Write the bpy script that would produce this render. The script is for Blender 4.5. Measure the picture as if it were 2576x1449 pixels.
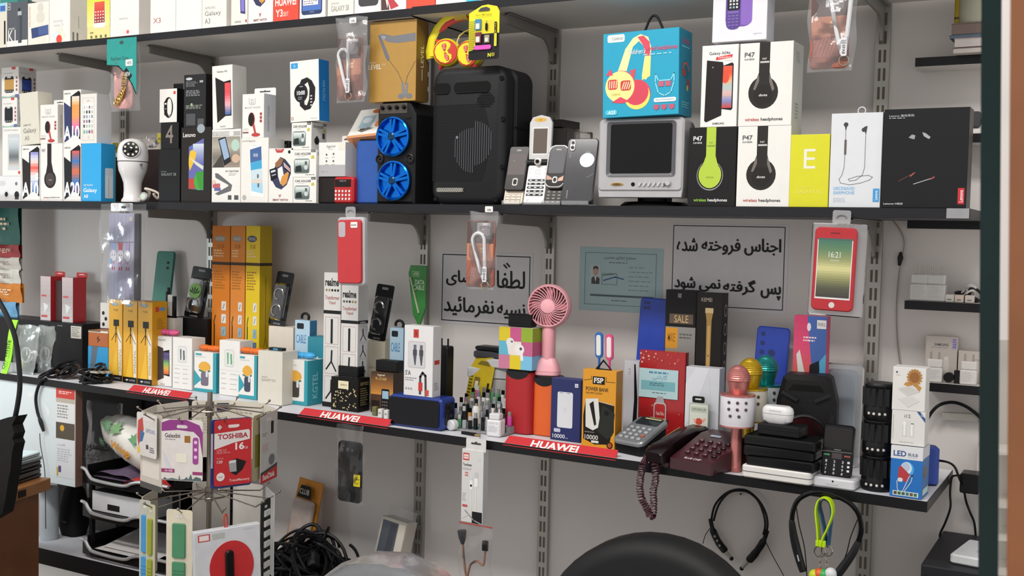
import bpy, math, random
from math import sin, cos, pi, radians
from mathutils import Vector, Matrix, Euler
random.seed(7)
SC = bpy.context.scene
for _o in list(bpy.data.objects):
 bpy.data.objects.remove(_o, do_unlink=True)
COL = SC.collection
# ------------------------------------------------------------------ camera
F_PX, IW, IH = 2780.7, 2576.0, 1449.0
YAW, PITCH, ROLL = radians(29.183), radians(-2.846), radians(1.274)
CAM = Vector((0.0, -2.13, 1.40))
_f = Vector((0, cos(PITCH), sin(PITCH)))
_r = Vector((1, 0, 0))
_u = _r.cross(_f)
_r2 = cos(ROLL) * _r + sin(ROLL) * _u
_u2 = -sin(ROLL) * _r + cos(ROLL) * _u
_Rz = Matrix.Rotation(YAW, 3, 'Z')
CR, CU, CF = _Rz @ _r2, _Rz @ _u2, _Rz @ _f
cam_data = bpy.data.cameras.new('camera')
cam_data.sensor_width = 36.0
cam_data.lens = F_PX / IW * 36.0
cam_data.clip_start = 0.02
cam_data.dof.use_dof = True
cam_data.dof.focus_distance = 2.45
cam_data.dof.aperture_fstop = 11.0
cam = bpy.data.objects.new('camera', cam_data)
COL.objects.link(cam)
_m = Matrix((CR, CU, -CF)).transposed().to_4x4()
_m.translation = CAM
cam.matrix_world = _m
SC.camera = cam
# ------------------------------------------------------------------ world, lamps, exposure
world = bpy.data.worlds.new('shop_air')
SC.world = world
world.use_nodes = True
_bg = world.node_tree.nodes['Background']
_bg.inputs[0].default_value = (1.0, 0.985, 0.97, 1)
_bg.inputs[1].default_value = 0.90
SC.view_settings.view_transform = 'Standard'
SC.view_settings.look = 'None'
SC.view_settings.gamma = 1.0
SC.view_settings.use_curve_mapping = False
SC.view_settings.exposure = 0.0
def area_lamp(x, y, z, sx, sy, power, colr):
 l = bpy.data.lights.new('shop_lamp', 'AREA')
 l.shape = 'RECTANGLE'; l.size = sx; l.size_y = sy
 l.energy = power; l.color = colr
 o = bpy.data.objects.new('shop_lamp', l)
 o.location = (x, y, z)
 COL.objects.link(o)
 return o
for (lx, ly) in ((-2.3, -2.4), (-0.3, -2.4)):  # pair of ceiling tubes in front of the shelves
 _l = area_lamp(lx, ly, 3.75, 1.5, 0.35, 60, (1.0, 0.96, 0.91))
 _l.rotation_euler = (radians(35), 0, 0)
_l = area_lamp(-3.05, -0.62, 1.28, 0.16, 0.10, 3.2, (0.80, 0.95, 1.0))   # unseen desk lamp of the flexible arm, added for the panel's bluish light
_l.rotation_euler = (radians(48), radians(10), 0)
# ------------------------------------------------------------------ helpers: projection
Z1, Z2, Z3, Z4 = 1.912, 1.462, 0.937, 0.458
WALL = 0.30
def at(px, py, Y):
 d = CR * ((px - IW / 2) / F_PX) - CU * ((py - IH / 2) / F_PX) + CF
 return CAM + d * ((Y - CAM.y) / d.y)
def atz(px, Y, z):
 """X of the point at depth Y and height z that stands in image column px"""
 k = (px - IW / 2) / F_PX
 v = CR - CF * k
 return CAM.x - (v.y * (Y - CAM.y) + v.z * (z - CAM.z)) / v.x
def zat(py, X, Y):
 k = -(py - IH / 2) / F_PX
 v = CU - CF * k
 return CAM.z - (v.x * (X - CAM.x) + v.y * (Y - CAM.y)) / v.z
# ------------------------------------------------------------------ helpers: materials
def lin(h):
 h = h.lstrip('#')
 out = []
 for i in (0, 2, 4):
  c = int(h[i:i + 2], 16) / 255.0
  out.append(c / 12.92 if c <= 0.04045 else ((c + 0.055) / 1.055) ** 2.4)
 return out
_mats = {}
def mat(h, rough=0.5, metal=0.0, var=0.05, scale=40.0, bump=0.0, alpha=1.0, coat=0.0, trans=0.0, ior=1.45, emit=0.0, flake=False):
 key = (h, rough, metal, var, scale, bump, alpha, coat, trans, ior, emit, flake)
 if key in _mats:
  return _mats[key]
 m = bpy.data.materials.new('surface_' + h.lstrip('#'))
 m.use_nodes = True
 nt = m.node_tree
 b = nt.nodes['Principled BSDF']
 c = lin(h) + [1]
 if max(c[:3]) < .04:
  c = [q * .55 for q in c[:3]] + [1]
  b.inputs['Specular IOR Level'].default_value = .28
 elif min(c[:3]) > .6: c = [q * .82 for q in c[:3]] + [1]
 b.inputs['Base Color'].default_value = c
 b.inputs['Roughness'].default_value = rough
 b.inputs['Metallic'].default_value = metal
 b.inputs['IOR'].default_value = ior
 b.inputs['Alpha'].default_value = alpha
 b.inputs['Coat Weight'].default_value = coat
 b.inputs['Transmission Weight'].default_value = trans
 if emit:
  b.inputs['Emission Color'].default_value = c
  b.inputs['Emission Strength'].default_value = emit
 if var or bump:
  tc = nt.nodes.new('ShaderNodeTexCoord')
  nz = nt.nodes.new('ShaderNodeTexNoise')
  nz.inputs['Scale'].default_value = scale
  nz.inputs['Detail'].default_value = 3.0
  nt.links.new(tc.outputs['Object'], nz.inputs['Vector'])
  if var:
   mr = nt.nodes.new('ShaderNodeMapRange')
   mr.inputs['From Min'].default_value = 0.3
   mr.inputs['From Max'].default_value = 0.7
   mr.inputs['To Min'].default_value = 1.0 - var
   mr.inputs['To Max'].default_value = 1.0 + var
   nt.links.new(nz.outputs['Fac'], mr.inputs['Value'])
   mx = nt.nodes.new('ShaderNodeVectorMath')
   mx.operation = 'SCALE'
   mx.inputs[0].default_value = c[:3]
   nt.links.new(mr.outputs['Result'], mx.inputs['Scale'])
   nt.links.new(mx.outputs['Vector'], b.inputs['Base Color'])
  if bump:
   bp = nt.nodes.new('ShaderNodeBump')
   bp.inputs['Strength'].default_value = bump
   bp.inputs['Distance'].default_value = 0.002
   nt.links.new(nz.outputs['Fac'], bp.inputs['Height'])
   nt.links.new(bp.outputs['Normal'], b.inputs['Normal'])
 _mats[key] = m
 return m
def ink(h):
 return mat(h, 0.45, 0, 0.0)
def film(alpha=0.16, h='e8eaec', rough=0.12, crinkle=.6):
 """clear or tinted wrapping film: mostly see-through, with a crinkled sheen"""
 key = ('film', alpha, h, rough, crinkle)
 if key in _mats: return _mats[key]
 m = bpy.data.materials.new('clear_film'); m.use_nodes = True
 nt = m.node_tree; out = nt.nodes['Material Output']; nt.nodes.remove(nt.nodes['Principled BSDF'])
 tr = nt.nodes.new('ShaderNodeBsdfTransparent'); tr.inputs[0].default_value = (.97, .97, .975, 1)
 gl = nt.nodes.new('ShaderNodeBsdfGlossy'); gl.inputs['Roughness'].default_value = rough; gl.inputs[0].default_value = (1, 1, 1, 1)
 df = nt.nodes.new('ShaderNodeBsdfDiffuse'); df.inputs[0].default_value = lin(h) + [1]
 fr = nt.nodes.new('ShaderNodeFresnel'); fr.inputs[0].default_value = 1.38
 tc = nt.nodes.new('ShaderNodeTexCoord'); nz = nt.nodes.new('ShaderNodeTexNoise'); nz.inputs['Scale'].default_value = 45; nz.inputs['Detail'].default_value = 4
 bp = nt.nodes.new('ShaderNodeBump'); bp.inputs['Strength'].default_value = crinkle; bp.inputs['Distance'].default_value = .004
 m1 = nt.nodes.new('ShaderNodeMixShader'); m1.inputs[0].default_value = alpha * .45
 m2 = nt.nodes.new('ShaderNodeMixShader')
 L = nt.links.new
 L(tc.outputs['Object'], nz.inputs['Vector']); L(nz.outputs['Fac'], bp.inputs['Height']); L(bp.outputs['Normal'], gl.inputs['Normal']); L(bp.outputs['Normal'], fr.inputs['Normal'])
 L(tr.outputs[0], m1.inputs[1]); L(df.outputs[0], m1.inputs[2]); L(fr.outputs[0], m2.inputs[0]); L(m1.outputs[0], m2.inputs[1]); L(gl.outputs[0], m2.inputs[2]); L(m2.outputs[0], out.inputs[0])
 _mats[key] = m
 return m
# ------------------------------------------------------------------ helpers: mesh building
def rr(w, h, r, seg=4, cx=0.0, cy=0.0):
 r = max(min(r, w / 2 - 1e-5, h / 2 - 1e-5), 1e-5)
 pts = []
 for (sx, sy, a0) in ((1, 1, 0), (-1, 1, 90), (-1, -1, 180), (1, -1, 270)):
  for i in range(seg + 1):
   a = radians(a0 + 90.0 * i / seg)
   pts.append((cx + sx * (w / 2 - r) + r * cos(a), cy + sy * (h / 2 - r) + r * sin(a)))
 return pts
def circ(rx, ry=None, n=24, cx=0.0, cy=0.0):
 ry = rx if ry is None else ry
 return [(cx + rx * cos(2 * pi * i / n), cy + ry * sin(2 * pi * i / n)) for i in range(n)]
def inset(pts, d):
 if abs(d) < 1e-9:
  return list(pts)
 n = len(pts)
 out = []
 for i in range(n):
  p0, p1, p2 = pts[i - 1], pts[i], pts[(i + 1) % n]
  e1 = (p1[0] - p0[0], p1[1] - p0[1]); e2 = (p2[0] - p1[0], p2[1] - p1[1])
  l1 = math.hypot(*e1) or 1e-9; l2 = math.hypot(*e2) or 1e-9
  n1 = (-e1[1] / l1, e1[0] / l1); n2 = (-e2[1] / l2, e2[0] / l2)
  k = 1 + n1[0] * n2[0] + n1[1] * n2[1]
  k = max(k, 0.35)
  out.append((p1[0] + d * (n1[0] + n2[0]) / k, p1[1] + d * (n1[1] + n2[1]) / k))
 return out
def frame_front(y=0.0):      # outline in x,z ; extrusion goes into +y
 return (Vector((0, y, 0)), Vector((1, 0, 0)), Vector((0, 0, 1)), Vector((0, 1, 0)))
def frame_top(z=0.0):        # outline in x,y ; extrusion goes up
 return (Vector((0, 0, z)), Vector((1, 0, 0)), Vector((0, 1, 0)), Vector((0, 0, 1)))
def frame_side(x=0.0):       # outline in y,z ; extrusion goes +x
 return (Vector((x, 0, 0)), Vector((0, 1, 0)), Vector((0, 0, 1)), Vector((1, 0, 0)))
def xf(mtx, fr):
 q = mtx.to_3x3()
 return (mtx @ fr[0], q @ fr[1], q @ fr[2], q @ fr[3])
class MB:
 def __init__(s):
  s.v = []; s.f = []; s.mi = []
 def _add(s, vs, fs, m=0):
  o = len(s.v)
  s.v.extend([tuple(p) for p in vs])
  for f in fs:
   s.f.append([i + o for i in f]); s.mi.append(m)
  return s
 def rings(s, rings, m=0, cap0=True, cap1=True, closed=True):
  n = len(rings[0]); vs = []; fs = []
  for r in rings:
   vs.extend(r)
  for k in range(len(rings) - 1):
   for i in range(n if closed else n - 1):
    j = (i + 1) % n
    fs.append((k * n + i, k * n + j, (k + 1) * n + j, (k + 1) * n + i))
  if cap0: fs.append(tuple(reversed(range(n))))
  if cap1: fs.append(tuple(range((len(rings) - 1) * n, len(rings) * n)))
  return s._add(vs, fs, m)
 def ext(s, pts, fr, d, ch=0.0, ch2=None, m=0, cap0=True, cap1=True):
  o, A, B, N = fr
  ch2 = ch if ch2 is None else ch2
  lv = []
  if ch > 0: lv += [(ch, 0), (0, ch)]
  else: lv += [(0, 0)]
  if ch2 > 0: lv += [(0, d - ch2), (ch2, d)]
  else: lv += [(0, d)]
  R = []
  for (i, t) in lv:
   R.append([o + A * p[0] + B * p[1] + N * t for p in inset(pts, i)])
  return s.rings(R, m, cap0, cap1)
 def box(s, x0, y0, z0, x1, y1, z1, ch=0.0, m=0):
  pts = [(x0, z0), (x1, z0), (x1, z1), (x0, z1)]
  return s.ext(pts, frame_front(y0), y1 - y0, ch, m=m)
 def bar(s, p, q, w, h=None, up=(0, 0, 1), m=0):
  p, q = Vector(p), Vector(q)
  h = w if h is None else h
  d = (q - p)
  L = d.length or 1e-6
  d = d / L
  a = d.cross(Vector(up))
  if a.length < 1e-4: a = d.cross(Vector((0, 1, 0)))
  a.normalize(); b = a.cross(d)
  R = []
  for t in (p, q):
   R.append([t + a * (w / 2 * i) + b * (h / 2 * j) for i, j in ((-1, -1), (1, -1), (1, 1), (-1, 1))])
  return s.rings(R, m)
 def tube(s, path, r, n=8, m=0, closed=False, flat=1.0, up=None):
  P = [Vector(p) for p in path]
  K = len(P)
  rad = r if isinstance(r, (list, tuple)) else [r] * K
  R = []; prev = None
  for i in range(K):
   if closed: t = P[(i + 1) % K] - P[i - 1]
   else: t = P[min(i + 1, K - 1)] - P[max(i - 1, 0)]
   if t.length < 1e-9: t = Vector((0, 0, 1))
   t.normalize()
   if up is not None:
    a = Vector(up).cross(t)
    if a.length < 1e-4: a = prev if prev else Vector((1, 0, 0))
   elif prev is None:
    a = t.orthogonal()
   else:
    a = prev - t * prev.dot(t)
   a.normalize(); prev = a
   b = t.cross(a)
   R.append([P[i] + (a * cos(2 * pi * k / n) + b * flat * sin(2 * pi * k / n)) * rad[i] for k in range(n)])
  if closed:
   R.append(R[0])
   return s.rings(R, m, False, False)
  return s.rings(R, m)
 def lathe(s, prof, o=(0, 0, 0), ax=(0, 0, 1), n=24, m=0, sx=1.0, sy=1.0):
  ax = Vector(ax).normalized(); o = Vector(o)
  a = Vector((1, 0, 0)) if abs(ax.x) < 0.9 else Vector((0, 1, 0))
  a = (a - ax * a.dot(ax)).normalized(); b = ax.cross(a)
  R = []
  for (r, t) in prof:
   r = max(r, 1e-5)
   R.append([o + ax * t + (a * sx * cos(2 * pi * k / n) + b * sy * sin(2 * pi * k / n)) * r for k in range(n)])
  return s.rings(R, m)
 def ball(s, o, rx, ry=None, rz=None, n=14, k=8, m=0):
  ry = rx if ry is None else ry; rz = rx if rz is None else rz
  o = Vector(o); R = []
  for j in range(k + 1):
   t = -pi / 2 + pi * j / k
   c = max(cos(t), 1e-4)
   R.append([o + Vector((rx * c * cos(2 * pi * i / n), ry * c * sin(2 * pi * i / n), rz * sin(t))) for i in range(n)])
  return s.rings(R, m)
 def sheet(s, fn, nu, nv, m=0):
  vs = [fn(i / nu, j / nv) for j in range(nv + 1) for i in range(nu + 1)]
  w = nu + 1
  fs = [(j * w + i, j * w + i + 1, (j + 1) * w + i + 1, (j + 1) * w + i) for j in range(nv) for i in range(nu)]
  return s._add(vs, fs, m)
 def build(s, name, mats, parent=None, smooth=0.6, mtx=None):
  me = bpy.data.meshes.new(name)
  vs = s.v if mtx is None else [tuple(mtx @ Vector(p)) for p in s.v]
  me.from_pydata(vs, [], s.f)
  mats = mats if isinstance(mats, (list, tuple)) else [mats]
  for q in mats:
   me.materials.append(q)
  if len(mats) > 1:
   me.polygons.foreach_set('material_index', s.mi)
  if smooth:
   me.polygons.foreach_set('use_smooth', [True] * len(me.polygons))
   me.set_sharp_from_angle(angle=smooth)
  me.update()
  o = bpy.data.objects.new(name, me)
  COL.objects.link(o)
  if parent is not None:
   o.parent = parent
  return o
def tag(o, label=None, cat=None, group=None, kind=None):
 if label: o['label'] = label
 if cat: o['category'] = cat
 if group: o['group'] = group
 if kind: o['kind'] = kind
 return o
def thing(name, label, cat, loc=(0, 0, 0), rot=(0, 0, 0), group=None):
 o = bpy.data.objects.new(name, None)
 o.empty_display_size = 0.02
 COL.objects.link(o)
 o.location = loc
 o.rotation_euler = rot if isinstance(rot, (tuple, list, Euler)) else (0, 0, rot)
 return tag(o, label, cat, group)
def clone(root, loc, rot=None, label=None):
 def cp(o, par):
  c = o.copy(); COL.objects.link(c); c.parent = par
  for ch in list(o.children): cp(ch, c)
  return c
 c = cp(root, None)
 c.location = loc
 if rot is not None: c.rotation_euler = rot
 if label: c['label'] = label
 return c
# ------------------------------------------------------------------ helpers: flat print (design and lettering)
FACES = []
class Face:
 """flat printed face: u to the right 0-100, v downwards 0-100; thin layers of ink"""
 def __init__(s, owner, o, A, B, N):
  s.owner, s.o, s.A, s.B, s.N = owner, Vector(o), Vector(A), Vector(B), Vector(N)
  s.shapes = []; s.texts = []; s.k = 0
  s.asp = s.B.length / max(s.A.length, 1e-6)
  FACES.append(s)
 def P(s, u, v, k):
  return s.o + s.A * (u / 100) + s.B * (1 - v / 100) + s.N * (0.0002 + 0.00003 * k)
 def poly(s, pts, c):
  s.k += 1
  s.shapes.append(([s.P(u, v, s.k) for u, v in pts], c)); return s
 def rect(s, u0, v0, u1, v1, c, r=0):
  if r:
   w = s.A.length; h = s.B.length
   pts = rr((u1 - u0) / 100 * w, (v1 - v0) / 100 * h, r, 3)
   cu, cv = (u0 + u1) / 2, (v0 + v1) / 2
   return s.poly([(cu + p[0] / w * 100, cv - p[1] / h * 100) for p in pts], c)
  return s.poly([(u0, v1), (u1, v1), (u1, v0), (u0, v0)], c)
 def ell(s, u, v, ru, c, rv=None, n=24):
  rv = ru / s.asp if rv is None else rv
  return s.poly([(u + ru * cos(2 * pi * i / n), v + rv * sin(2 * pi * i / n)) for i in range(n)], c)
 def line(s, pts, w, c):
  s.k += 1
  a = s.asp
  for (p, q) in zip(pts[:-1], pts[1:]):
   dx, dy = q[0] - p[0], (q[1] - p[1]) * a
   L = math.hypot(dx, dy) or 1e-6
   nx, ny = -dy / L * w / 2, dx / L * w / 2
   ex, ey = dx / L * w * .3, dy / L * w * .3
   s.shapes.append(([s.P(p[0] + nx - ex, p[1] + (ny - ey) / a, s.k), s.P(q[0] + nx + ex, q[1] + (ny + ey) / a, s.k),
                              s.P(q[0] - nx + ex, q[1] + (-ny + ey) / a, s.k), s.P(p[0] - nx - ex, p[1] - (ny + ey) / a, s.k)], c))
  return s
 def box(s, u0, v0, u1, v1, w, c):
  return s.line([(u0, v0), (u1, v0), (u1, v1), (u0, v1), (u0, v0)], w, c)
 def grad(s, u0, v0, u1, v1, cols, n=8, horiz=False):
  s.k += 1; n *= 2
  cl = [tuple(int(c[i:i + 2], 16) for i in (0, 2, 4)) for c in cols]
  for i in range(n):
   t = (i + .5) / n * (len(cl) - 1); a = min(int(t), len(cl) - 2); t -= a
   c = '%02x%02x%02x' % tuple(int(cl[a][q] * (1 - t) + cl[a + 1][q] * t) for q in range(3))
   if horiz:
    p, q = u0 + (u1 - u0) * i / n, u0 + (u1 - u0) * (i + 1) / n
    pts = [(p, v1), (q, v1), (q, v0), (p, v0)]
   else:
    p, q = v0 + (v1 - v0) * i / n, v0 + (v1 - v0) * (i + 1) / n
    pts = [(u0, q), (u1, q), (u1, p), (u0, p)]
   s.shapes.append(([s.P(u, v, s.k) for u, v in pts], c))
  return s
 def text(s, t, u0, v0, u1, v1, c, bold=0.0, turn=0, slant=0.0):
  s.k += 1
  s.texts.append((t, u0, v0, u1, v1, c, bold, turn, slant, s.k)); return s
 def ptext(s, t, u0, v0, u1, v1, c, k=.42):
  """heavy brush-like lettering: the same strokes struck several times"""
  for du, dv in ((0, 0), (k, 0), (-k, 0), (0, k * .8), (0, -k * .8), (k * .7, k * .6), (-k * .7, -k * .6)):
   s.text(t, u0 + du, v0 + dv, u1 + du, v1 + dv, c, 0.0)
  return s
 def fuzz(s, u0, v0, u1, v1, rows, c, fill=.8):
  """small print too fine to read: broken rules of ink"""
  s.k += 1
  h = (v1 - v0) / rows
  for r in range(rows):
   u = u0
   end = u1 - random.random() * (u1 - u0) * .35
   while u < end:
    w = (u1 - u0) * random.uniform(.08, .24)
    v = v0 + r * h
    e = min(u + w, end)
    s.shapes.append(([s.P(a, b, s.k) for a, b in ((u, v + h * .5), (e, v + h * .5), (e, v), (u, v))], c))
    u += w + (u1 - u0) * .05
  return s
def finish_prints():
 keys = {}
 for f in FACES:
  for t in f.texts:
   keys[(t[0], t[6])] = None
 tmp = []
 for (s, b) in keys:
  cu = bpy.data.curves.new('t', 'FONT')
  cu.body = s; cu.size = 1.0; cu.resolution_u = 3; cu.offset = b; cu.fill_mode = 'FRONT'
  o = bpy.data.objects.new('t', cu)
  COL.objects.link(o); tmp.append((s, b, o))
 dg = bpy.context.evaluated_depsgraph_get()
 for s, b, o in tmp:
  me = bpy.data.meshes.new_from_object(o.evaluated_get(dg))
  vs = [tuple(v.co) for v in me.vertices]
  fs = [tuple(p.vertices) for p in me.polygons]
  bpy.data.meshes.remove(me)
  if not vs: continue
  x0 = min(v[0] for v in vs); x1 = max(v[0] for v in vs); y0 = min(v[1] for v in vs); y1 = max(v[1] for v in vs)
  keys[(s, b)] = ([((v[0] - x0) / (x1 - x0 + 1e-9), (v[1] - y0) / (y1 - y0 + 1e-9)) for v in vs], fs)
 for s, b, o in tmp:
  cu = o.data
  bpy.data.objects.remove(o, do_unlink=True); bpy.data.curves.remove(cu)
 for f in FACES:
  par = f.owner
  bx = []
  for pts, c in f.shapes:
   lo = [min(p[i] for p in pts) for i in range(3)]; hi = [max(p[i] for p in pts) for i in range(3)]
   bx.append((lo, hi, max(hi[i] - lo[i] for i in range(3))))
  left = set(range(len(bx)))
  while left:
   todo = [left.pop()]; grp = list(todo)
   while todo:
    a = bx[todo.pop()]
    for j in list(left):
     b = bx[j]
     gap = math.sqrt(sum(max(0, a[0][i] - b[1][i], b[0][i] - a[1][i]) ** 2 for i in range(3)))
     if gap <= max(.018, .45 * max(a[2], b[2])):
      left.discard(j); todo.append(j); grp.append(j)
   mb = MB(); ms = []; idx = {}
   for j in sorted(grp):
    pts, c = f.shapes[j]
    if c not in idx:
     idx[c] = len(ms); ms.append(ink(c))
    mb._add(pts, [tuple(range(len(pts)))], idx[c])
   mb.build('printed_design', ms, par, smooth=0)
  for (t, u0, v0, u1, v1, c, bold, turn, sl, k) in f.texts:
   g = keys.get((t, bold))
   if not g: continue
   out = []
   for (x, y) in g[0]:
    if turn == 90: a, b = u0 + (1 - y) * (u1 - u0), v1 - x * (v1 - v0)
    elif turn == -90: a, b = u0 + y * (u1 - u0), v0 + x * (v1 - v0)
    else: a, b = u0 + x * (u1 - u0) + sl * y, v1 - y * (v1 - v0)
    out.append(f.P(a, b, k))
   mb = MB(); mb._add(out, g[1]); mb.build('lettering', ink(c), par, smooth=0)
# ------------------------------------------------------------------ helper: a printed carton
class Carton:
 pass
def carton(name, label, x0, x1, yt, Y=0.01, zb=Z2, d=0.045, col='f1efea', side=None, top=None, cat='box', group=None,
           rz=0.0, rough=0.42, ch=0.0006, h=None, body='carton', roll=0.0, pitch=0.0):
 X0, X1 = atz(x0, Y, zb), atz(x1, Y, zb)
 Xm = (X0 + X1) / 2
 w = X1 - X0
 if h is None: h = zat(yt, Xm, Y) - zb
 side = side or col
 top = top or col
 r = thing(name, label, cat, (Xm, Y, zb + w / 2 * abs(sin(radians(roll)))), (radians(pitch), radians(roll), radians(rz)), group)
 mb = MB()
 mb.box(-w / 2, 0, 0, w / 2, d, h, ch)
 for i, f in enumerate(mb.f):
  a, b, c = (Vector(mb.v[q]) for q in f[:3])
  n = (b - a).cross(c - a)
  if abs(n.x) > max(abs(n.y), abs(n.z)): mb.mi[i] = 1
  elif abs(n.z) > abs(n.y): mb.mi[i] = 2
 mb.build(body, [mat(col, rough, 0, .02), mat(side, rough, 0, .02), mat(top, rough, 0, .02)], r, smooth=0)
 b = Carton()
 b.o = r; b.w = w; b.h = h; b.d = d; b.zt = zb + h + 0.0004; b.X = Xm; b.Y = Y; b.zb = zb; b.X0 = X0; b.X1 = X1
 b.F = Face(r, (-w / 2, 0, 0), (w, 0, 0), (0, 0, h), (0, -1, 0))
 b.S = Face(r, (w / 2, 0, 0), (0, d, 0), (0, 0, h), (1, 0, 0))
 b.T = Face(r, (-w / 2, 0, h), (w, 0, 0), (0, d, 0), (0, 0, 1))
 return b
def hang_tab(b, u0, u1, hz, col='f1efea', y=None, slot='3a3a3a'):
 """card tab with a euro slot standing up from the back edge of a carton"""
 y = b.d - 0.0008 if y is None else y
 xa, xb = -b.w / 2 + b.w * u0 / 100, -b.w / 2 + b.w * u1 / 100
 mb = MB()
 mb.ext(rr(xb - xa, hz + .004, .004, 3, (xa + xb) / 2, b.h + hz / 2 - .002), frame_front(y), 0.0006)
 o = mb.build('hanging_tab', mat(col, .45), b.o, smooth=0)
 w = (xb - xa)
 mb = MB(); cx, cz = (xa + xb) / 2, b.h + hz * .55
 mb.ext(rr(w * .5, hz * .16, hz * .07, 3, cx, cz), frame_front(y - .0003), .0003)
 mb.ext(circ(hz * .13, None, 10, cx, cz + hz * .06), frame_front(y - .0004), .0004)
 mb.build('euro_slot', mat(slot, .8), o, smooth=0)
def slab(name, w, h, d, r, mt, par, ch=.0015, cx=0.0, z0=0.0, y=0.0, seg=5):
 mb = MB()
 mb.ext(rr(w, h, r, seg, cx, z0 + h / 2), frame_front(y), d, ch)
 return mb.build(name, mt, par)
WHITE = 'f1efea'
# ================================================================== setting
def struct(o):
 o['kind'] = 'structure'
 return o
mb = MB(); mb.box(-4.6, WALL, 0, 0.9, WALL + .1, 3.1)
struct(mb.build('wall_back', mat('cbc5c1', .6, 0, .03, 3.0, .02), None, 0))
mb = MB(); mb.box(-4.6, -3.2, -.1, 0.9, WALL, 0)
struct(mb.build('floor', mat('8d8880', .5, 0, .1, 6.0), None, 0))
EDGE = mat('26262b', .5, 0, .06, 30)
BOARD = mat('e6e3de', .5, 0, .02, 12)
GREYM = mat('8b8782', .45, .35, .05, 20)
STEEL = mat('a5a29c', .38, .55, .05, 20)
def shelf_board(label, xa, xb, y0, ztop, top_m=BOARD, th=.018, edge=EDGE, y1=WALL - .014):
 r = thing('wall_shelf', label, 'shelf', ((xa + xb) / 2, y0, ztop))
 w = xb - xa
 mb = MB(); mb.box(-w / 2, .0015, -th, w / 2 - .0012, y1 - y0, 0)
 mb.build('board', top_m, r, 0)
 mb = MB(); mb.box(-w / 2, 0, -th - .0004, w / 2, .0015, .0004, .0004)
 mb.build('front_edge_band', edge, r, 0)
 mb = MB(); mb.box(w / 2 - .0012, .0016, -th - .0004, w / 2, y1 - y0, .0004)
 mb.build('end_edge_band', edge, r, 0)
 return r
def zs3(X):
 return .9326 + (-.300 - X) * .00907
XS = atz(1037, 0, Z1 - .01)
XL, XR = -3.5, atz(2441, 0, Z2)
shelf_board('dark-edged top wall shelf carrying the row of phone boxes, left length', XL, XS - .001, 0, Z1)
shelf_board('dark-edged top wall shelf above the old television, right length', XS + .001, XR, -.004, Z1 + .002)
XS2 = atz(1041, 0, Z2)
shelf_board('dark-edged middle wall shelf carrying the bulb camera and watch boxes', XL, XS2 - .001, 0, Z2 - .0005, mat('4a4a4e', .5))
s2r = shelf_board('dark-edged middle wall shelf carrying the big loudspeaker and television', XS2 + .001, XR, -.004, Z2 - .0005, mat('4a4a4e', .5))
# grey tape on the end of the middle shelf
xa, xb = atz(2381, -.004, Z2 - .01), XR - .001
mb = MB(); mb.box(xa - s2r.location.x, -.0008, -.0175, xb - s2r.location.x, -.0001, .0005)
mb.build('grey_tape', mat('8b8a8e', .5), s2r, 0)
X3R = -.300
sh3 = shelf_board('long white-topped lower wall shelf with a black front edge', XL, X3R, -.04, .9326 + .00907 * (X3R - XL) / 2, mat('dedee4', .4, 0, .03, 8), th=.019, edge=mat('1c1b1e', .4))
sh3.rotation_euler = (0, math.atan(.00907), 0)
X4R = -.9
shelf_board('low white-topped shelf with a thick black front edge under the paper trays', -2.83, X4R, -.03, Z4, mat('d6d4da', .4, 0, .03, 8), th=.045, edge=mat('18171a', .4))
def upright(px, py, z0, z1, label):
 X = at(px, py, WALL - .012).x
 r = thing('slotted_upright', label, 'shelf upright', (X, WALL, z0))
 h = z1 - z0
 mb = MB()
 mb.box(-.0145, -.012, 0, -.0115, 0, h); mb.box(.0115, -.012, 0, .0145, 0, h)
 mb.box(-.0115, -.0115, 0, .0115, -.0095, h)
 mb.build('channel', STEEL, r, 0)
 mb = MB(); z = .012
 while z < h - .03:
  mb.box(-.0075, -.0122, z, -.0025, -.0112, z + .026)
  mb.box(.0025, -.0122, z, .0075, -.0112, z + .026)
  z += .0385
 mb.build('slots', mat('5d524a', .7), r, 0)
 return X
UX = []
for (px, py, lb) in ((308, 320, 'slotted steel wall upright behind the pink phone case'),
                     (530, 560, 'slotted steel wall upright beside the orange selfie-stick boxes'),
                     (1064, 620, 'slotted steel wall upright left of the sign about credit sales'),
                     (1381, 620, 'slotted steel wall upright behind the pink hand fan'),
                     (2201, 620, 'slotted steel wall upright right of the red phone case')):
 UX.append(upright(px, py, .30, 2.6, lb))
def bracket(X, ztop, label, L=.235, hw=.075):
 r = thing('shelf_bracket', label, 'bracket', (X, WALL - .013, ztop), group='pressed steel shelf brackets')
 pts = [(-L, 0), (-L, -.022)]
 for i in range(9):
  a = pi / 2 * i / 8
  pts.append((-.062 + .045 * sin(a), -.026 - (hw - .026) * (1 - cos(a))))
 pts += [(-.008, -hw - .004), (0, -hw - .004), (0, 0)]
 mb = MB(); mb.ext(pts, frame_side(-.003), .006)
 mb.build('plate', GREYM, r, .3)
 mb = MB(); mb.box(-.0125, -L, -.0022, .0125, 0, 0); mb.build('top_flange', GREYM, r, 0)
for (i, nm) in enumerate(('behind the pink phone case', 'above the black boxes', None, 'above the loudspeaker', 'beside the hanging bag')):
 if nm: bracket(UX[i], Z1 - .0195, 'grey steel bracket under the top shelf ' + nm)
for (i, nm) in ((1, 'above the orange selfie-stick boxes'), (2, 'right of the red phone case'), (3, 'above the pink hand fan'), (4, 'near the red framed phone')):
 bracket(UX[i], Z2 - .0195, 'grey steel bracket under the middle shelf ' + nm)
for (i, nm) in ((1, 'above the memory card stand'), (2, 'above the hanging white cable box'), (3, 'left of the coiled phone cord'), (4, 'behind the neckband headphones')):
 bracket(UX[i], zs3(UX[i]) - .0205, 'grey steel bracket under the lower shelf ' + nm, .2, .06)
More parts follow.
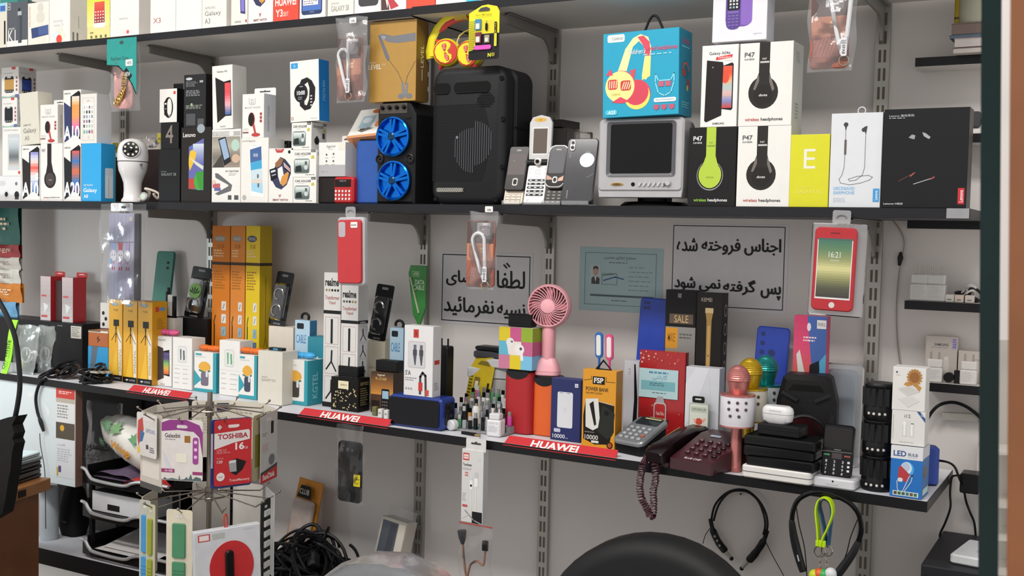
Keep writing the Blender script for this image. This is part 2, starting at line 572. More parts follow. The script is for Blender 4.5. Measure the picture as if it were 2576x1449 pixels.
# ================================================================== top shelf: row of cartons
TG = 'phone and watch cartons along the top shelf'
def top_box(label, x0, x1, yt=None, Y=.008, d=.05, col=WHITE, **k):
 return carton('product_box', label, x0, x1, yt or 0, Y, Z1 + .0006, d, col, group=TG, h=None if yt else k.pop('h', .165), **k)
b = top_box('cream box cut off by the left picture edge on the top shelf', -40, 17, 10, col='e4dfcf')
b.F.rect(70, 0, 96, 20, '8fc4dc').rect(72, 6, 94, 18, '3a5fa8').rect(88, 40, 95, 92, '26282c')
b = top_box('slate grey vape kit box with a dark pen picture, top shelf', 18, 69, 4, col='4b5057', side='43464c')
b.F.rect(0, 86, 100, 100, 'f0eee9').text('K1', 6, 62, 42, 88, 'f4f4f4').text('HONOR', 6, 57, 38, 61, 'd8d8d8', .02)
b.F.box(3, 3, 17, 16, 1.6, 'c9ced2').poly([(7, 12), (13, 12), (10, 6)], 'c9ced2')
b.F.rect(53, 22, 72, 31, 'a4aab0').rect(55, 15, 65, 22, '2c3036').rect(55, 31, 72, 92, '363b43').rect(57, 33, 62, 90, '4d5560')
b = top_box('cream box printed with white spheres and a blue folding phone, top shelf', 70, 123, 6, col='f2ede1')
b.F.ell(60, 12, 14, 'dcd8cc').ell(60, 35, 19, 'e0dccf').ell(60, 54, 9, 'd9d5c9').ell(62, 90, 20, 'dbd6c9', 10)
b.F.poly([(16, 60), (97, 55), (98, 78), (20, 84)], '2a3d6e').poly([(50, 59), (97, 56), (97, 76), (52, 78)], '41578c').text('HUAWEI', 7, 8, 13, 55, 'c98f7a', 0, 90)
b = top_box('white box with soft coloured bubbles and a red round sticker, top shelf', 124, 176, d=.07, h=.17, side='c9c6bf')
b.F.text('HUAWEI', 20, 62, 65, 66, 'b8bcc0').text('nova 7i', 22, 68, 68, 73, 'b8bcc0')
b.F.poly([(18, 88), (45, 74), (58, 74), (78, 88), (60, 97), (35, 97)], 'e3eadf').ell(30, 89, 12, 'c9dde6').ell(62, 88, 14, 'd7e6c6').ell(48, 80, 15, 'e6ebdc').ell(48, 94, 14, 'd94432')
b.S.rect(12, 83, 20, 98, '6b6a60').rect(32, 83, 40, 98, '6b6a60').rect(40, 55, 44, 75, 'a9a59c')
b = top_box('yellow-green phone box with a red screen picture, top shelf', 219, 276, h=.17, col='d9d08a')
b.F.grad(0, 0, 100, 80, ['c2c437', 'cfcf4a', 'e2d993'], 6).rect(30, 40, 80, 82, 'f5f2ee', .003).rect(32, 40, 78, 74, 'c23a2e').grad(32, 40, 78, 74, ['d2583a', 'c23a34', '7a2f33'], 5)
for i in range(4):
 for j in range(4): b.F.rect(36 + 11 * i, 55 + 5 * j, 41 + 11 * i, 57.4 + 5 * j, 'e8cfc8')
b.F.text('6700', 14, 88, 28, 90.5, '55503c', .02)
for i in range(4): b.F.ell(20 + 21 * i, 96, 4.5, '6c6648')
b = top_box('plain white phone box with a small red flower emblem, top shelf', 277, 349, d=.08, h=.17, side='dcd7d2')
b.F.text('HUAWEI P10 lite', 32, 70, 62, 73, 'a8a6a8').ell(62, 93, 4.6, 'cf4a45')
b.F.poly([(59, 96), (65, 96), (64, 91), (60, 91)], 'd7605a')
b = top_box('white phone box with a tiny red two-character print, top shelf', 378, 441, h=.17)
b.F.text('X3', 12, 76, 42, 84, 'b06a66', .005)
top_box('blank white box without any print on the top shelf', 442, 507, h=.17)
b = top_box('cream phone box with three lines of grey lettering, top shelf', 508, 569, h=.17, col='efece4')
b.F.text('SAMSUNG', 12, 67, 54, 71, '9aa096').text('Galaxy', 12, 74, 78, 83, '707a70').text('A3', 12, 85, 34, 93, '707a70')
b = top_box('narrow cream box with a rounded white corner and purple phone, top shelf', 581, 622, h=.17, col='efeae0')
b.F.poly([(55, 60), (85, 60), (88, 84), (58, 82)], '3b3566').poly([(60, 60), (80, 60), (82, 80), (62, 79)], '7a6fc0').text('SAMSUNG', 24, 93, 62, 96, '3a3a3a').rect(88, 92, 97, 96, 'b04848')
def smartwatch_print(F, u0, v0, u1, v1):
 def q(u, v): return (u0 + (u1 - u0) * u / 100, v0 + (v1 - v0) * v / 100)
 def pl(pts, c): F.poly([q(*p) for p in pts], c)
 pl([(15, 55), (30, 20), (50, 3), (72, 10), (96, 30), (98, 52), (80, 85), (55, 99), (30, 92), (12, 72)], '2b3050')
 pl([(38, 38), (58, 30), (66, 58), (52, 84), (40, 60)], 'f4efe9')
 pl([(58, 60), (92, 42), (80, 80), (62, 90), (50, 78)], 'c98b3f')
 pl([(25, 22), (50, 5), (64, 12), (50, 30), (30, 34)], '8a5f3c')
 pl([(60, 12), (96, 36), (97, 54), (70, 40)], '20222e')
 pl([(64, 18), (94, 38), (95, 48), (68, 32)], 'd9d9dc'); pl([(68, 24), (94, 41), (94, 45), (70, 29)], 'b9574c')
 pl([(0, 40), (30, 34), (38, 64), (8, 74)], '15171f'); pl([(6, 44), (27, 40), (29, 46), (8, 50)], 'd6dade'); pl([(10, 56), (30, 52), (31, 56), (12, 60)], '8c929a')
b = top_box('white smart watch box with a navy watch strap, top shelf', 624, 686, h=.17)
smartwatch_print(b.F, 10, 30, 82, 76)
b.F.poly([(44, 84), (49, 86), (54, 84), (49, 91)], 'a3545a').text('SMART WATCH', 22, 93, 76, 96.5, '8c5a58', .02)
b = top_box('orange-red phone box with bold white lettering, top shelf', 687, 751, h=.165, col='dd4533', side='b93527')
b.F.text('HUAWEI', 8, 65, 90, 77, 'f6efe9', .025).text('Y3', 10, 82, 38, 93, 'f6efe9', .02).text('2017', 40, 86, 60, 93, 'f0d8cf', .015)
b = top_box('white box with a blue phone and a registration sticker, top shelf', 753, 818, h=.165)
b.F.rect(8, 15, 88, 94, '22335c', .008).grad(12, 20, 84, 88, ['5a79c0', '8a5d92', '3f6fb8'], 6).rect(14, 40, 72, 80, 'f6f2f0').rect(15, 58, 34, 66, 'b04048').text('Registered', 37, 62, 70, 68, '303030', .01).text('has been', 37, 54, 70, 60, '303030').fuzz(16, 70, 70, 80, 3, '8a8a90').text('HONOR', 40, 89, 58, 91.5, '8f9ab8')
b = top_box('cream phone box with a dark phone above grey lettering, top shelf', 824, 889, h=.165, col='efebe0')
b.F.rect(20, 5, 76, 70, '3a3d45', .008).grad(26, 10, 70, 62, ['3c4a63', '22355a'], 4).text('SAMSUNG', 14, 80, 44, 83, 'a0a09a').text('GALAXY S8', 14, 85, 82, 93, '83837c')
b = top_box('white box with a plain dark grey phone back, top shelf', 891, 957, h=.165)
b.F.rect(16, 5, 92, 90, '3a393c', .01)
b = top_box('white box with a red and black corner picture, top shelf', 958, 1021, h=.165)
b.F.poly([(0, 60), (12, 62), (35, 98), (2, 98)], '4a3434').poly([(6, 60), (20, 70), (72, 94), (40, 98)], 'b03a44').poly([(8, 66), (30, 86), (26, 96)], 'e9d6d0').line([(62, 40), (62, 74)], 2, '8a8a8a')
top_box('plain orange-red box right of the corner-picture box, top shelf', 1023, 1094, h=.165, col='e04a35')
b = top_box('long white box with a cyan stripe at the end of the top row', 1096, 1252, h=.165, Y=.006)
b.F.rect(50, 0, 71, 100, '39b3cf')
carton('teal_box', 'teal box standing behind the slate grey vape box, top shelf', 0, 44, 0, .075, Z1 + .0006, .05, '2f7d78', h=.21)
# ================================================================== middle shelf, left half
ZS = Z2 + .0006
LG = 'cartons on the left of the middle shelf'
def mid(label, x0, x1, yt, Y=.02, zb=ZS, d=.045, col=WHITE, name='product_box', **k):
 return carton(name, label, x0, x1, yt, Y, zb, d, col, group=LG, **k)
def galaxy_print(F, num, back, cols, small=None, wh='f7f7f7'):
 F.text('SAMSUNG', 6, 5, 42, 8, '55565a', .01)
 F.poly([(42, 12), (88, 2), (98, 6), (98, 92), (60, 82), (42, 88)], '17181c')
 F.grad(50, 12, 92, 84, cols, 7)
 F.poly([(4, 22), (44, 32), (46, 88), (8, 97)], back)
 F.text(num, 4, 66, 94, 92, wh, .03)
 if small: F.text(small, 76, 50, 94, 62, wh, .03)
c = mid('white camera box at the far left bottom of the middle shelf', -6, 53, 443, Y=.075, d=.06, col='eceaea')
c.F.ell(38, 72, 11, 'd9d9dc').ell(38, 72, 7, '1d1d20').ell(82, 74, 10, '2a2a2e').rect(74, 84, 90, 92, '3b3b40').ell(80, 30, 5, '6a6a70').fuzz(6, 20, 40, 40, 3, 'b8b8b8')
b = mid('white tablet box with a tall pale screen at the far left', 6, 53, 320, Y=.075, zb=c.zt, d=.05)
b.F.text('HUAWEI MediaPad', 8, 4, 84, 8, 'a9a59e').rect(30, 14, 92, 88, 'd0d4d6', .004).grad(36, 22, 88, 80, ['c9d0d4', 'aab4ba', '5d6468', 'c8c2b8'], 8).ell(90, 93, 6, 'bb4a48')
def mini_speaker_box(label, x0, x1, yt, zb, c1, c2, d):
 b = mid(label, x0, x1, yt, Y=.078, zb=zb, d=d, side='d9d8d8')
 for F, c in ((b.F, c1), (b.S, c2)):
  F.text('Mini Speaker', 12, 18, 66, 22, '6a6a70').rect(60, 0, 82, 8, 'c04138')
  F.rect(18, 30, 72, 84, '26272b', .008).rect(18, 40, 72, 74, c).ell(44, 33, 13, 'd8dadb', 3)
  for i in range(4): F.ell(27 + 12 * i, 79, 2.6, 'c9c9c9'); F.rect(84, 32 + 13 * i, 93, 40 + 13 * i, '8f5a5c')
  F.poly([(0, 100), (0, 94), (40, 97), (100, 90), (100, 100)], '8fb3a4').rect(80, 90, 100, 100, '5b5f98')
 return b
b2 = mini_speaker_box('mini speaker box with a black speaker beneath another one', 5, 43, 246, b.zt, '2b2d33', '2b2d33', .05)
mini_speaker_box('mini speaker box with gold and blue speakers on top of its stack', 4, 47, 169, b2.zt, 'b58a45', '2a3f86', .062)
b = mid('white phone box with a brown phone and pale screen, bottom row', 54, 100, 366, Y=.02)
galaxy_print(b.F, 'A10', '332b2c', ['7c7fc0', 'e9e6e6', 'd9574a', 'e8e4e2', '9aa6c8', '4a6fa8'], 's')
b = mid('worn cream phone box with faint grey lettering, leaning to one side', 53, 99, 234, Y=.02, zb=b.zt, col='e0dccd', side='d3cebe', d=.05, roll=-3.2)
b.F.text('SAMSUNG', 16, 60, 58, 64, '8e8d82', .01).text('Galaxy', 16, 68, 86, 80, '75746a', .005).text('A5', 22, 83, 46, 91, '75746a', .005)
b = mid('white box with a brown-black on-ear headphone, lower left row', 102, 157, 361, Y=.022, d=.055)
b.F.rect(31, 0, 50, 50, '2f2726').poly([(33, 32), (50, 32), (56, 44), (64, 58), (22, 58), (28, 44)], '2f2726').ell(44, 62, 27, '2f2726').ell(44, 62, 20, '3a3130').text('P47', 6, 9, 22, 15, '7a7a7a', .02).text('dots', 38, 62, 52, 64, 'c9c4c0').text('wireless', 14, 92, 40, 95, 'a05048', .01).text('headphones', 42, 92, 88, 95, '55504e', .01)
zmag = b.zt
def magnet_print(b):
 F = b.F
 F.line([(32, 10), (32, 22), (38, 24), (55, 24), (60, 22), (60, 10)], 1.6, '8d8d8d').box(41, 13, 50, 21, 1.6, '8d8d8d')
 F.text('MAGNET HOLDER', 12, 29, 84, 33, 'a8a8a6', .01)
 F.ell(44, 58, 15, 'b83a38', 16).ell(42, 58, 14, '2f2422', 15.5).poly([(48, 70), (57, 68), (67, 92), (58, 92)], 'b23a36').ell(64, 93, 20, 'b23a36', 4.4)
 for i in range(3): F.rect(82, 43 + 8 * i, 92, 49 + 8 * i, '9b4540')
 F.rect(3, 86, 30, 89, '7a4a48').fuzz(6, 78, 36, 84, 2, 'c8c8c6')
 b.S.text('MAGNET HOLDER', 30, 26, 46, 84, '8a8c8e', 0, 90)
b = mid('white magnet holder box standing on the headphone box at left', 101, 145, 263, Y=.024, zb=zmag, d=.03, side='c9c4bd')
magnet_print(b); hang_tab(b, 30, 100, .016)
b = mid('white phone box with a black phone and orange-blue screen, bottom row', 159, 203, 362, Y=.02)
galaxy_print(b.F, 'A20', '22262a', ['d8574a', '3b6fae', 'd9663c', '3a6fb4', '6a3f6e'])
b = mid('white phone box with a navy phone and orange-pink screen, upper row', 159, 203, 226, Y=.03, zb=b.zt, d=.06, side='e4e2de')
galaxy_print(b.F, 'A10', '28315e', ['f0ede8', 'e8954a', 'e39a5a', 'd9749c', '3a3f78'])
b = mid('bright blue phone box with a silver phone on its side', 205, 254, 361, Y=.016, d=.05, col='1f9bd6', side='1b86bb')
b.F.text('SAMSUNG', 12, 70, 58, 73.5, 'dceaf2', .01).text('Galaxy', 10, 77, 80, 86, 'eef5f8', .02).text('A8', 12, 88, 34, 94, 'eef5f8', .02)
b.S.rect(28, 42, 84, 94, 'd7dce0', .003).rect(30, 43, 82, 55, 'b9c2c8').rect(52, 58, 55, 92, '8b949a')
b = mid('white box printed with a phone home screen above the blue box', 202, 243, 236, Y=.018, zb=b.zt, d=.052, side='dadbdb', col='ece9e2')
b.F.box(14, 8, 84, 93, 1.5, 'c2bfb8').rect(15, 19, 83, 80, 'f5f4f0').line([(40, 14), (58, 14)], 2, '8a8a88').ell(50, 87, 7, 'dcd9d2')
for j in range(6):
 for i in range(4):
  b.F.rect(20 + 16 * i, 24 + 9.4 * j, 29 + 16 * i, 30 + 9.4 * j, random.choice(['3b3d44', '7d93a8', 'b9bcc0', '8c6f8e', 'a8b8b0', 'dcdcd8']))
for i, c in enumerate(('6fae74', '7f9fc4', '55626e', 'd0676a')): b.F.rect(20 + 16 * i, 74, 30 + 16 * i, 79, c)
# bulb-shaped security camera
X = atz(330, .05, ZS); hh = zat(348, X, .05) - ZS
r = thing('bulb_camera', 'white bulb-shaped security camera with a ring of LEDs', 'camera', (X, .055, ZS), (0, 0, radians(40)))
k = hh / .150
mb = MB(); mb.lathe([(.026 * k, 0), (.026 * k, .004 * k), (.021 * k, .012 * k), (.020 * k, .030 * k), (.021 * k, .045 * k), (.026 * k, .060 * k), (.032 * k, .074 * k), (.034 * k, .088 * k), (.034 * k, .094 * k)], n=28)
mb.build('lamp_body', mat('eceaea', .28, 0, .01), r)
mb = MB(); mb.lathe([(.0335 * k, .094 * k), (.0335 * k, .096 * k)], n=28); mb.build('seam', mat('4a4a4c', .6), r)
mb = MB(); mb.lathe([(.035 * k, .096 * k), (.0355 * k, .110 * k), (.034 * k, .125 * k), (.029 * k, .138 * k), (.018 * k, .147 * k), (.004 * k, .150 * k)], n=28)
hd = mb.build('camera_head', mat('f0eeee', .25, 0, .01), r)
mb = MB(); ax = Vector((.05, -1, .18)).normalized(); oc = Vector((0, -.0275 * k, .121 * k))
mb.lathe([(.0215 * k, -.004), (.0215 * k, .005 * k), (.020 * k, .0065 * k)], oc, ax, 24); fp = mb.build('lens_surround', mat('c9c9cb', .3), hd)
mb = MB(); mb.lathe([(.0185 * k, 0), (.0185 * k, .0075 * k), (.008 * k, .0078 * k)], oc, ax, 24); mb.build('face_plate', mat('1b1b1d', .2), hd)
mb = MB(); mb.lathe([(.007 * k, 0), (.007 * k, .0095 * k), (.005 * k, .0115 * k), (.001, .012 * k)], oc, ax, 16); mb.build('lens', mat('101014', .05, coat=.5), hd)
a = Vector((1, 0, 0)); a = (a - ax * a.dot(ax)).normalized(); bb = ax.cross(a)
for i in range(8):
 t = 2 * pi * (i + .5) / 8
 mb = MB(); mb.lathe([(.0027 * k, 0), (.0027 * k, .0082 * k), (.0012 * k, .009 * k)], oc + (a * cos(t) + bb * sin(t)) * .0135 * k, ax, 10)
 mb.build('infrared_led', mat('e9e4cf', .2), hd)
mb = MB(); mb.lathe([(.0035 * k, .033 * k), (.0035 * k, .0345 * k)], (0.012 * k, 0, .087 * k), (.35, -.94, 0), 10); mb.build('reset_button', mat('55565a', .4), r)
# things behind the camera
carton('brown_box', 'dark brown box behind the bulb camera', 352, 398, 376, .16, ZS, .06, '3a2c2a')
carton('brown_box', 'narrow dark brown box left of the bulb camera, partly hidden', 288, 312, 395, .17, ZS, .06, '352827')
r = thing('price_tag', 'small yellow price tag left of the bulb camera head', 'tag', (atz(290, .15, 1.55), .15, ZS))
mb = MB(); z0 = zat(385, r.location.x, .15) - ZS; mb.box(-.012, 0, z0, .012, .0006, z0 + .03); mb.box(-.0006, .0007, 0, .0006, .0016, z0 + .02); mb.build('card', mat('d6c63a', .5), r, 0)
Face(r, (-.012, 0, z0), (.024, 0, 0), (0, 0, .03), (0, -1, 0)).text('KASU', 14, 40, 86, 66, '4a4420', .02)
r = thing('price_tag', 'small yellow price tag hanging left of the numeral 4 box', 'tag', (atz(401, .13, 1.57), .13, ZS))
z0 = zat(358, r.location.x, .13) - ZS
mb = MB(); mb.box(-.008, 0, z0, .008, .0006, z0 + .026); mb.box(-.0006, .0007, 0, .0006, .0016, z0 + .02); mb.build('card', mat('d6c63a', .5), r, 0)
Face(r, (-.008, 0, z0), (.016, 0, 0), (0, 0, .026), (0, -1, 0)).text('KA', 20, 50, 80, 76, '4a4420', .02)
def crumple(name, label, cat, X, Y, z, w, d, h, mt, n=18, seed=1, rot=0):
 """crumpled plastic lump: a dented closed film"""
 rnd = random.Random(seed)
 ph = [rnd.uniform(0, 6.28) for _ in range(9)]
 r = thing(name, label, cat, (X, Y, z), (0, 0, rot))
 mb = MB(); R = []
 for j in range(9):
  t = -pi / 2 + pi * j / 8
  ring = []
  for i in range(n):
   a = 2 * pi * i / n
   q = 1 + .16 * sin(3 * a + ph[0] + t * 2) + .12 * sin(5 * a + ph[1] - 3 * t) + rnd.uniform(-.09, .09)
   c = max(cos(t), .02) ** .7
   ring.append(Vector((w / 2 * c * cos(a) * q, d / 2 * c * sin(a) * q, max(h / 2 + h / 2 * sin(t) * (1 + .1 * sin(2 * a + ph[2])), 0))))
  R.append(ring)
 mb.rings(R); mb.build('film', mt, r, 0.35)
 return r
crumple('plastic_bag', 'crumpled clear plastic bag lying on the dark brown box', 'bag', atz(378, .19, 1.57), .19, zat(372, atz(378, .19, 1.57), .19), .055, .04, .035, film(.38, 'f4e9e0'), seed=3)
# white coiled earphone with a metal end in front of the brown box
X = atz(372, .05, ZS)
r = thing('endoscope_cable', 'coiled white cable with a round silver lens beside the bulb camera', 'cable', (X, .06, ZS))
mb = MB(); path = []
for i in range(40):
 t = i / 39
 path.append((-.025 + .055 * t + .008 * cos(9 * t), .01 * sin(11 * t), .010 + .03 * abs(sin(pi * t * 1.2)) * (1 - t * .2)))
mb.tube(path, .0035, 8); mb.build('cable', mat('d9cdbf', .4), r)
mb = MB(); mb.lathe([(.013, 0), (.013, .010), (.011, .012)], (0.0, -.018, .0135), (0.2, -1, .15), 18); hd = mb.build('lens_head', mat('b9b9b6', .25, .7), r)
mb = MB(); mb.lathe([(.008, .0), (.008, .0125)], (0.0, -.018, .0135), (0.2, -1, .15), 16); mb.build('lens_glass', mat('cfe0cc', .1), hd)
mb = MB(); mb.bar((-.032, -.012, .006), (-.016, -.004, .020), .008); mb.build('plug', mat('d9cdbf', .4), r)
# black cartons
b0 = mid('plain black phone box with faint grey lettering under the numeral box', 399, 452, 375, Y=.02, col='1a1b1e', side='141416', d=.05)
b0.F.text('Samsung', 12, 41, 36, 44, '8a8d92').text('GALAXY S8', 12, 45, 82, 50, '8a8d92')
b = mid('small black box with a large grey numeral 4', 404, 449, 308, Y=.026, zb=b0.zt, col='1d1d20', side='18181b', d=.045, name='watch_band_box')
b.F.text('4', 28, 10, 70, 78, '7b706c', .01)
b = mid('white fitness band box with a black band, stacked on the numeral 4 box', 401, 445, 223, Y=.026, zb=b.zt, side='1b1b1e', top='1b1b1e', d=.048, name='watch_band_box')
b.F.rect(80, 8, 92, 17, 'c8453a').ell(52, 56, 26, '201f20', 31).ell(57, 55, 14, 'f0ece4', 26).poly([(26, 40), (44, 28), (46, 82), (28, 78)], '201f20').rect(30, 42, 41, 47, 'c9cdd2').rect(32, 58, 40, 61, '8d9298').ell(58, 80, 5, '9a9a9c')
mb = MB(); mb.bar((-.012, .028, b.h), (.022, .03, b.h + .016), .001, .042, (0, 1, 0)); mb = MB()
mb.box(-.012, .030, b.h - .001, .024, .0308, b.h + .017); mb.build('open_flap', mat('1b1b1d', .5), b.o, 0)
b0 = mid('dark brown phone box with a parrot and leaf picture', 455, 530, 320, Y=.02, col='2c2724', side='241f1d', d=.06)
b0.F.text('Lenovo', 6, 7, 48, 13, 'cfccc6', .02).ell(66, 2, 13, '8f9aa2', 6)
b0.F.poly([(26, 26), (76, 15), (76, 84), (26, 82)], '5b5fa0').grad(40, 22, 76, 50, ['c6cedb', '8a93b8', '5b5fa0'], 6).poly([(26, 42), (30, 32), (38, 30), (52, 34), (46, 44), (30, 58), (26, 50)], 'd9b02e').poly([(28, 40), (76, 52), (74, 57), (50, 50)], 'd8dcd2').rect(26, 68, 48, 82, 'b03a30').ell(60, 72, 16, '3f9a34', 12).poly([(50, 60), (76, 58), (76, 84), (60, 80)], '2f8a2c')
b = mid('dark grey box with a silver oval emblem, above the parrot box', 462, 517, 187, Y=.024, zb=b0.zt, col='2d2d30', side='221b1b', d=.05)
b.F.ell(24, 8, 15, 'b6b8bc', 2.6).fuzz(10, 13, 64, 24, 4, '77787c').rect(72, 12, 88, 16, '9a9ca0').fuzz(10, 30, 80, 42, 4, '8a8b90').fuzz(10, 58, 88, 66, 3, '8d9088').ell(36, 57, 5, '8fae7a').rect(12, 74, 54, 96, '44464a').rect(64, 84, 92, 98, '4c4e52')
b0 = mid('white phone bike-mount box with a street photo, bottom row', 532, 604, 325, Y=.016, d=.055)
b0.F.rect(2, 3, 98, 9, 'a7a8a4').text('FOR MOTORCYCLE PHONE', 6, 4, 60, 8, 'eeeeee', .01).ell(68, 6, 8, 'e8e8e6')
b0.F.grad(2, 10, 98, 52, ['8d8a80', 'a9a294', '6f6a62', '94887a'], 7).poly([(22, 13), (48, 10), (68, 44), (44, 50)], '2b2e33').poly([(26, 15), (46, 12), (62, 38), (44, 42)], '8fa6c2').ell(82, 22, 14, 'a9c4b6', 8).poly([(2, 52), (34, 34), (44, 52)], '3b3734').ell(84, 40, 14, 'c4a58c', 6)
b0.F.text('360° ADJUSTABLE', 48, 56, 94, 59, '5a5a58', .01).fuzz(60, 60, 92, 64, 2, 'b0b0ae').poly([(12, 60), (22, 60), (72, 76), (68, 84), (24, 90), (12, 88), (58, 78), (60, 76), (14, 66)], '5d5f62').rect(4, 74, 30, 80, 'b45a62').rect(10, 80, 32, 84, '5a5f9a').ell(8, 72, 6, 'd9b8a4').rect(58, 90, 70, 96, '4a4a4e').rect(80, 90, 94, 96, '4a4a4e')
b = mid('white phone box with a dark phone and red-blue screen, upper row', 535, 586, 165, Y=.018, zb=b0.zt, d=.052, side='d5d3cd', roll=-1.5)
b.F.text('Galaxy A3', 24, 8, 74, 12, '3c3c40', .01).poly([(58, 26), (92, 24), (94, 80), (62, 80)], '18191d').grad(62, 28, 90, 78, ['d9484c', 'cf4a55', 'e2a5ac', '3a5f9c'], 6).poly([(16, 18), (58, 26), (64, 80), (24, 90)], '2b2627').text('SAMSUNG', 38, 95, 64, 97.4, '6a6a6c')
b0 = mid('white tablet box with a blue seaside screen, middle of the shelf', 605, 674, 347, Y=.012, d=.06, side='d6d4cf', col='efece6')
b0.F.text('HUAWEI MediaPad', 4, 3, 52, 6, 'a09c94', .01).poly([(30, 12), (76, 5), (86, 92), (38, 90)], 'f7f5f2').poly([(33, 18), (74, 13), (82, 86), (40, 82)], '9ac6dc')
b0.F.poly([(33, 18), (74, 13), (76, 34), (35, 38)], '3f5f92').poly([(35, 38), (76, 34), (77, 47), (37, 50)], '3d9cc6').poly([(37, 50), (77, 47), (79, 63), (38, 64)], 'cfe2ea').poly([(38, 64), (79, 63), (80, 70), (39, 70)], 'ddd6cc').rect(60, 56, 66, 62, '5a5a58').rect(62, 70, 68, 76, '5d5d5c').text('08:08', 46, 24, 62, 29, 'e8eef4').ell(14, 92, 7, 'a9a6a0').line([(45, 12), (54, 11)], 1.2, 'c8c4be')
b = mid('white magnet holder box with a red stand, upper middle row', 609, 663, 236, Y=.014, zb=b0.zt, d=.045, side='c9c9c9')
magnet_print(b); hang_tab(b, 0, 100, .02)
b = mid('white SMART WATCH box with navy and tan watch straps, bottom row', 672, 736, 373, Y=.014, d=.05)
b.F.poly([(28, 1), (66, 1), (58, 8), (36, 8)], 'b13a3c').text('SMART', 36, 1.5, 58, 4, 'e8d8d4', .01).ell(85, 7, 5, '232326')
smartwatch_print(b.F, 8, 14, 94, 76)
b.F.poly([(44, 84), (50, 86), (56, 84), (50, 90)], 'a3545a').text('SMART WATCH', 22, 92.5, 82, 96, '8c4a48', .02)
r = thing('black_adapter', 'black plug adapter peeking out behind the smart watch box', 'adapter', (atz(713, .12, 1.55), .12, ZS))
zz = zat(375, r.location.x, .12) - ZS
mb = MB(); mb.ext(rr(.034, zz + .022, .006, 4, 0, (zz + .022) / 2), frame_front(0), .03, .003); mb.build('body', mat('26262a', .4), r)
mb = MB(); mb.box(-.010, -.0006, zz + .004, .010, -.0001, zz + .012); mb.build('rating_plate', mat('55565c', .4), r, 0)
def car_holder(label, x0, x1, yt, zb):
 b = mid(label, x0, x1, yt, Y=.014, zb=zb, d=.058, side='dcdbd8')
 for F in (b.F, b.S):
  F.text('CAR HOLDER', 8, 10, 78, 19, '3a3a3a', .02).rect(78, 0, 97, 9, '45464a').text('360°', 80, 2, 94, 7, 'c8c8c8').fuzz(20, 22, 60, 26, 1, 'b9b9b9').poly([(80, 22), (90, 20), (92, 32), (78, 32)], 'b9b43c').fuzz(55, 90, 96, 95, 1, '6a6a6a')
 b.F.rect(6, 32, 72, 86, '6f7a78', .006).grad(9, 36, 69, 83, ['dfe6e4', 'a9b6b2', '5d6b68', '4a5654'], 6).poly([(12, 80), (14, 60), (36, 56), (40, 80)], '2f3838').rect(52, 42, 62, 60, '4d5a5a').ell(57, 64, 8, 'cfd6d6')
 b.S.ell(35, 66, 16, '2b2b2e').poly([(30, 50), (40, 48), (48, 70), (34, 74)], '2b2b2e').rect(72, 36, 88, 56, '3a3a3e').ell(80, 78, 10, 'b7bd52')
 return b
b = car_holder('bottom CAR HOLDER box of a stack of three', 737, 795, 446, ZS)
b = car_holder('middle CAR HOLDER box of a stack of three', 736, 795, 377, b.zt)
b = car_holder('top CAR HOLDER box of a stack of three, under the watch box', 733, 783, 308, b.zt)
b = mid('white smart watch box with a bright blue side, upper row', 731, 803, 153, Y=.012, zb=b.zt, d=.04, side='1a72b8', roll=-1.8, ch=.0004)
b.F.rect(4, 3, 28, 12, '2b8fcb').text('h', 14, 5, 19, 10, 'cfe6f4').poly([(28, 44), (40, 31), (60, 28), (76, 34), (88, 46), (86, 66), (70, 80), (50, 82), (34, 74)], '252629').poly([(50, 40), (62, 36), (68, 46), (66, 64), (58, 74), (50, 72)], 'eae7e1').ell(38, 53, 24, '2c2e33', 15.5).ell(37, 53, 19, '1a1b1f', 12.5).text('10:00', 24, 49, 52, 56, 'e6e9ec', .03).fuzz(28, 59, 48, 65, 2, '8f959c').fuzz(34, 42, 48, 44, 1, 'c8cdd2')
for i in range(4): b.F.rect(70, 58 + 5 * i, 77, 60 + 5 * i, 'd6d3cd')
b.F.box(4, 92, 10, 96, 1.2, 'b9604c').text('Haylou Solar', 72, 94.5, 94, 97, 'a9a49c')
b.S.text('HAYLOU', 36, 34, 60, 66, '8fc0e6', 0, -90)
# red radio with black grille half
X0, X1 = atz(793, .02, ZS), atz(888, .02, ZS); w = X1 - X0; hh = zat(445, X0, .02) - ZS
r = thing('pocket_radio', 'small red and black radio with rows of white buttons', 'radio', ((X0 + X1) / 2, .02, ZS))
mb = MB(); mb.ext(rr(w * .56, hh, .008, 5, -w * .22, hh / 2), frame_front(.003), .055, .003); mb.build('speaker_half', mat('2a2220', .5, 0, .1, 300, .3), r)
mb = MB(); mb.ext(rr(w * .52, hh, .008, 5, w * .24, hh / 2), frame_front(0), .055, .004); rd = mb.build('red_half', mat('b01d22', .3, 0, .03), r)
mb = MB(); mb.box(w * .02, -.0006, hh * .62, w * .44, 0, hh * .9); mb.build('display', mat('2a1b1c', .25), rd, 0)
for j in range(3):
 for i in range(5):
  mb = MB(); mb.ext(rr(.0052, .0062, .0022, 3, w * (.05 + .088 * i), hh * (.17 + .145 * j)), frame_front(-.0012), .002, .0004); mb.build('button', mat('eae5df', .4), rd)
Face(r, (w * .02, -.0006, hh * .62), (w * .42, 0, 0), (0, 0, hh * .28), (0, -1, 0)).text('LIVE 91', 30, 12, 70, 30, 'b8b0b0')
b = mid('white and grey earbuds box stacked on the red radio', 801, 868, 358, Y=.022, zb=ZS + hh + .001, d=.05, side='c9c8c8')
b.F.rect(0, 66, 100, 100, 'a6a6a8').text('Eggshell', 30, 8, 62, 17, '8a8a88', .01).fuzz(36, 19, 58, 23, 1, 'b0b0ae').rect(74, 2, 100, 22, 'd8d4c6').text('PH 10', 12, 84, 34, 89, '8b8b8d')
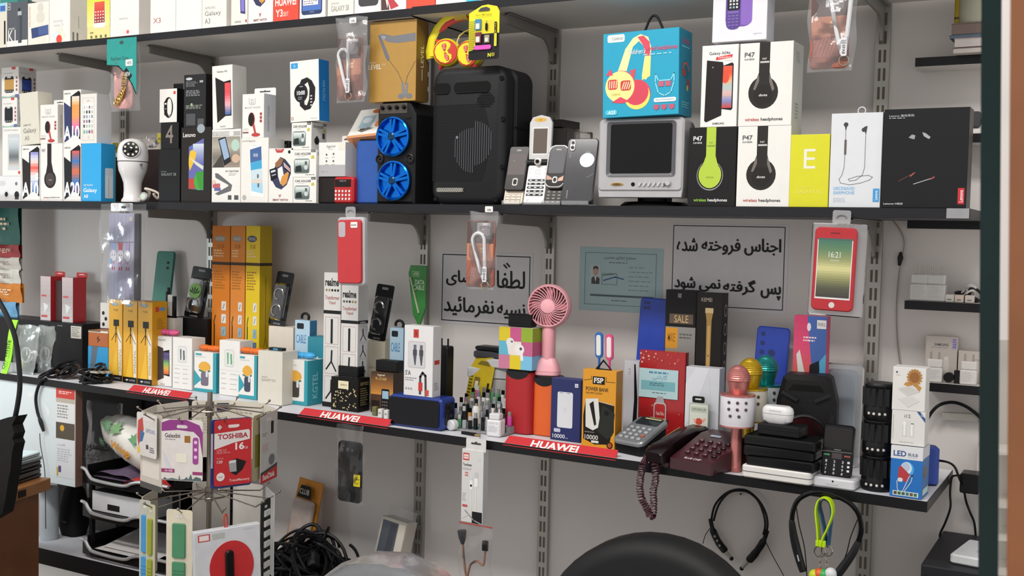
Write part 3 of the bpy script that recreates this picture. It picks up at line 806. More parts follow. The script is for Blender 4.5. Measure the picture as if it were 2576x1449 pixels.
for (u, v) in ((30, 36), (56, 34), (30, 55), (56, 55)): b.F.ell(u, v, 3.2, '5a5a5a').fuzz(u - 6, v + 9, u + 8, v + 12, 1, '9a9a9a')
hang_tab(b, 40, 74, .02)
# tall blue speaker behind
X = atz(920, .03, ZS); w = atz(955, .03, ZS) - atz(887, .03, ZS); hh = zat(353, X, .03) - ZS
r = thing('blue_speaker', 'plain tall blue upright speaker left of the blue-rimmed loudspeaker', 'speaker', (X, .034, ZS))
mb = MB(); mb.ext(rr(w, .05, .016, 6, 0, .025), frame_top(0), hh, .004); mb.build('body', mat('24509c', .35, 0, .05), r)
mb = MB(); mb.ext(rr(w * .86, .040, .014, 6, 0, .025), frame_top(hh), .004, .001); mb.build('top_cap', mat('1a1b20', .5), r)
zblue = ZS + hh + .0055
# tilted box lying across the blue speaker
X = atz(884, .02, zblue)
b = Carton()
r = thing('gadget_box', 'white and teal box with an orange band lying tilted on the blue speaker', 'box', (atz(889, .0, zblue) , .035, zblue + .004), (radians(-38), radians(-3), radians(-4)))
w, h, d = .105, .095, .04
mb = MB(); mb.box(-w / 2, 0, 0, w / 2, d, h, .0006)
for i, f in enumerate(mb.f):
 p, q, s = (Vector(mb.v[t]) for t in f[:3]); n = (q - p).cross(s - p)
 if abs(n.x) > max(abs(n.y), abs(n.z)): mb.mi[i] = 1
 elif abs(n.z) > abs(n.y): mb.mi[i] = 2
mb.build('carton', [mat('ece9e2', .42), mat('3f8d92', .42), mat('c9865a', .42)], r, 0)
F = Face(r, (-w / 2, 0, 0), (w, 0, 0), (0, 0, h), (0, -1, 0))
F.rect(0, 92, 100, 100, 'c98a5c').ell(58, 10, 16, 'b5622f', 8).rect(22, 26, 60, 68, '9fb8c4').ell(40, 42, 14, 'e3ebee', 10).poly([(24, 76), (54, 68), (70, 72), (40, 84)], '6d6a68').rect(30, 70, 44, 76, '4f3f3a').ell(80, 58, 10, 'd07a3c')
# ================================================================== middle shelf, right half
def film_bag(par, w, h, t, seed=1, mt=None, name='clear_bag', nu=10, nv=14, flare=0.0, z0=0.0):
 """thin crinkled pouch: front and back sheets joined at the rim; bottom edge at z0, centred on x"""
 rnd = random.Random(seed)
 ph = [rnd.uniform(0, 6.28) for _ in range(6)]
 jit = {}
 def pt(u, v, sgn):
  e = (sin(pi * min(max(u, 0), 1)) * sin(pi * (.08 + .84 * v))) ** .45
  k = (round(u * nu), round(v * nv))
  j = jit.setdefault(k, rnd.uniform(-1, 1))
  wob = .0025 * (sin(9 * u + ph[0] + 7 * v) + sin(15 * v + ph[1] - 5 * u)) + .0018 * j
  x = (u - .5) * w * (1 + flare * v) + .0025 * sin(11 * v + ph[2]) * (abs(u - .5) * 2)
  y = -sgn * t / 2 * e + (wob if sgn > 0 else wob * .4)
  return Vector((x, y, z0 + v * h + .002 * sin(8 * u + ph[3]) * v))
 mb = MB()
 mb.sheet(lambda u, v: pt(u, v, 1), nu, nv)
 mb.sheet(lambda u, v: pt(u, v, -1), nu, nv)
 return mb.build(name, mt or film(), par, .25)
def strap_case(label, xa, xb, yt, yb, Y, strap, seed, sticker=None):
 """rust-brown phone case with a wrist strap, in a crinkled bag, hung from the shelf edge"""
 zb_ = at((xa + xb) / 2, yb, Y).z
 X = at((xa + xb) / 2, yb, Y).x
 hB = at((xa + xb) / 2, yt, Y).z - zb_
 wB = (at(xb, yb, Y) - at(xa, yb, Y)).x
 r = thing('phone_case', label, 'phone case', (X, Y, zb_))
 w, h = .072, .148
 o = slab('case_back', w, h, .009, .009, mat('8d5242', .45, 0, .12, 60), r, .002, -.004, .005, -.0045)
 mb = MB(); mb.ext(rr(.028, .030, .006, 4, -.004 + .012, .005 + h - .026), frame_front(-.0062), .002, .0006); mb.build('camera_frame', mat('7d7678', .35), o)
 F = Face(r, (-.004 - w / 2 + .002, -.0048, .007), (w - .004, 0, 0), (0, 0, h - .004), (0, -1, 0))
 F.rect(0, 0, 100, 34, '54423f').rect(0, 34, 100, 60, 'b5765a').rect(38, 2, 88, 22, 'b9b4b8')
 F.poly([(0, 60), (70, 60), (100, 82), (100, 86), (0, 86)], '9a5b4a')
 for i in range(7): F.line([(2 + 10 * i, 84), (18 + 10 * i, 62)], 2.4, '7d4535')
 for i in range(6): F.ell(55 + 6 * (i % 3), 42 + 5 * (i // 3), 4, 'd9b07c')
 mb = MB(); mb.tube([Vector(p) for p in strap], .0042, 8); st = mb.build('wrist_strap', mat('d6d6d8', .5), r)
 p = Vector(strap[-1])
 mb = MB(); mb.ext(rr(.011, .034, .003, 3, p.x, p.z + .012), frame_front(p.y - .0065), .003, .0006); mb.build('strap_label', mat('e4e4e6', .5), st)
 Face(r, (p.x - .0055, p.y - .0065, p.z - .004), (.011, 0, 0), (0, 0, .033), (0, -1, 0)).text('SOLO', 10, 12, 90, 34, '33333a', .02).text('EPAB', 25, 40, 75, 92, '4a4a50', .02, -90)
 mb = MB(); mb.tube([(p.x + .009 * cos(a), p.y - .002, p.z - .012 + .009 * sin(a)) for a in [2 * pi * i / 16 for i in range(16)]], .0012, 6, closed=True); mb.build('key_ring', mat('a9a08c', .2, .9), st)
 if sticker:
  u, v = sticker
  mb = MB(); mb.ext(rr(.020, .013, .002, 2, u, v), frame_front(-.0135), .0004); sk = mb.build('price_sticker', mat('f2f1ee', .5), r, 0)
  Face(r, (u - .01, -.0135, v - .0065), (.02, 0, 0), (0, 0, .013), (0, -1, 0)).text('570', 30, 45, 75, 85, '3a3a3a', .02)
 film_bag(r, wB, hB, .024, seed, film(.2, 'eceef0', .08), flare=.12)
 return r
def loop(x0, ztop, x1, zbot, wd, y=-.009):
 pts = []
 for i in range(7): t = i / 6; pts.append((x1 - .002 + (x0 - wd - x1 + .002) * (t ** .8), y, zbot + (ztop - wd - zbot) * t))
 for i in range(1, 8): a = pi - pi * i / 8; pts.append((x0 + wd * cos(a), y, ztop - wd + wd * sin(a)))
 for i in range(7): t = 1 - i / 6; pts.append((x1 + .002 + (x0 + wd - x1 - .002) * (t ** .8), y, zbot + (ztop - wd - zbot) * t))
 return pts
strap_case('rust-brown phone case with white strap bagged beside the tan neckband box', 848, 918, 43, 258, -.016, loop(-.018, .125, -.002, .026, .014), 11, (.012, .19))
strap_case('rust-brown phone case with white strap bagged over the credit sign', 1180, 1244, 533, 728, -.016, loop(-.006, .125, .012, .022, .015), 12, (.022, .178))
strap_case('rust-brown phone case with white strap bagged high above the neckband box', 2033, 2146, -48, 180, -.016, loop(.016, .165, .024, .030, .020), 13)
# tan neckband carton on the blue-rimmed loudspeaker; loudspeaker first
X0, X1 = atz(945, .015, ZS), atz(1040, .015, ZS); w = X1 - X0; hh = zat(258, X0, .015) - ZS
r = thing('loudspeaker', 'black loudspeaker with two shiny blue wheel rims on its front', 'speaker', ((X0 + X1) / 2, .015, ZS))
BLK = mat('1d1d20', .5, 0, .1, 200, .1)
mb = MB(); pts = [(-w / 2, 0), (w / 2, 0), (w / 2, hh - .03), (w / 2 - .018, hh), (-w / 2 + .012, hh), (-w / 2, hh - .02)]
mb.ext(pts, frame_front(0), .12, .006); mb.build('cabinet', BLK, r, .5)
BLUE = mat('0f6fd0', .16, .85, .05)
def wheel(par, cx, cz, R, y):
 mb = MB(); mb.lathe([(R * .93, 0), (R, .004), (R, .010), (R * .93, .012), (R * .86, .008), (R * .84, .001)], (cx, y, cz), (0, -1, 0), 40)
 wl = mb.build('wheel_rim', BLUE, par)
 mb = MB(); mb.lathe([(R * .84, 0), (R * .5, -.006), (R * .2, .001)], (cx, y, cz), (0, -1, 0), 28); mb.build('cone', mat('8d929a', .5), wl)
 for i in range(5):
  a = pi / 2 + 2 * pi * i / 5
  for da in (-.13, .13):
   mb = MB(); mb.bar((cx + R * .2 * cos(a + da * 2), y - .011, cz + R * .2 * sin(a + da * 2)), (cx + R * .9 * cos(a + da), y - .007, cz + R * .9 * sin(a + da)), R * .13, .005, (0, 1, 0)); mb.build('spoke', BLUE, wl)
 mb = MB(); mb.lathe([(R * .22, .004), (R * .22, .012), (R * .12, .014), (.001, .013)], (cx, y, cz), (0, -1, 0), 16); mb.build('hub', mat('123a5c', .25, .6), wl)
RW = w * .43
wheel(r, -.002, hh * .655, RW, -.001)
wheel(r, .002, hh * .225, RW, -.001)
for sx in (-1, 1):
 mb = MB(); mb.lathe([(.0115, 0), (.0115, .003), (.009, .004), (.007, .001), (.002, .0)], (sx * w * .40, 0, hh * .44), (0, -1, 0), 20); mb.build('tweeter', mat('26262a', .35), r)
 mb = MB(); mb.box(sx * w * .32 - .007, -.002, hh * .83, sx * w * .32 + .007, 0, hh * .842); mb.build('port_slit', mat('0c0c0d', .6), r, 0)
mb = MB(); mb.box(-w * .42, -.001, hh * .885, w * .30, 0, hh * .985, .0004); pn = mb.build('control_panel', mat('47403a', .3), r, 0)
for i in range(4):
 mb = MB(); mb.lathe([(.0048, 0), (.0048, .006), (.0035, .008), (.001, .008)], (-w * .34 + i * w * .19, -.001, hh * .94), (0, -1, .3), 12); mb.build('knob', mat('2a2a2c', .2, .3), pn)
zc = ZS + hh + .0005
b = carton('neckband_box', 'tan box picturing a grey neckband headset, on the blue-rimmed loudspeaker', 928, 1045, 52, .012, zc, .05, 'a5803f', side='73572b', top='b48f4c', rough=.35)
b.F.poly([(18, 17), (28, 15), (50, 19), (98, 17), (98, 27), (60, 28), (40, 26), (30, 22), (24, 21)], '6d6e74').ell(28, 20, 7, '8b8c92', 2.6).poly([(18, 17), (24, 18), (44, 46), (40, 50), (34, 44)], '65666c').line([(42, 48), (62, 64), (74, 80)], 1.2, '6b5a3c').line([(98, 52), (82, 70), (78, 80)], 1.2, '6b5a3c').poly([(70, 78), (74, 76), (79, 94), (72, 95)], '75767c').poly([(80, 76), (84, 78), (82, 94), (77, 94)], '75767c').ell(70, 94, 7, '6d6e74', 3.2).ell(86, 94, 7, '6d6e74', 3.2)
b.F.text('LEVEL', -2, 53, 26, 59, 'e9e2d2', .01).text('U PRO', 28, 52.5, 35, 54.5, 'e9e2d2').text('SAMSUNG', 1, 49.5, 13, 51.5, 'd9cfb8')
b.S.text('LEVEL', 38, 30, 62, 58, 'd8c9a8', .005, 90).rect(47, 60, 53, 74, 'd8c9a8')
# big black trolley loudspeaker
Yb = .02
X0, X1 = atz(1081, Yb, ZS), atz(1266, Yb, ZS); w = X1 - X0; Xm = (X0 + X1) / 2
hh = zat(166, Xm, Yb) - ZS
r = thing('party_speaker', 'large black trolley loudspeaker with dotted grille beside the television', 'speaker', (Xm, Yb, ZS))
BK2 = mat('232327', .5, 0, .12, 260, .12)
def taper(y):
 return [(p[0], p[1]) for p in rr(w, hh, .035, 8, 0, hh / 2)]
mb = MB(); P0 = rr(w, hh, .034, 8, 0, hh / 2)
R = []
for (ins, y) in ((.016, 0), (.007, .003), (.001, .010), (0, .02), (.0, .035), (.006, .04), (.006, .05), (0.0, .055), (.0, .125), (.012, .14)):
 R.append([Vector((p[0], y, p[1])) for p in inset(P0, ins)])
mb.rings(R); cab = mb.build('cabinet', BK2, r, .7)
DK = mat('0b0b0c', .8)
for (u0, u1) in ((.03, .255), (.31, .80)):
 mb = MB(); pts = rr(w * (u1 - u0), hh * .08, .011, 6, w * ((u0 + u1) / 2 - .5), hh * .845)
 mb.ext(pts, frame_front(-.0012), .0012); g = mb.build('handle_recess', DK, r, 0)
 mb = MB(); mb.box(w * (u0 - .5) + .006, -.0035, hh * .806, w * (u1 - .5) - .006, -.001, hh * .813, .0008); mb.build('recess_lip', BK2, g)
mb = MB()
for j in range(52):
 z = hh * (.17 + .0108 * j)
 mb.box(-w * .47, -.0009, z, w * (.30 - .10 * ((j - 26) / 26) ** 2), 0, z + hh * .005)
mb.build('horizontal_ribs', mat('1a1a1d', .45), r, 0)['kind'] = 'stuff'
mb = MB()
for i in range(17):
 x = w * (-.16 + .030 * i)
 q = (i - 8) / 8.5
 zc_ = .42 if i < 9 else .47
 hz = .17 * math.sqrt(max(0, 1 - q * q)) + .02
 mb.box(x, -.0016, hh * (zc_ - hz), x + w * .010, 0, hh * (zc_ + hz * .7))
mb.build('vertical_ribs', mat('46464b', .4), r, 0)['kind'] = 'stuff'
mb = MB()
for i in range(9):
 for j in range(7):
  if ((i - 4) / 4.4) ** 2 + ((j - 3) / 3.4) ** 2 < 1:
   mb.box(w * (.13 + .026 * i), -.0015, hh * (.70 + .0155 * j), w * (.13 + .026 * i) + w * .014, -.0001, hh * (.70 + .0155 * j) + hh * .009)
mb.build('speaker_holes', DK, r, 0)['kind'] = 'stuff'
mb = MB(); mb.ext(rr(w * .37, hh * .035, .006, 4, -w * .225, hh * .105), frame_front(-.002), .002, .0005); bd = mb.build('badge_strip', mat('6e6c66', .35, .6), r)
mb = MB()
for i in range(12):
 for s in (-1, 1):
  x = -w * .39 + i * w * .03
  mb.bar((x, -.0023, hh * .105 - s * .004), (x + w * .03, -.0023, hh * .105 + s * .004), .0009, .0006, (0, 1, 0))
mb.build('lattice', mat('c9c6bc', .3, .7), bd, 0)['kind'] = 'stuff'
for (u, v) in ((.44, .90), (.47, .61), (.47, .27), (.40, .035), (-.42, .04)):
 mb = MB(); mb.lathe([(.006, 0), (.0045, .0025), (.001, .001)], (w * u, .001, hh * v), (0, -1, 0), 12); mb.build('screw_well', DK, r)
for v in (.36, .56):
 mb = MB(); mb.box(w / 2, .045, hh * v, w / 2 + .0012, .12, hh * v + .003); mb.build('side_groove', DK, r, 0)
mb = MB(); mb.lathe([(.0035, 0), (.0035, .002), (.001, .003)], (-w * .13, -.001, hh * .485), (0, -1, 0), 10); mb.build('emblem', mat('6a6a6e', .3), r)
ztop = ZS + hh
# children's headphones sitting on the big loudspeaker
Xh = atz(1122, .05, ztop)
r = thing('headphones', 'yellow and red children headphones resting on the big loudspeaker', 'headphones', (Xh, .05, ztop + .002))
YEL, RED, PALE = mat('e3d62c', .35), mat('c93a32', .38), mat('e0c964', .4)
cz = .034
def px(x, y):
 p = at(x, y, .05); return Vector((p.x - Xh, 0, p.z - ztop - .002))
for k, (cx, cy, ax, nm) in enumerate(((1123, 132, (.30, -.95, -.05), 0), (1172, 134, (.05, -.99, -.05), 1))):
 c0 = px(cx, cy); c0.y = .0 if k == 0 else .014
 A = Vector(ax).normalized()
 mb = MB(); mb.lathe([(.026, -.026), (.032, -.022), (.033, -.012), (.030, -.008)], c0, A, 32); cu = mb.build('ear_cushion', mat('c9a95e', .5), r)
 mb = MB(); mb.lathe([(.0315, -.009), (.0325, 0), (.030, .006), (.026, .009)], c0, A, 32); cu = mb.build('ear_cup', YEL, r)
 mb = MB(); mb.lathe([(.0285, .0085), (.0275, .0098), (.01, .0108), (.001, .011)], c0, A, 28); mb.build('cup_face', RED, cu)
 a = (Vector((1, 0, 0)) - A * A.x).normalized(); bz = a.cross(A) * -1
 if bz.z < 0: bz = -bz
 oo = c0 + A * .0108
 F = Face(r, oo - a * .022 - bz * .022, a * .044, bz * .044, A)
 F.poly([(50, -8), (66, -4), (80, 10), (76, 30), (62, 40), (66, 54), (84, 64), (84, 84), (66, 102), (50, 108), (24, 100), (2, 80), (-8, 50), (2, 18), (24, 0)], 'e3d62c')
 F.poly([(34, 8), (52, 4), (58, 18), (52, 44), (44, 48), (36, 36), (30, 18)], 'b5331f').poly([(44, 50), (54, 54), (70, 72), (72, 92), (58, 98), (46, 80)], 'b5331f')
 for i in range(4): F.line([(36, 12 + 8 * i), (50, 8 + 8 * i)], 4, 'e9a487'); F.line([(50, 62 + 8 * i), (64, 66 + 8 * i)], 4, 'e9a487')
 F.text('Celebrat', 68, 24, 75, 60, '9a8a1e', .01, -90)
 for (sx, sz) in ((-.026, .026), (-.016, -.030)) if k == 0 else ((.016, -.030),):
  t0 = c0 + Vector((sx * .8, .003, sz * .85)); d = Vector((sx, 0, sz)).normalized()
  mb = MB(); mb.lathe([(.009, 0), (.007, .006), (.001, .016)], t0, d, 10); mb.build('horn', RED, cu)
path = [px(x, y) for x, y in ((1082, 148), (1080, 130), (1086, 100), (1100, 72), (1120, 52), (1145, 40), (1170, 34), (1195, 34), (1215, 42), (1232, 60), (1238, 90))]
sm = []
for i in range(len(path) - 1):
 for t in (0, .5): sm.append(path[i].lerp(path[i + 1], t))
sm.append(path[-1])
mb = MB(); mb.tube(sm, .0105, 10, flat=.38, up=(0, 1, 0)); mb.build('headband', YEL, r)
mb = MB(); mb.tube([p + Vector((.006, 0, -.007)) for p in sm[6:14]], [.004, .0075, .008, .008, .008, .008, .007, .004], 10, flat=.5, up=(0, 1, 0)); mb.build('headband_pad', RED, r)
mb = MB()
pA, pB = px(1150, 40), px(1178, 36)
for i in range(9):
 p = pA.lerp(pB, i / 8); mb.tube([p + Vector((.0012 * sin(a), .012 * cos(a), .0105 * sin(a))) for a in [2 * pi * q / 14 for q in range(14)]], .0017, 6, closed=True)
mb.build('wound_cable', PALE, r)['kind'] = 'stuff'
mb = MB(); mb.tube([px(1152, 116), px(1150, 105), px(1156, 90), px(1168, 80), px(1182, 74)], .0018, 6); mb.build('cord', PALE, r)
mb = MB(); mb.bar(px(1084, 138), px(1098, 136), .012, .010); mb.build('hinge', YEL, r)
# SIM adapter card hung from the top shelf
Y = -.014
c0 = at(1216, 150, Y); wS = (at(1252, 140, Y) - at(1176, 140, Y)).x; hS = at(1214, 12, Y).z - c0.z
r = thing('sim_adapter_card', 'yellow and black blister card of SIM adapters hung from the top shelf', 'blister pack', (c0.x, Y, c0.z))
pts = [(-wS / 2, .004), (-wS / 2 + .004, 0), (wS / 2 - .004, 0), (wS / 2, .004), (wS / 2, hS * .86), (wS * .42, hS * .95), (wS * .12, hS), (-wS * .08, hS * .985), (-wS * .5, hS * .86)]
mb = MB(); mb.ext(pts, frame_front(0), .0008); mb.build('backing_card', mat('232126', .45), r, 0)
F = Face(r, (-wS / 2, 0, 0), (wS, 0, 0), (0, 0, hS), (0, -1, 0))
F.poly([(0, 14), (42, 1.5), (62, 0.4), (92, 5), (100, 14), (100, 53), (60, 53), (60, 40), (22, 40), (22, 80), (0, 84)], 'e9dc1e').rect(22, 28, 84, 53, 'd3c52c')
for j in range(16):
 for i in range(5): F.rect(1.5 + 4 * i, 29 + 3.6 * j, 3.8 + 4 * i, 30.8 + 3.6 * j, '2a2822')
F.poly([(30, 12), (40, 6), (58, 4.5), (70, 8), (68, 12)], '3a3a40').text('Nano-SIM Adapter', 22, 16.5, 78, 20, '8a7f18', .01).line([(22, 23), (76, 21.5)], .8, '8a7f18')
F.rect(86, 33, 94, 54, '2a2620').rect(86, 54, 94, 77, 'e2d628').text('4 in 1 set', 88, 35, 92, 53, 'cfc640', .01, -90).text('noosy adapter', 88, 56, 92, 76, '5a5424', .0, -90).text('N', 66, 89, 76, 96, 'e8dc30', .03).fuzz(78, 89, 90, 96, 3, 'd8cc30')
for (u0, v0, u1, v1, c, c2) in ((22, 26, 42, 46, '3f7fa6', 'e8e4d2'), (23, 50, 43, 70, '6d2f3c', 'e6e0c8'), (54, 56, 70, 70, '9a937c', 'e6e0c8')):
 mb = MB(); mb.box(-wS / 2 + wS * u0 / 100, -.004, hS * (1 - v1 / 100), -wS / 2 + wS * u1 / 100, -.0006, hS * (1 - v0 / 100), .0008); tr = mb.build('sim_tray', mat(c, .3), r, 0)
 uu, vv = u0 + (u1 - u0) * .18, v0 + (v1 - v0) * .4
 mb = MB(); mb.box(-wS / 2 + wS * uu / 100, -.0046, hS * (1 - (v1 - 2) / 100), -wS / 2 + wS * (u1 - 4) / 100, -.004, hS * (1 - vv / 100)); mb.build('sim_card', mat(c2, .35), tr, 0)
mb = MB(); mb.tube([(wS * .1, -.003, hS * (1 - v / 100)) for v in (29, 34, 35.5, 46, 48)], [.0004, .0006, .0028, .0028, .0012], 8); mb.build('eject_pin', mat('26221e', .4), r)
mb = MB(); mb.ext(rr(wS * .56, hS * .085, .0045, 5, -wS * .02, hS * .22), frame_front(-.004), .0035, .001); mb.build('pink_file', mat('d04fb2', .35), r)
# dark bagged boxes and a lens jar behind the old phones
for i, (xa, xb, yt, rz, lb) in enumerate(((1326, 1420, 322, 3, 'lowest dark bagged box stacked behind the flip phone'), (1324, 1416, 302, -5, 'topmost dark bagged box stacked behind the flip phone'))):
 zb = ZS if i == 0 else zbx
 bx_ = carton('bagged_box', lb, xa, xb, yt, .17, zb, .08, '34302c', cat='box', rz=rz, rough=.2)
 zbx = bx_.zt + .001
crumple('plastic_bag', 'loose shiny grey plastic film hanging behind the chrome slider phone', 'bag', atz(1402, .13, ZS), .135, ZS, .05, .03, .085, film(.45, '8a8f98', .1), seed=9)
X = atz(1458, .13, ZS); h_ = zat(352, X, .13) - ZS
r = thing('camera_lens', 'black camera-lens shaped jar behind the glass-backed phone', 'jar', (X, .14, ZS))
mb = MB(); mb.lathe([(.026, 0), (.027, .01), (.027, h_ * .5), (.024, h_ * .55), (.0275, h_ * .6), (.0275, h_ * .82)], n=28); mb.build('barrel', mat('17171a', .25), r)
mb = MB(); mb.lathe([(.0278, h_ * .82), (.0285, h_ * .86), (.0285, h_ * .97), (.025, h_)], n=28); mb.build('focus_ring', mat('222226', .2, .4), r)
for i in range(14):
 a = 2 * pi * i / 14; mb = MB(); mb.bar((.0286 * cos(a), .0286 * sin(a), h_ * .87), (.0286 * cos(a), .0286 * sin(a), h_ * .96), .003, .001); mb.build('grip_notch', mat('8d7f68', .2, .6), r)
mb = MB(); mb.lathe([(.022, h_), (.022, h_ + .016), (.02, h_ + .018)], n=24); mb.build('clear_lid', film(.3, 'd9d2c8', .12, .05), r)
# ---- four old phones on clear stands
def stand(par, w, back=.05):
 mb = MB()
 mb.box(-w / 2, -.018, 0, w / 2, back, .002); mb.box(-w / 2, -.018, .002, w / 2, -.0155, .009)
 mb.ext([(back - .004, .002), (back, .002), (.02, .06), (.016, .06)], frame_side(-w / 2 + .004), w - .008)
 return mb.build('acrylic_stand', film(.3, 'dfe3e6', .08, .0), par, 0)
def old_phone(name, label, xc, Y, rz=4):
 X = atz(xc, Y, ZS)
 return thing(name, label, 'phone', (X, Y, ZS), (0, 0, radians(rz)))
LEAN = Matrix.Translation((0, -.013, .0035)) @ Matrix.Rotation(radians(-17), 4, 'X')
def put(mb, name, mt, par, smooth=.6, mtx=LEAN):
 return mb.build(name, mt, par, smooth, mtx)
def leanface(par, x0, z0, w, h, y, mtx=LEAN):
 q = mtx.to_3x3()
 return Face(par, mtx @ Vector((x0, y, z0)), q @ Vector((w, 0, 0)), q @ Vector((0, 0, h)), q @ Vector((0, -1, 0)))
# slide phone with cream keypad
r = old_phone('slide_phone', 'black slide phone with a cream keypad on a clear stand', 1293, .018)
mb = MB(); mb.ext(rr(.046, .060, .005, 4, 0, .030), frame_front(.004), .008, .001); put(mb, 'keypad_half', mat('d8c9b8', .35), r)
mb = MB(); mb.ext(rr(.048, .104, .006, 5, .002, .080), frame_front(-.005), .009, .0015); up = put(mb, 'screen_half', mat('211c1c', .25), r)
F = leanface(r, -.021, .031, .046, .098, -.005); F.rect(6, 16, 94, 66, '4d4444').ell(30, 32, 4, '67605f').text('NOKIA', 38, 5, 62, 9, 'd9d5d0', .02)
F.rect(38, 74, 66, 92, 'b9b6b2', .004).rect(43, 77, 61, 89, '1a1616', .003)
F = leanface(r, -.023, 0, .046, .031, .004)
for j in range(3):
 for i in range(3): F.box(8 + 29 * i, 30 + 21 * j, 32 + 29 * i, 46 + 21 * j, 2, '8c8278')
stand(r, .044)
# flip phone
r = old_phone('flip_phone', 'open white flip phone with a camera hinge on a clear stand', 1347, .022)
mb = MB(); mb.ext(rr(.050, .090, .006, 4, 0, .045), frame_front(0), .010, .0015); kb = put(mb, 'keypad_half', mat('ecebe8', .3), r)
LE2 = Matrix.Translation((0, -.013 + .028, .0035 + .097)) @ Matrix.Rotation(radians(-3), 4, 'X')
pts = [(-.026, 0), (.026, 0), (.027, .082), (.020, .094), (.0, .099), (-.020, .094), (-.027, .082)]
mb = MB(); mb.ext(pts, frame_front(0), .009, .0012); up = put(mb, 'screen_half', mat('c4c3c2', .3, .2), r, .6, LE2)
F = leanface(r, -.026, 0, .052, .098, 0, LE2); F.ell(48, 10, 28, 'c9a24a', 5).rect(14, 26, 88, 90, 'e0dfde').rect(19, 30, 83, 86, '5b4f48').text('SHARP', 42, 9, 56, 11.5, '6a5020', .02)
mb = MB(); mb.tube([(-.031, .017, .094), (.031, .017, .094)], .008, 14); hg = mb.build('hinge', mat('222226', .35), r)
mb = MB(); mb.lathe([(.0085, 0), (.0085, .010), (.006, .011)], (0, .016, .0945), (0, -1, .15), 16); cm = mb.build('camera', mat('b9b4ae', .3, .4), hg)
mb = MB(); mb.lathe([(.0045, 0), (.0045, .012), (.001, .0124)], (0, .016, .0945), (0, -1, .15), 14); mb.build('lens', mat('101014', .1), cm)
F = leanface(r, -.025, 0, .050, .090, 0)
F.ell(50, 20, 17, 'c5c4c2', 11).ell(50, 20, 14, 'eeedea', 9).box(42, 15, 58, 24, 2, 'a3a2a0')
for s in (12, 84): F.rect(s - 4, 10, s + 8, 13, 'c4c3c0').rect(s - 4, 20, s + 8, 23, 'c4c3c0')
for j in range(5):
 F.rect(10, 38 + 9.4 * j, 90, 43.5 + 9.4 * j, '2f3034', .001)
 for i in range(3): F.rect(17 + 27 * i, 39.6 + 9.4 * j, 28 + 27 * i, 42 + 9.4 * j, 'c9cacc')
F.rect(14, 88, 24, 93, 'c9c8c6')
stand(r, .046, .058)
# chrome slider
r = old_phone('slider_phone', 'rounded chrome and black slider phone on a clear stand', 1394, .018)
mb = MB(); mb.ext(rr(.045, .060, .008, 5, 0, .030), frame_front(.005), .008, .001); put(mb, 'keypad_half', mat('2a2625', .35), r)
mb = MB(); mb.ext(rr(.050, .100, .017, 8, .001, .084), frame_front(-.005), .010, .002); up = put(mb, 'chrome_frame', mat('b5b3b0', .18, .85), r)
mb = MB(); mb.ext(rr(.044, .094, .015, 8, .001, .084), frame_front(-.0058), .002, .0004); put(mb, 'screen_half', mat('2b2a2b', .15), r)
F = leanface(r, -.021, .037, .044, .094, -.0058); F.rect(10, 14, 90, 68, '45454a', .004).text('NOKIA', 38, 8, 64, 11.5, 'e0e0e0', .02).poly([(4, 72), (30, 78), (40, 84), (4, 84)], 'b08a78').poly([(70, 80), (96, 74), (94, 86), (66, 88)], 'c49a88').rect(38, 76, 64, 92, 'c6c3c0', .004).rect(43, 79, 59, 89, '201e1e', .003)
F = leanface(r, -.0225, 0, .045, .036, .005)
for j in range(4):
 for i in range(3): F.rect(10 + 28 * i, 14 + 21 * j, 33 + 28 * i, 30 + 21 * j, '3a3533').rect(16 + 28 * i, 20 + 21 * j, 26 + 28 * i, 25 + 21 * j, '9c9690')
stand(r, .042)
# glass-backed smartphone
r = old_phone('smartphone', 'dark glass-backed smartphone with a silver ring disc on a stand', 1452, .016, 8)
mb = MB(); mb.ext(rr(.070, .146, .009, 6, .002, .075), frame_front(-.003), .009, .002); put(mb, 'back_glass', mat('3a3a3d', .12, .2, .05, coat=.4), r)
mb = MB(); mb.ext(rr(.012, .026, .0058, 5, -.020, .131), frame_front(-.0048), .002, .0005); cm = put(mb, 'camera_bump', mat('77777a', .25, .4), r)
mb = MB(); mb.ext(circ(.0038, None, 12, -.020, .137), frame_front(-.0056), .001); mb.ext(circ(.0038, None, 12, -.020, .126), frame_front(-.0056), .001); put(mb, 'lenses', mat('131316', .1), cm)
mb = MB(); mb.ext(circ(.0165, None, 28, .016, .097), frame_front(-.0045), .0016, .0004); put(mb, 'ring_disc', mat('c4c2c0', .3, .3), r)
F = leanface(r, -.033, .002, .070, .146, -.003); F.ell(70, 24, 9, '5d666e', 4).line([(74, 62), (94, 56)], .8, '8b8e92').text('HUAWEI', 16, 82, 20, 94, 'a9a9ab', 0, 90).fuzz(12, 22, 17, 32, 4, '8d8d90')
stand(r, .06)
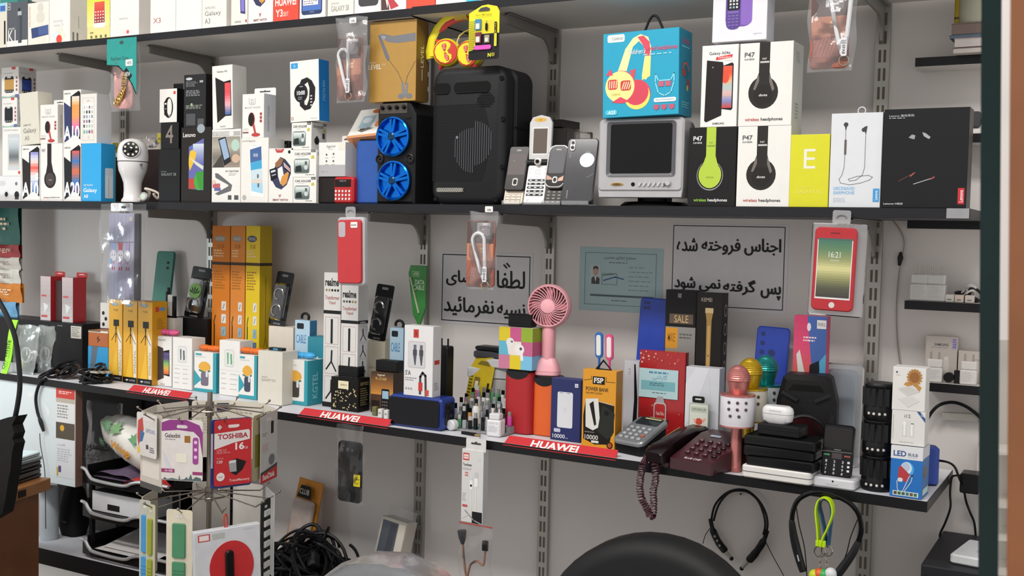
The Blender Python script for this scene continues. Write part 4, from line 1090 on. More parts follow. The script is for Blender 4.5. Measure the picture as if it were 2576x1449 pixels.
# ---- portable CRT television
X0, X1 = atz(1501, .012, ZS), atz(1715, .012, ZS); w = X1 - X0; Xm = (X0 + X1) / 2
zb = zat(482, Xm, .012) - ZS; zt = zat(297, Xm, .012) - ZS; hh = zt - zb
r = thing('television', 'small silver CRT television on a black base', 'television', (Xm, .012, ZS))
SIL = mat('a9a8aa', .4, .15, .04)
mb = MB(); P0 = rr(w, hh, .010, 5, 0, zb + hh / 2); mb.ext(P0, frame_front(0), .045, .004); mb.build('front_housing', SIL, r)
mb = MB(); R = []
for (s, y) in ((.98, .045), (.96, .07), (.80, .13), (.62, .19)): R.append([Vector((p[0] * s, y, zb + hh * .5 + (p[1] - zb - hh * .5) * s)) for p in P0])
mb.rings(R); mb.build('tube_housing', mat('77767a', .5), r)
mb = MB(); sw, sh, sx, sz = w * .80, hh * .74, .002, zb + hh * .585
O = rr(sw, sh, .006, 4, sx, sz); I = rr(sw * .90, sh * .91, .006, 4, sx, sz)
n = len(O); vs = [Vector((p[0], -.0035, p[1])) for p in O] + [Vector((p[0], -.0006, p[1])) for p in I] + [Vector((p[0], -.0001, p[1])) for p in O]
fs = [(i, (i + 1) % n, n + (i + 1) % n, n + i) for i in range(n)] + [(i, 2 * n + i, 2 * n + (i + 1) % n, (i + 1) % n) for i in range(n)]
mb._add(vs, fs); mb.build('screen_bezel', mat('55555a', .35, .2), r)
mb = MB(); mb.sheet(lambda u, v: Vector((sx + (u - .5) * sw * .9, -.0008 - .0035 * (1 - (2 * u - 1) ** 2) * (1 - (2 * v - 1) ** 2) * .6, sz + (v - .5) * sh * .91)), 12, 10); mb.build('screen', mat('141315', .12, 0, .02), r)
mb = MB(); pts = [(-w / 2, zb + hh * .06), (-w * .2, zb + hh * .02), (w * .2, zb + hh * .02), (w / 2, zb + hh * .06), (w / 2 - .003, zb - .012), (-w / 2 + .003, zb - .012)]
mb.ext(list(reversed(pts)), frame_front(.003), .04, .001); mb.build('lower_lip', SIL, r)
mb = MB(); mb.ext(circ(w * .075, hh * .021, 20, -w * .26, zb + hh * .10), frame_front(-.0018), .002, .0004); lg = mb.build('badge', mat('b8923c', .3, .6), r)
mb = MB(); mb.ext(circ(w * .05, hh * .012, 20, -w * .26, zb + hh * .10), frame_front(-.0024), .0008); mb.build('badge_centre', mat('4a3d20', .35), lg)
mb = MB(); mb.lathe([(.0042, 0), (.0042, .0012), (.001, .0005)], (-w * .07, 0, zb + hh * .10), (0, -1, 0), 14); mb.build('earphone_socket', DK, r)
for i in range(6):
 mb = MB(); mb.bar((w * (.0 + .055 * i), -.0018, zb + hh * .075), (w * (.025 + .055 * i), -.0018, zb + hh * .125), .004, .003, (0, 1, 0)); mb.build('button', mat('bdbcbe', .3, .2), r)
mb = MB(); mb.lathe([(.0032, 0), (.0032, .003), (.002, .004)], (w * .30, 0, zb + hh * .10), (0, -1, 0), 10); mb.build('indicator', mat('5a5a5e', .3), r)
mb = MB(); mb.lathe([(.0062, 0), (.0062, .004), (.005, .006), (.001, .006)], (w * .34, 0, zb + hh * .115), (0, -1, 0), 16); mb.build('power_knob', mat('b4b3b5', .3, .2), r)
mb = MB(); mb.lathe([(w * .40, 0), (w * .40, .004), (w * .36, .010), (w * .2, .012)], (0, .09, 0), (0, 0, 1), 28, sy=.7); mb.lathe([(w * .2, .011), (w * .2, zb - .010)], (0, .09, 0), (0, 0, 1), 20, sy=.7)
mb.build('swivel_base', mat('17171a', .4), r)
# blue children's headphones carton standing on the television
b = carton('headphones_box', 'turquoise box picturing yellow children headphones, on the television', 1516, 1707, 79, .0, ZS + zt + .001, .075, '1a97b8', side='15809e', top='1a97b8', roll=-1.2)
F = b.F
F.rect(6, 2, 29, 11, 'ecebe6', .004).text('Celebrat', 12, 4.5, 27, 8.5, '6a8790', .01)
F.poly([(20, 46), (30, 20), (40, 8), (50, 4), (60, 8), (64, 20), (63, 52), (57, 58), (52, 54), (56, 28), (54, 18), (48, 12), (40, 18), (32, 46)], 'e6dca0')
F.poly([(46, 7), (54, 6), (62, 14), (63, 30), (56, 30), (54, 18)], 'cc4458').poly([(57, 30), (63, 30), (63, 54), (52, 58)], 'dfd37e')
F.ell(46, 74, 18, 'c84a5c', 17).ell(46, 76, 17, 'd9cf62', 16).ell(45, 72, 16, 'c63f52', 15)
F.ell(24, 64, 20, 'cf4a58', 19).ell(23, 64, 19.5, 'e9dd8c', 18.5).poly([(4, 50), (10, 42), (14, 50)], 'cc4458').poly([(36, 46), (44, 44), (42, 56)], 'cc4458').poly([(12, 82), (24, 76), (36, 82), (26, 84)], 'cc4458')
F.rect(7, 55, 20, 67, 'c23a30', .005).rect(24, 57, 38, 69, 'c23a30', .005)
for i in range(4): F.line([(9 + 3 * i, 65), (9.5 + 3 * i, 57)], 1.3, 'efd0b0'); F.line([(26 + 3 * i, 67), (29 + 3 * i, 59)], 1.3, 'efd0b0')
F.text('Celebrat', 12, 71, 24, 74, 'b8a850').text('Children\'s', 32, 21, 56, 27, 'dff0f2', .01, 0, 2).text('wired headphones', 56, 19, 97, 26, 'c8506e', .012, 0, 2).fuzz(54, 28, 96, 30.5, 1, '8fd0dc')
F.line([(70, 52), (74, 60), (90, 60), (94, 52), (94, 62), (90, 74), (82, 78), (74, 74), (70, 62), (70, 52)], 1.2, '8fd6e2').rect(74, 61, 81, 67, 'b85a72').rect(83, 61, 90, 67, 'b85a72')
F.rect(68, 80, 97, 85, 'eef4f4', .004).text('Enjoy and Entertainment', 71, 81.2, 94, 83.8, '5a7a84', .01).rect(4, 91, 20, 97, '4fb6cc', .004).text('A25', 7, 92, 17, 96, 'e8f4f6', .02, 0, 1)
for i in range(3): F.poly([(68 + 10 * i, 88), (75 + 10 * i, 88), (75 + 10 * i, 92), (71.5 + 10 * i, 94.5), (68 + 10 * i, 92)], 'b8506a')
b.S.text('Celebrat', 22, 9, 82, 16, 'b0506e', .01).fuzz(20, 19, 84, 22, 1, '7fc6d6').ell(48, 46, 28, '1c6a80', 10).line([(26, 50), (34, 40), (60, 38), (76, 46)], 6, 'c9605a').rect(26, 46, 50, 54, 'a84040', .004).rect(60, 56, 80, 68, 'a84040', .004).rect(58, 64, 70, 70, 'd2c06a').fuzz(20, 84, 84, 92, 3, '6fbccc')
mb = MB(); xa, xb_ = -b.w * .03, b.w * .24
mb.tube([(xa + (xb_ - xa) * t, .03, b.h - .002 + .035 * sin(pi * min(t * 1.02, 1)) + .008 * t * (1 - t)) for t in [i / 14 for i in range(15)]], .0028, 8); mb.build('cord_handle', mat('1c1c1e', .6), b.o)
# ---- right-hand cartons
RG = 'headphone and phone cartons at the end of the middle shelf'
def p47(label, x0, x1, yt, zb, dark=False, Y=.012):
 b = carton('headphones_box', label, x0, x1, yt, Y, zb, .075, '211f20' if dark else 'edebe6', side='1c1a1b' if dark else 'cfd0cc', group=RG)
 F = b.F
 tx, hp = ('e8e8e6', 'a5bf3a') if dark else ('55555a', '37322f')
 if dark: F.ell(46, 61, 28, '8a8a8a', 19).ell(46, 60.5, 26.5, '211f20', 18)
 F.ell(46, 60, 28 if not dark else 24, hp, 19.5 if not dark else 17)
 F.poly([(37, 0), (57, 0), (57, 36), (61, 45), (69, 57), (24, 57), (32, 45), (37, 36)], hp)
 if not dark:
  F.poly([(33, 44), (37, 38), (38, 46), (31, 57), (27, 56)], '6b6460').poly([(57, 38), (61, 44), (67, 56), (63, 59), (57, 47)], '6b6460').ell(46, 63, 18, '2f2a28', 12.5)
 F.text('dots', 38, 61.5, 54, 64.5, 'c9c6c2' if not dark else '7d9030', .02).rect(39, 22.5, 56, 24.6, 'b9b6b4' if not dark else '7d9030').text('P47', 43, 18.5, 51, 21, 'c9c6c2' if not dark else '7d9030', .01)
 F.text('P47', 9, 11, 28, 17, tx, .02).text('5.0+EDR', 9, 18.5, 28, 20.5, tx, .02)
 F.text('wireless', 13, 90, 40, 94, '7fae3a' if dark else 'b5605a', .02).text('headphones', 43, 90, 84, 95, 'e4e4e2' if dark else '4d4a48', .02)
 b.S.fuzz(30, 10, 70, 24, 5, '9aa09c' if not dark else '4a4a48').fuzz(30, 72, 70, 92, 5, '9aa09c' if not dark else '4a4a48')
 return b
b = p47('black wireless headphones box with a lime green headphone', 1729, 1848, 320, ZS, True)
b4 = carton('phone_box', 'white phone box with a black phone and a small red banner', 1761, 1852, 113, .014, b.zt, .045, 'f0eeea', group=RG)
F = b4.F
F.text('Galaxy A04e', 20, 8, 78, 13, '45454a', .012).poly([(40, 14.5), (85, 12), (83, 16), (38, 18.5)], 'c9383a').text('Technology', 43, 14, 80, 17, 'f0dcd8', .02, 0, 1).fuzz(64, 19, 86, 20, 1, 'a9a9a9')
F.poly([(56, 26), (84, 22), (88, 24), (88, 78), (84, 80), (56, 78)], '23242a').grad(58, 26, 85, 77, ['d9532f', 'd2432c', 'd7a276', '9fb6b8', 'd0a59a', '6f7fb6', 'c63a30'], 9)
F.ell(66, 40, 11, 'd2462a', 7)
F.poly([(14, 18), (58, 21), (60, 24), (58, 86), (16, 94), (11, 92)], '2a2323').ell(31, 27, 2, '8a8a8c').text('SAMSUNG', 34, 94.5, 66, 97, '45454a', .015)
b = p47('lower white wireless headphones box with a black headphone, beside the lime box', 1851, 1984, 317, ZS)
p47('upper white wireless headphones box with a black headphone, shrink-wrapped', 1856, 1990, 106, b.zt)
b = carton('phone_box', 'white box picturing a purple button phone, above the headphone boxes', 1791, 1928, -60, .02, max(b4.zt, ZS + .3285), .05, 'e9e8ee', side='c2c4cc', group=RG)
F = b.F
F.rect(24, 15, 72, 78, '6a4a9c', .014).rect(50, 20, 73, 76, '7d5bb0', .01).rect(25, 10, 52, 82, '513a86', .012).rect(27, 14, 50, 52, '26222c', .004)
for j in range(5):
 for i in range(3): F.rect(31 + 6 * i, 26 + 5 * j, 34.6 + 6 * i, 29 + 5 * j, random.choice(['d6d8dc', '8fa6b8', 'c9ccd0']))
for j in range(4):
 for i in range(3): F.rect(28.5 + 7.2 * i, 59 + 5 * j, 34 + 7.2 * i, 62 + 5 * j, '6a559c')
F.rect(28, 53, 49, 57.5, '6a559c').text('application', 76, 89, 92, 91.5, '9a98a4')
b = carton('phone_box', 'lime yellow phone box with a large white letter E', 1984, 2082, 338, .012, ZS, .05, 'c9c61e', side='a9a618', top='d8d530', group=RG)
b.F.text('E', 35, 20, 65, 47, 'ecebda', .0).text('Samsung', 18, 71, 50, 74, 'dcd96a').text('GALAXY E5', 17, 76, 84, 81, 'dcd96a')
b = carton('earphone_box', 'white box with a line-drawn pair of neckband earphones', 2084, 2213, 284, .012, ZS, .06, 'dfe2e6', side='c4c8ce', group=RG)
F = b.F
F.ell(29, 12, 4.5, '33343a').poly([(27, 14), (31, 14), (29, 20)], '33343a').line([(29, 18), (29, 31)], .9, '55565c').rect(27, 28, 31.5, 44, '5a4f50', .001).line([(29, 44), (28, 58), (24, 66), (19, 70), (22, 74), (40, 76), (62, 74), (78, 71), (84, 68), (76, 66), (54, 67), (37, 70), (40, 72), (52, 71), (64, 66), (68, 58), (68, 24)], 1.1, '6d6e74').ell(64, 18, 4.2, '33343a').poly([(64, 15), (71, 14), (68, 24)], '33343a')
F.text('NECKBAND', 9, 78, 50, 81.5, '7fb0d8', .015).text('EARPHONE', 9, 82.5, 50, 86, '7fb0d8', .015).fuzz(9, 90, 38, 95, 3, 'b4bcc8').rect(86, 80, 98, 94, '3a8fc8').text('Lenovo', 89, 82, 95, 92, 'dcecf6', .02, 90)
mb = MB(); mb.tube([(.004 + .007 * cos(a), .02, b.h + .006 + .007 * sin(a)) for a in [2 * pi * i / 18 for i in range(18)]], .0011, 6, closed=True); mb.build('hanging_ring', mat('c9cbd0', .3), b.o)
b = carton('earphone_box', 'large black box with silver earbuds and a red corner label', 2216, 2430, 272, .008, ZS, .055, '1f1f22', side='17171a', top='2a2a2d', group=RG)
F = b.F
F.text('Lenovo 逸动耳机', 6, 5.5, 36, 8, 'b4b6ba', .005).fuzz(6, 8.8, 34, 10.4, 1, '9a9ca0').poly([(30, 29), (34, 26), (38, 27), (37, 31), (33, 30)], '8f9296').poly([(46, 24), (50, 25), (56, 29), (54, 31), (48, 28)], '9a9da2').line([(20, 73), (40, 64)], .7, '6a3a3a').line([(38, 76), (60, 70)], .9, 'a8a8aa').line([(34, 68), (38, 65)], 1.6, '9c4a40').line([(58, 71), (62, 69)], 1.6, '9c4a40')
F.rect(90, 80, 97.5, 96, 'b8242e').text('Lenovo', 91.6, 82, 96, 94, 'f0dcdc', .02, 90).text('Lenovo HE05', 3, 95, 26, 96.8, 'c9cacc', .015)
# ================================================================== lower shelf
FORMS = {'ا': 'FE8D FE8E', 'ب': 'FE8F FE90 FE91 FE92', 'پ': 'FB56 FB57 FB58 FB59', 'ت': 'FE95 FE96 FE97 FE98', 'ج': 'FE9D FE9E FE9F FEA0', 'ح': 'FEA1 FEA2 FEA3 FEA4',
         'خ': 'FEA5 FEA6 FEA7 FEA8', 'د': 'FEA9 FEAA', 'ر': 'FEAD FEAE', 'س': 'FEB1 FEB2 FEB3 FEB4', 'ش': 'FEB5 FEB6 FEB7 FEB8', 'ض': 'FEBD FEBE FEBF FEC0', 'ط': 'FEC1 FEC2 FEC3 FEC4',
         'ع': 'FEC9 FECA FECB FECC', 'ف': 'FED1 FED2 FED3 FED4', 'ق': 'FED5 FED6 FED7 FED8', 'ک': 'FB8E FB8F FB90 FB91', 'گ': 'FB92 FB93 FB94 FB95', 'ل': 'FEDD FEDE FEDF FEE0', 'م': 'FEE1 FEE2 FEE3 FEE4',
         'ن': 'FEE5 FEE6 FEE7 FEE8', 'ه': 'FEE9 FEEA FEEB FEEC', 'و': 'FEED FEEE', 'ی': 'FBFC FBFD FBFE FBFF', 'ئ': 'FE89 FE8A FE8B FE8C'}
FORMS = {k: [chr(int(x, 16)) for x in v.split()] for k, v in FORMS.items()}
def fa(s):
 """join Persian letters and put them in drawing order"""
 out = []
 for i, ch in enumerate(s):
  f = FORMS.get(ch)
  if not f: out.append(ch); continue
  p = i > 0 and len(FORMS.get(s[i - 1], ())) == 4
  n = len(f) == 4 and i + 1 < len(s) and s[i + 1] in FORMS
  out.append(f[3] if p and n else f[1] if p else f[2] if n else f[0])
 return ''.join(reversed(out))
def on3(px, py):
 """point of the lower shelf's top that shows at a pixel"""
 d = CR * ((px - IW / 2) / F_PX) - CU * ((py - IH / 2) / F_PX) + CF
 z = .94
 for _ in range(4):
  p = CAM + d * ((z - CAM.z) / d.z); z = zs3(p.x)
 return Vector((p.x, p.y, z + .0006))
def low(label, x0, x1, yt, yb=None, Y=None, d=.045, col=WHITE, name='product_box', group='cartons on the lower shelf', **k):
 if yb is not None:
  Y = on3((x0 + x1) / 2, yb).y
 X0 = atz(x0, Y, .94)
 return carton(name, label, x0, x1, yt, Y, k.pop('zb', zs3(X0) + .0006), d, col, group=group, **k)
# ---- notices on the wall
def notice(name, label, corners, col, cat='sign'):
 P = [at(x, y, WALL - .001) for x, y in corners]
 x0 = (P[0].x + P[3].x) / 2; x1 = (P[1].x + P[2].x) / 2; zt = (P[0].z + P[1].z) / 2; zb = (P[2].z + P[3].z) / 2
 r = thing(name, label, cat, ((x0 + x1) / 2, WALL - .0008, zb))
 w, h = x1 - x0, zt - zb
 mb = MB(); mb.box(-w / 2, 0, 0, w / 2, .0005, h); mb.build('sheet', mat(col, .6, 0, .02), r, 0)
 return Face(r, (-w / 2, 0, 0), (w, 0, 0), (0, 0, h), (0, -1, 0))
F = notice('paper_sign', 'white paper sign with two lines of bold Persian script, beside the data cable', ((1107, 627), (1341, 643), (1337, 828), (1103, 812)), 'c9c6c8')
F.box(3.5, 4.5, 97, 95.5, .9, '26262a')
F.ptext(fa('لطفا'), 63, 24, 92, 47, '1f1f23').ptext(fa('تقاضای'), 8, 26, 56, 47, '1f1f23').line([(70, 16), (73, 20)], 1.6, '1f1f23').line([(73, 14), (76, 18)], 1.6, '1f1f23')
F.ptext(fa('نسیه'), 64, 68, 93, 88, '1f1f23').ptext(fa('نفرمائید'), 6, 62, 60, 89, '1f1f23')
F = notice('paper_sign', 'white paper sign with two lines of bold Persian script, above the clipper box', ((1690, 562), (1984, 566), (1978, 790), (1686, 778)), 'cbc8ca')
F.box(1.5, 2.5, 97, 95, .7, '26262a')
F.ptext(fa('شده'), 5, 17, 23, 32, '1f1f23').ptext(fa('فروخته'), 27, 17, 60, 35, '1f1f23').ptext(fa('اجناس'), 64, 16, 94, 35, '1f1f23')
F.ptext(fa('شود'), 4, 62, 22, 79, '1f1f23').ptext(fa('نمی'), 26, 64, 44, 78, '1f1f23').ptext(fa('گرفته'), 47, 63, 74, 80, '1f1f23').ptext(fa('پس'), 79, 69, 95, 84, '1f1f23')
F = notice('licence_paper', 'pale blue printed licence with a small portrait on the wall', ((1460, 617), (1669, 629), (1665, 792), (1455, 778)), '9fb6b8', 'certificate')
F.box(7, 9, 92, 90, .6, '5c7076').text(fa('مجتمع تجاری محسن'), 30, 13, 68, 20, '3a4a50', .008).fuzz(36, 23, 62, 26, 1, '5c7076')
F.rect(13, 28, 26, 58, 'a9bcbc').poly([(15, 58), (15, 49), (18, 46), (22, 46), (25, 49), (25, 58)], '3c3a3c').poly([(18.5, 46), (21.5, 46), (20, 55)], 'd6d6d2').ell(20, 38, 3.4, 'b08f7c', 7).poly([(16.8, 36), (17, 31), (20, 29.5), (23, 31), (23.3, 36), (20, 33)], '3a3230')
F.line([(28, 44), (44, 41)], 1, '4a5a60').box(28, 41, 46, 58, .5, '5c7076').line([(30, 52), (44, 46), (54, 49)], 1.4, '3c5a8c').rect(14, 74, 90, 77, '4a5a60').fuzz(40, 82, 60, 85, 1, '5c7076')
for j in range(6): F.fuzz(60, 30 + 7 * j, 88, 32 + 7 * j, 1, '6d8086')
# ---- far left: stacked pouches, cable tags, black carton
for (x0, x1, yt, yb, c, nm) in ((-30, 48, 517, 614, '23544a', 'dark green pouch at the top of the hanging pile'), (-30, 49, 616, 646, '8a2f30', 'dark red pouch in the hanging pile'), (-30, 50, 648, 676, 'a9a49c', 'upper white pouch in the hanging pile'), (-30, 50, 678, 710, 'b4b0a8', 'lower white pouch in the hanging pile'), (-30, 54, 714, 756, 'b06a22', 'orange pouch in the hanging pile'), (-30, 42, 760, 794, '5f8fb0', 'pale blue pouch at the foot of the hanging pile')):
 p0 = at(x0, yb, .16); p1 = at(x1, yt, .16)
 r = thing('hanging_pouch', nm + ' at the far end', 'pouch', (p0.x, .16, p0.z), group='hanging pouches at the far end of the shelf')
 w, h = p1.x - p0.x, p1.z - p0.z
 mb = MB(); mb.sheet(lambda u, v: Vector((u * w, .004 * sin(7 * u + 5 * v) - .012 * sin(pi * u) * sin(pi * v), v * h)), 8, 5); mb.sheet(lambda u, v: Vector(((1 - u) * w, .010, v * h)), 4, 2)
 mb.build('packet', mat(c, .45, 0, .15, 30, .2), r, .5)
 F = Face(r, (w * .3, -.012, h * .2), (w * .6, 0, 0), (0, 0, h * .6), (0, -1, 0)); F.fuzz(4, 20, 90, 80, 3, {'a9a49c': '6a5a50', 'b4b0a8': '6a5a50'}.get(c, 'c9b49c'))
mb = None
b0 = low('long black carton with a white corner label behind the plastic pouches', -40, 207, 805, Y=.13, d=.10, col='1a191b', top='232225')
b0.F.rect(89, 5, 99, 32, 'b9b5aa').fuzz(90, 8, 98, 30, 5, '6a675e').fuzz(76, 6, 82, 10, 1, '77777a')
for (x0, x1, yt, lb) in ((102, 127, 695, 'red-edged clear stylus box, nearer the pouches'), (156, 183, 698, 'red-edged clear stylus box, next to the tablet case')):
 b = carton('stylus_box', lb + ' on the black carton', x0, x1, yt, .15, b0.zt, .05, 'b0a8a8', side='a3262c', top='a3262c', group='stylus boxes on the black carton', rough=.2)
 b.F.grad(0, 0, 100, 100, ['b3a4a4', '9c9292', 'b9b4b4'], 5).rect(10, 42, 60, 46, 'b04448').rect(8, 88, 70, 93, 'b04448').poly([(30, 60), (80, 66), (40, 84)], 'd6d4d4')
 hang_tab(b, 10, 110, .014, 'a3262c', None, 'e0d6d2')
carton('dark_box', 'narrow dark box between the two stylus boxes', 140, 154, 706, .165, b0.zt, .04, '3a2a2a')
# clear accessory pouches in front of the black carton
for (x0, x1, yt, yb, sd, lb) in ((28, 86, 818, 918, 21, 'clear zip pouch with a coiled white cable before the black carton'), (84, 126, 820, 916, 22, 'clear zip pouch with a grey lead next to the coiled cable pouch')):
 p = on3((x0 + x1) / 2, yb + 22); w = atz(x1, p.y, p.z) - atz(x0, p.y, p.z); h = zat(yt, p.x, p.y) - p.z
 r = thing('cable_pouch', lb, 'pouch', (p.x, p.y, p.z), (radians(-8), 0, 0))
 film_bag(r, w, h, .03, sd, film(.5, 'c9d0cc', .12))
 mb = MB(); mb.tube([(.014 * cos(a) * (1 + .02 * i), -.004 + .0006 * i, h * .38 + .022 * sin(a)) for i, a in enumerate([.5 * q for q in range(26)])], .0022, 6); mb.build('cable_coil', mat('d9dad6', .4), r)
 mb = MB(); mb.box(-.008, -.008, h * .10, .006, -.004, h * .24, .001); mb.build('printed_tag', mat('b9c46a' if sd == 21 else 'b9bcc0', .5), r, 0)
# lime strap at the picture edge
p = at(8, 940, -.045)
r = thing('lime_strap', 'lime green strap with black lettering at the far end of the shelf', 'strap', (p.x, -.043, p.z), (radians(-14), 0, 0))
mb = MB(); mb.sheet(lambda u, v: Vector(((u - .5) * .026, .004 * sin(6 * v), v * .16)), 2, 12); mb.sheet(lambda u, v: Vector(((.5 - u) * .026, .004 * sin(6 * v) + .002, v * .16)), 2, 12); mb.build('webbing', mat('8fd629', .5), r, .5)
Face(r, (-.012, -.0052, .01), (.024, 0, 0), (0, 0, .14), (0, -1, 0)).text('OFF WHITE', 25, 36, 75, 98, '22300c', .015, 90)
# ---- mice and cable tangles on the shelf
def tangle(name, label, xc, yb, L, D, H, col, n, seed, r0=.0026, kinds=None, Z=None, P=None):
 rnd = random.Random(seed)
 p = P or on3(xc, yb)
 r = thing(name, label, 'cables', tuple(p))
 for q in range(n):
  path = []
  a0, f1, f2 = rnd.uniform(0, 6.28), rnd.uniform(5, 11), rnd.uniform(4, 9)
  cx_, cy_ = rnd.uniform(-.5, .5) * L * .6, rnd.uniform(-.3, .3) * D
  rx, ry = rnd.uniform(.22, .42) * L * .6, rnd.uniform(.25, .5) * D
  hz = rnd.uniform(.25, 1) * H
  for i in range(46):
   t = i / 45
   path.append((cx_ + rx * cos(a0 + f1 * t) * (.7 + .3 * sin(3 * t)), cy_ + ry * sin(a0 + f1 * t), r0 + hz * (.5 + .5 * sin(f2 * t + a0)) * (1 - ((cx_ + rx * cos(a0 + f1 * t)) / (L * .62)) ** 2)))
  mb = MB(); mb.tube([(x, y, max(z, r0)) for x, y, z in path], r0 * rnd.uniform(.8, 1.2), 6)
  mb.build('cable', mat(rnd.choice(col), .4), r)
 return r
p = on3(86, 936)
r = thing('computer_mouse', 'black computer mouse lying on the shelf before the pouches', 'mouse', tuple(p), (0, 0, radians(35)))
mb = MB(); mb.ball((0, 0, .012), .038, .024, .017, 20, 10); mb.build('shell', mat('1d1b1b', .3), r)
mb = MB(); mb.ball((-.012, -.010, .017), .018, .010, .010, 14, 8); mb.build('brown_inlay', mat('5a4030', .3), r)
tangle('cable_tangle', 'tangle of black and brown cables and clips beside the mouse', 158, 950, .11, .08, .045, ['1b1a1b', '241f1e', '3a2c24'], 9, 4, .0034)
r = tangle('cable_tangle', 'heap of black cables beside the yellow tripod boxes', 240, 962, .10, .07, .05, ['161617', '1e1d1e', '2a2625'], 12, 5, .0036)
for i in range(3):
 mb = MB(); mb.box(.0 + .012 * i, -.02 + .01 * i, .028, .03 + .012 * i, -.005 + .01 * i, .034, .001); mb.build('metal_clip', mat('b5b0a0', .3, .6), r)
# ---- battery boxes left of the tripods
b = low('blue and grey box under the orange battery box', 221, 272, 872, Y=.10, d=.05, col='2a86b8')
b.F.poly([(20, 0), (50, 0), (30, 100), (10, 100)], '55606a')
b = low('orange battery box with a grey lid standing on the blue box', 222, 272, 832, Y=.10, d=.05, col='a35a2c', zb=b.zt)
b.F.rect(0, 0, 100, 12, 'cfcabc').rect(0, 0, 62, 8, '5a553c').poly([(42, 50), (55, 30), (50, 52), (62, 54), (44, 80), (50, 58)], '3a2018')
low_dice = carton('white_box', 'white box with black dots behind the orange battery box', 252, 278, 762, .16, b.zt, .03, 'd9d5cf')
for (u, v) in ((30, 40), (55, 62), (32, 84)): low_dice.F.ell(u, v, 13, '232226')
# ---- yellow tripod boxes
prev = None
for i, (x0, x1, yt, yb, nm) in enumerate(((273, 307, 755, 958, 'first of three yellow tripod boxes, nearest the battery boxes'), (309, 344, 757, 964, 'middle of three yellow tripod boxes under the tablet case'), (346, 382, 759, 969, 'third of three yellow tripod boxes, nearest the phone boxes'))):
 b = low(nm, x0, x1, yt, yb, d=.055, col='cf9a1e', side='c08a18', top='cf9a1e', name='tripod_box', group='yellow tripod boxes')
 F = b.F
 F.ell(44, 5, 26, '6f8aa0', 2).text('SAMSUNG', 26, 4, 62, 6, 'dfe6ea').text('YT-228', 34, 11, 66, 13.5, '8a5a14', .01).rect(0, 93, 100, 100, '1c1b1b')
 F.poly([(68, 34), (96, 48), (96, 93), (78, 93)], 'e6e0d4').poly([(20, 93), (60, 55), (70, 93)], 'd8aa30')
 F.rect(36, 24, 76, 32, '2c2a28').rect(50, 32, 58, 36, '2c2a28').line([(54, 35), (54, 46)], 5, '2c2a28').line([(54, 40), (22, 50)], 3, '2c2a28').line([(54, 40), (90, 52)], 3, '2c2a28').line([(54, 42), (52, 52)], 3, '2c2a28')
 F.text('YUNTENG', 79, 60, 92, 88, '7a7264', .005, -90).ell(30, 96.5, 9, 'c9c9c9', 1).text('YUNTENG', 44, 95.5, 88, 97.8, 'b0b0b0')
 if i == 2: b.S.ell(66, 9, 22, '5f86a8', 2.4).rect(20, 6, 44, 12, 'b8402c').fuzz(30, 20, 80, 34, 6, '8a6a2a')
# ---- tablet case in a bag hung from the middle shelf
Y = -.016
p = at(308, 765, Y); zt = at(308, 512, Y).z; w = (at(366, 640, Y) - at(256, 640, Y)).x
r = thing('tablet_case', 'pale lilac tablet case with three cartoon birds in a clear bag', 'tablet case', (p.x, Y, p.z))
hb = zt - p.z
ww, hh = .098, .236
o = slab('case_cover', ww, hh, .008, .006, mat('a9a9bf', .5, 0, .03), r, .0015, -.004, .012, -.002)
slab('case_spine', .016, hh, .012, .004, mat('35353c', .5), r, .0015, ww / 2 + .004, .012, -.001)
F = Face(r, (-.004 - ww / 2, -.002, .012), (ww, 0, 0), (0, 0, hh), (0, -1, 0))
for i in range(6): F.rect(8 + 15 * i, 0, 8.5 + 15 * i, 100, '9d9db4')
F.line([(0, 34), (100, 33)], 1.2, '3a3a44')
for i, (c, d_) in enumerate((('8fa0c8', '5aa6d0'), ('b8283c', 'c9b4bc'), ('a58fb8', '9a8ac0'))):
 u = 20 + 28 * i
 F.poly([(u - 9, 34), (u + 9, 34), (u + 5, 46), (u - 5, 46)], c).ell(u, 49, 13, 'e6e4e8', 6.5).ell(u - 5, 48.5, 1.6, '2a2a30').ell(u + 5, 48.5, 1.6, '2a2a30').rect(u - 12, 53, u - 5, 58, d_).poly([(u - 3, 56), (u + 3, 56), (u, 60)], 'c07a8a').rect(u - 6, 62, u - 2, 66, 'b83a4c').rect(u + 2, 62, u + 6, 66, 'b83a4c')
F.rect(84, 4, 97, 9, 'dcd9d0').box(88, 93, 95, 98, 1, '6a6a80')
film_bag(r, w, hb, .026, 31, film(.05, 'e6e8e8', .1, .15), flare=.06, nv=16)
mb = MB(); mb.ext(rr(.085, .022, .004, 3, .0, hb - .010), frame_front(-.004), .001); hd = mb.build('bag_header', film(.75, 'e9e9e6', .25), r, 0)
mb = MB(); mb.ext(rr(.018, .007, .003, 3, .008, hb - .010), frame_front(-.0045), .0006); mb.build('hanging_hole', mat('3a3a3c', .7), hd, 0)
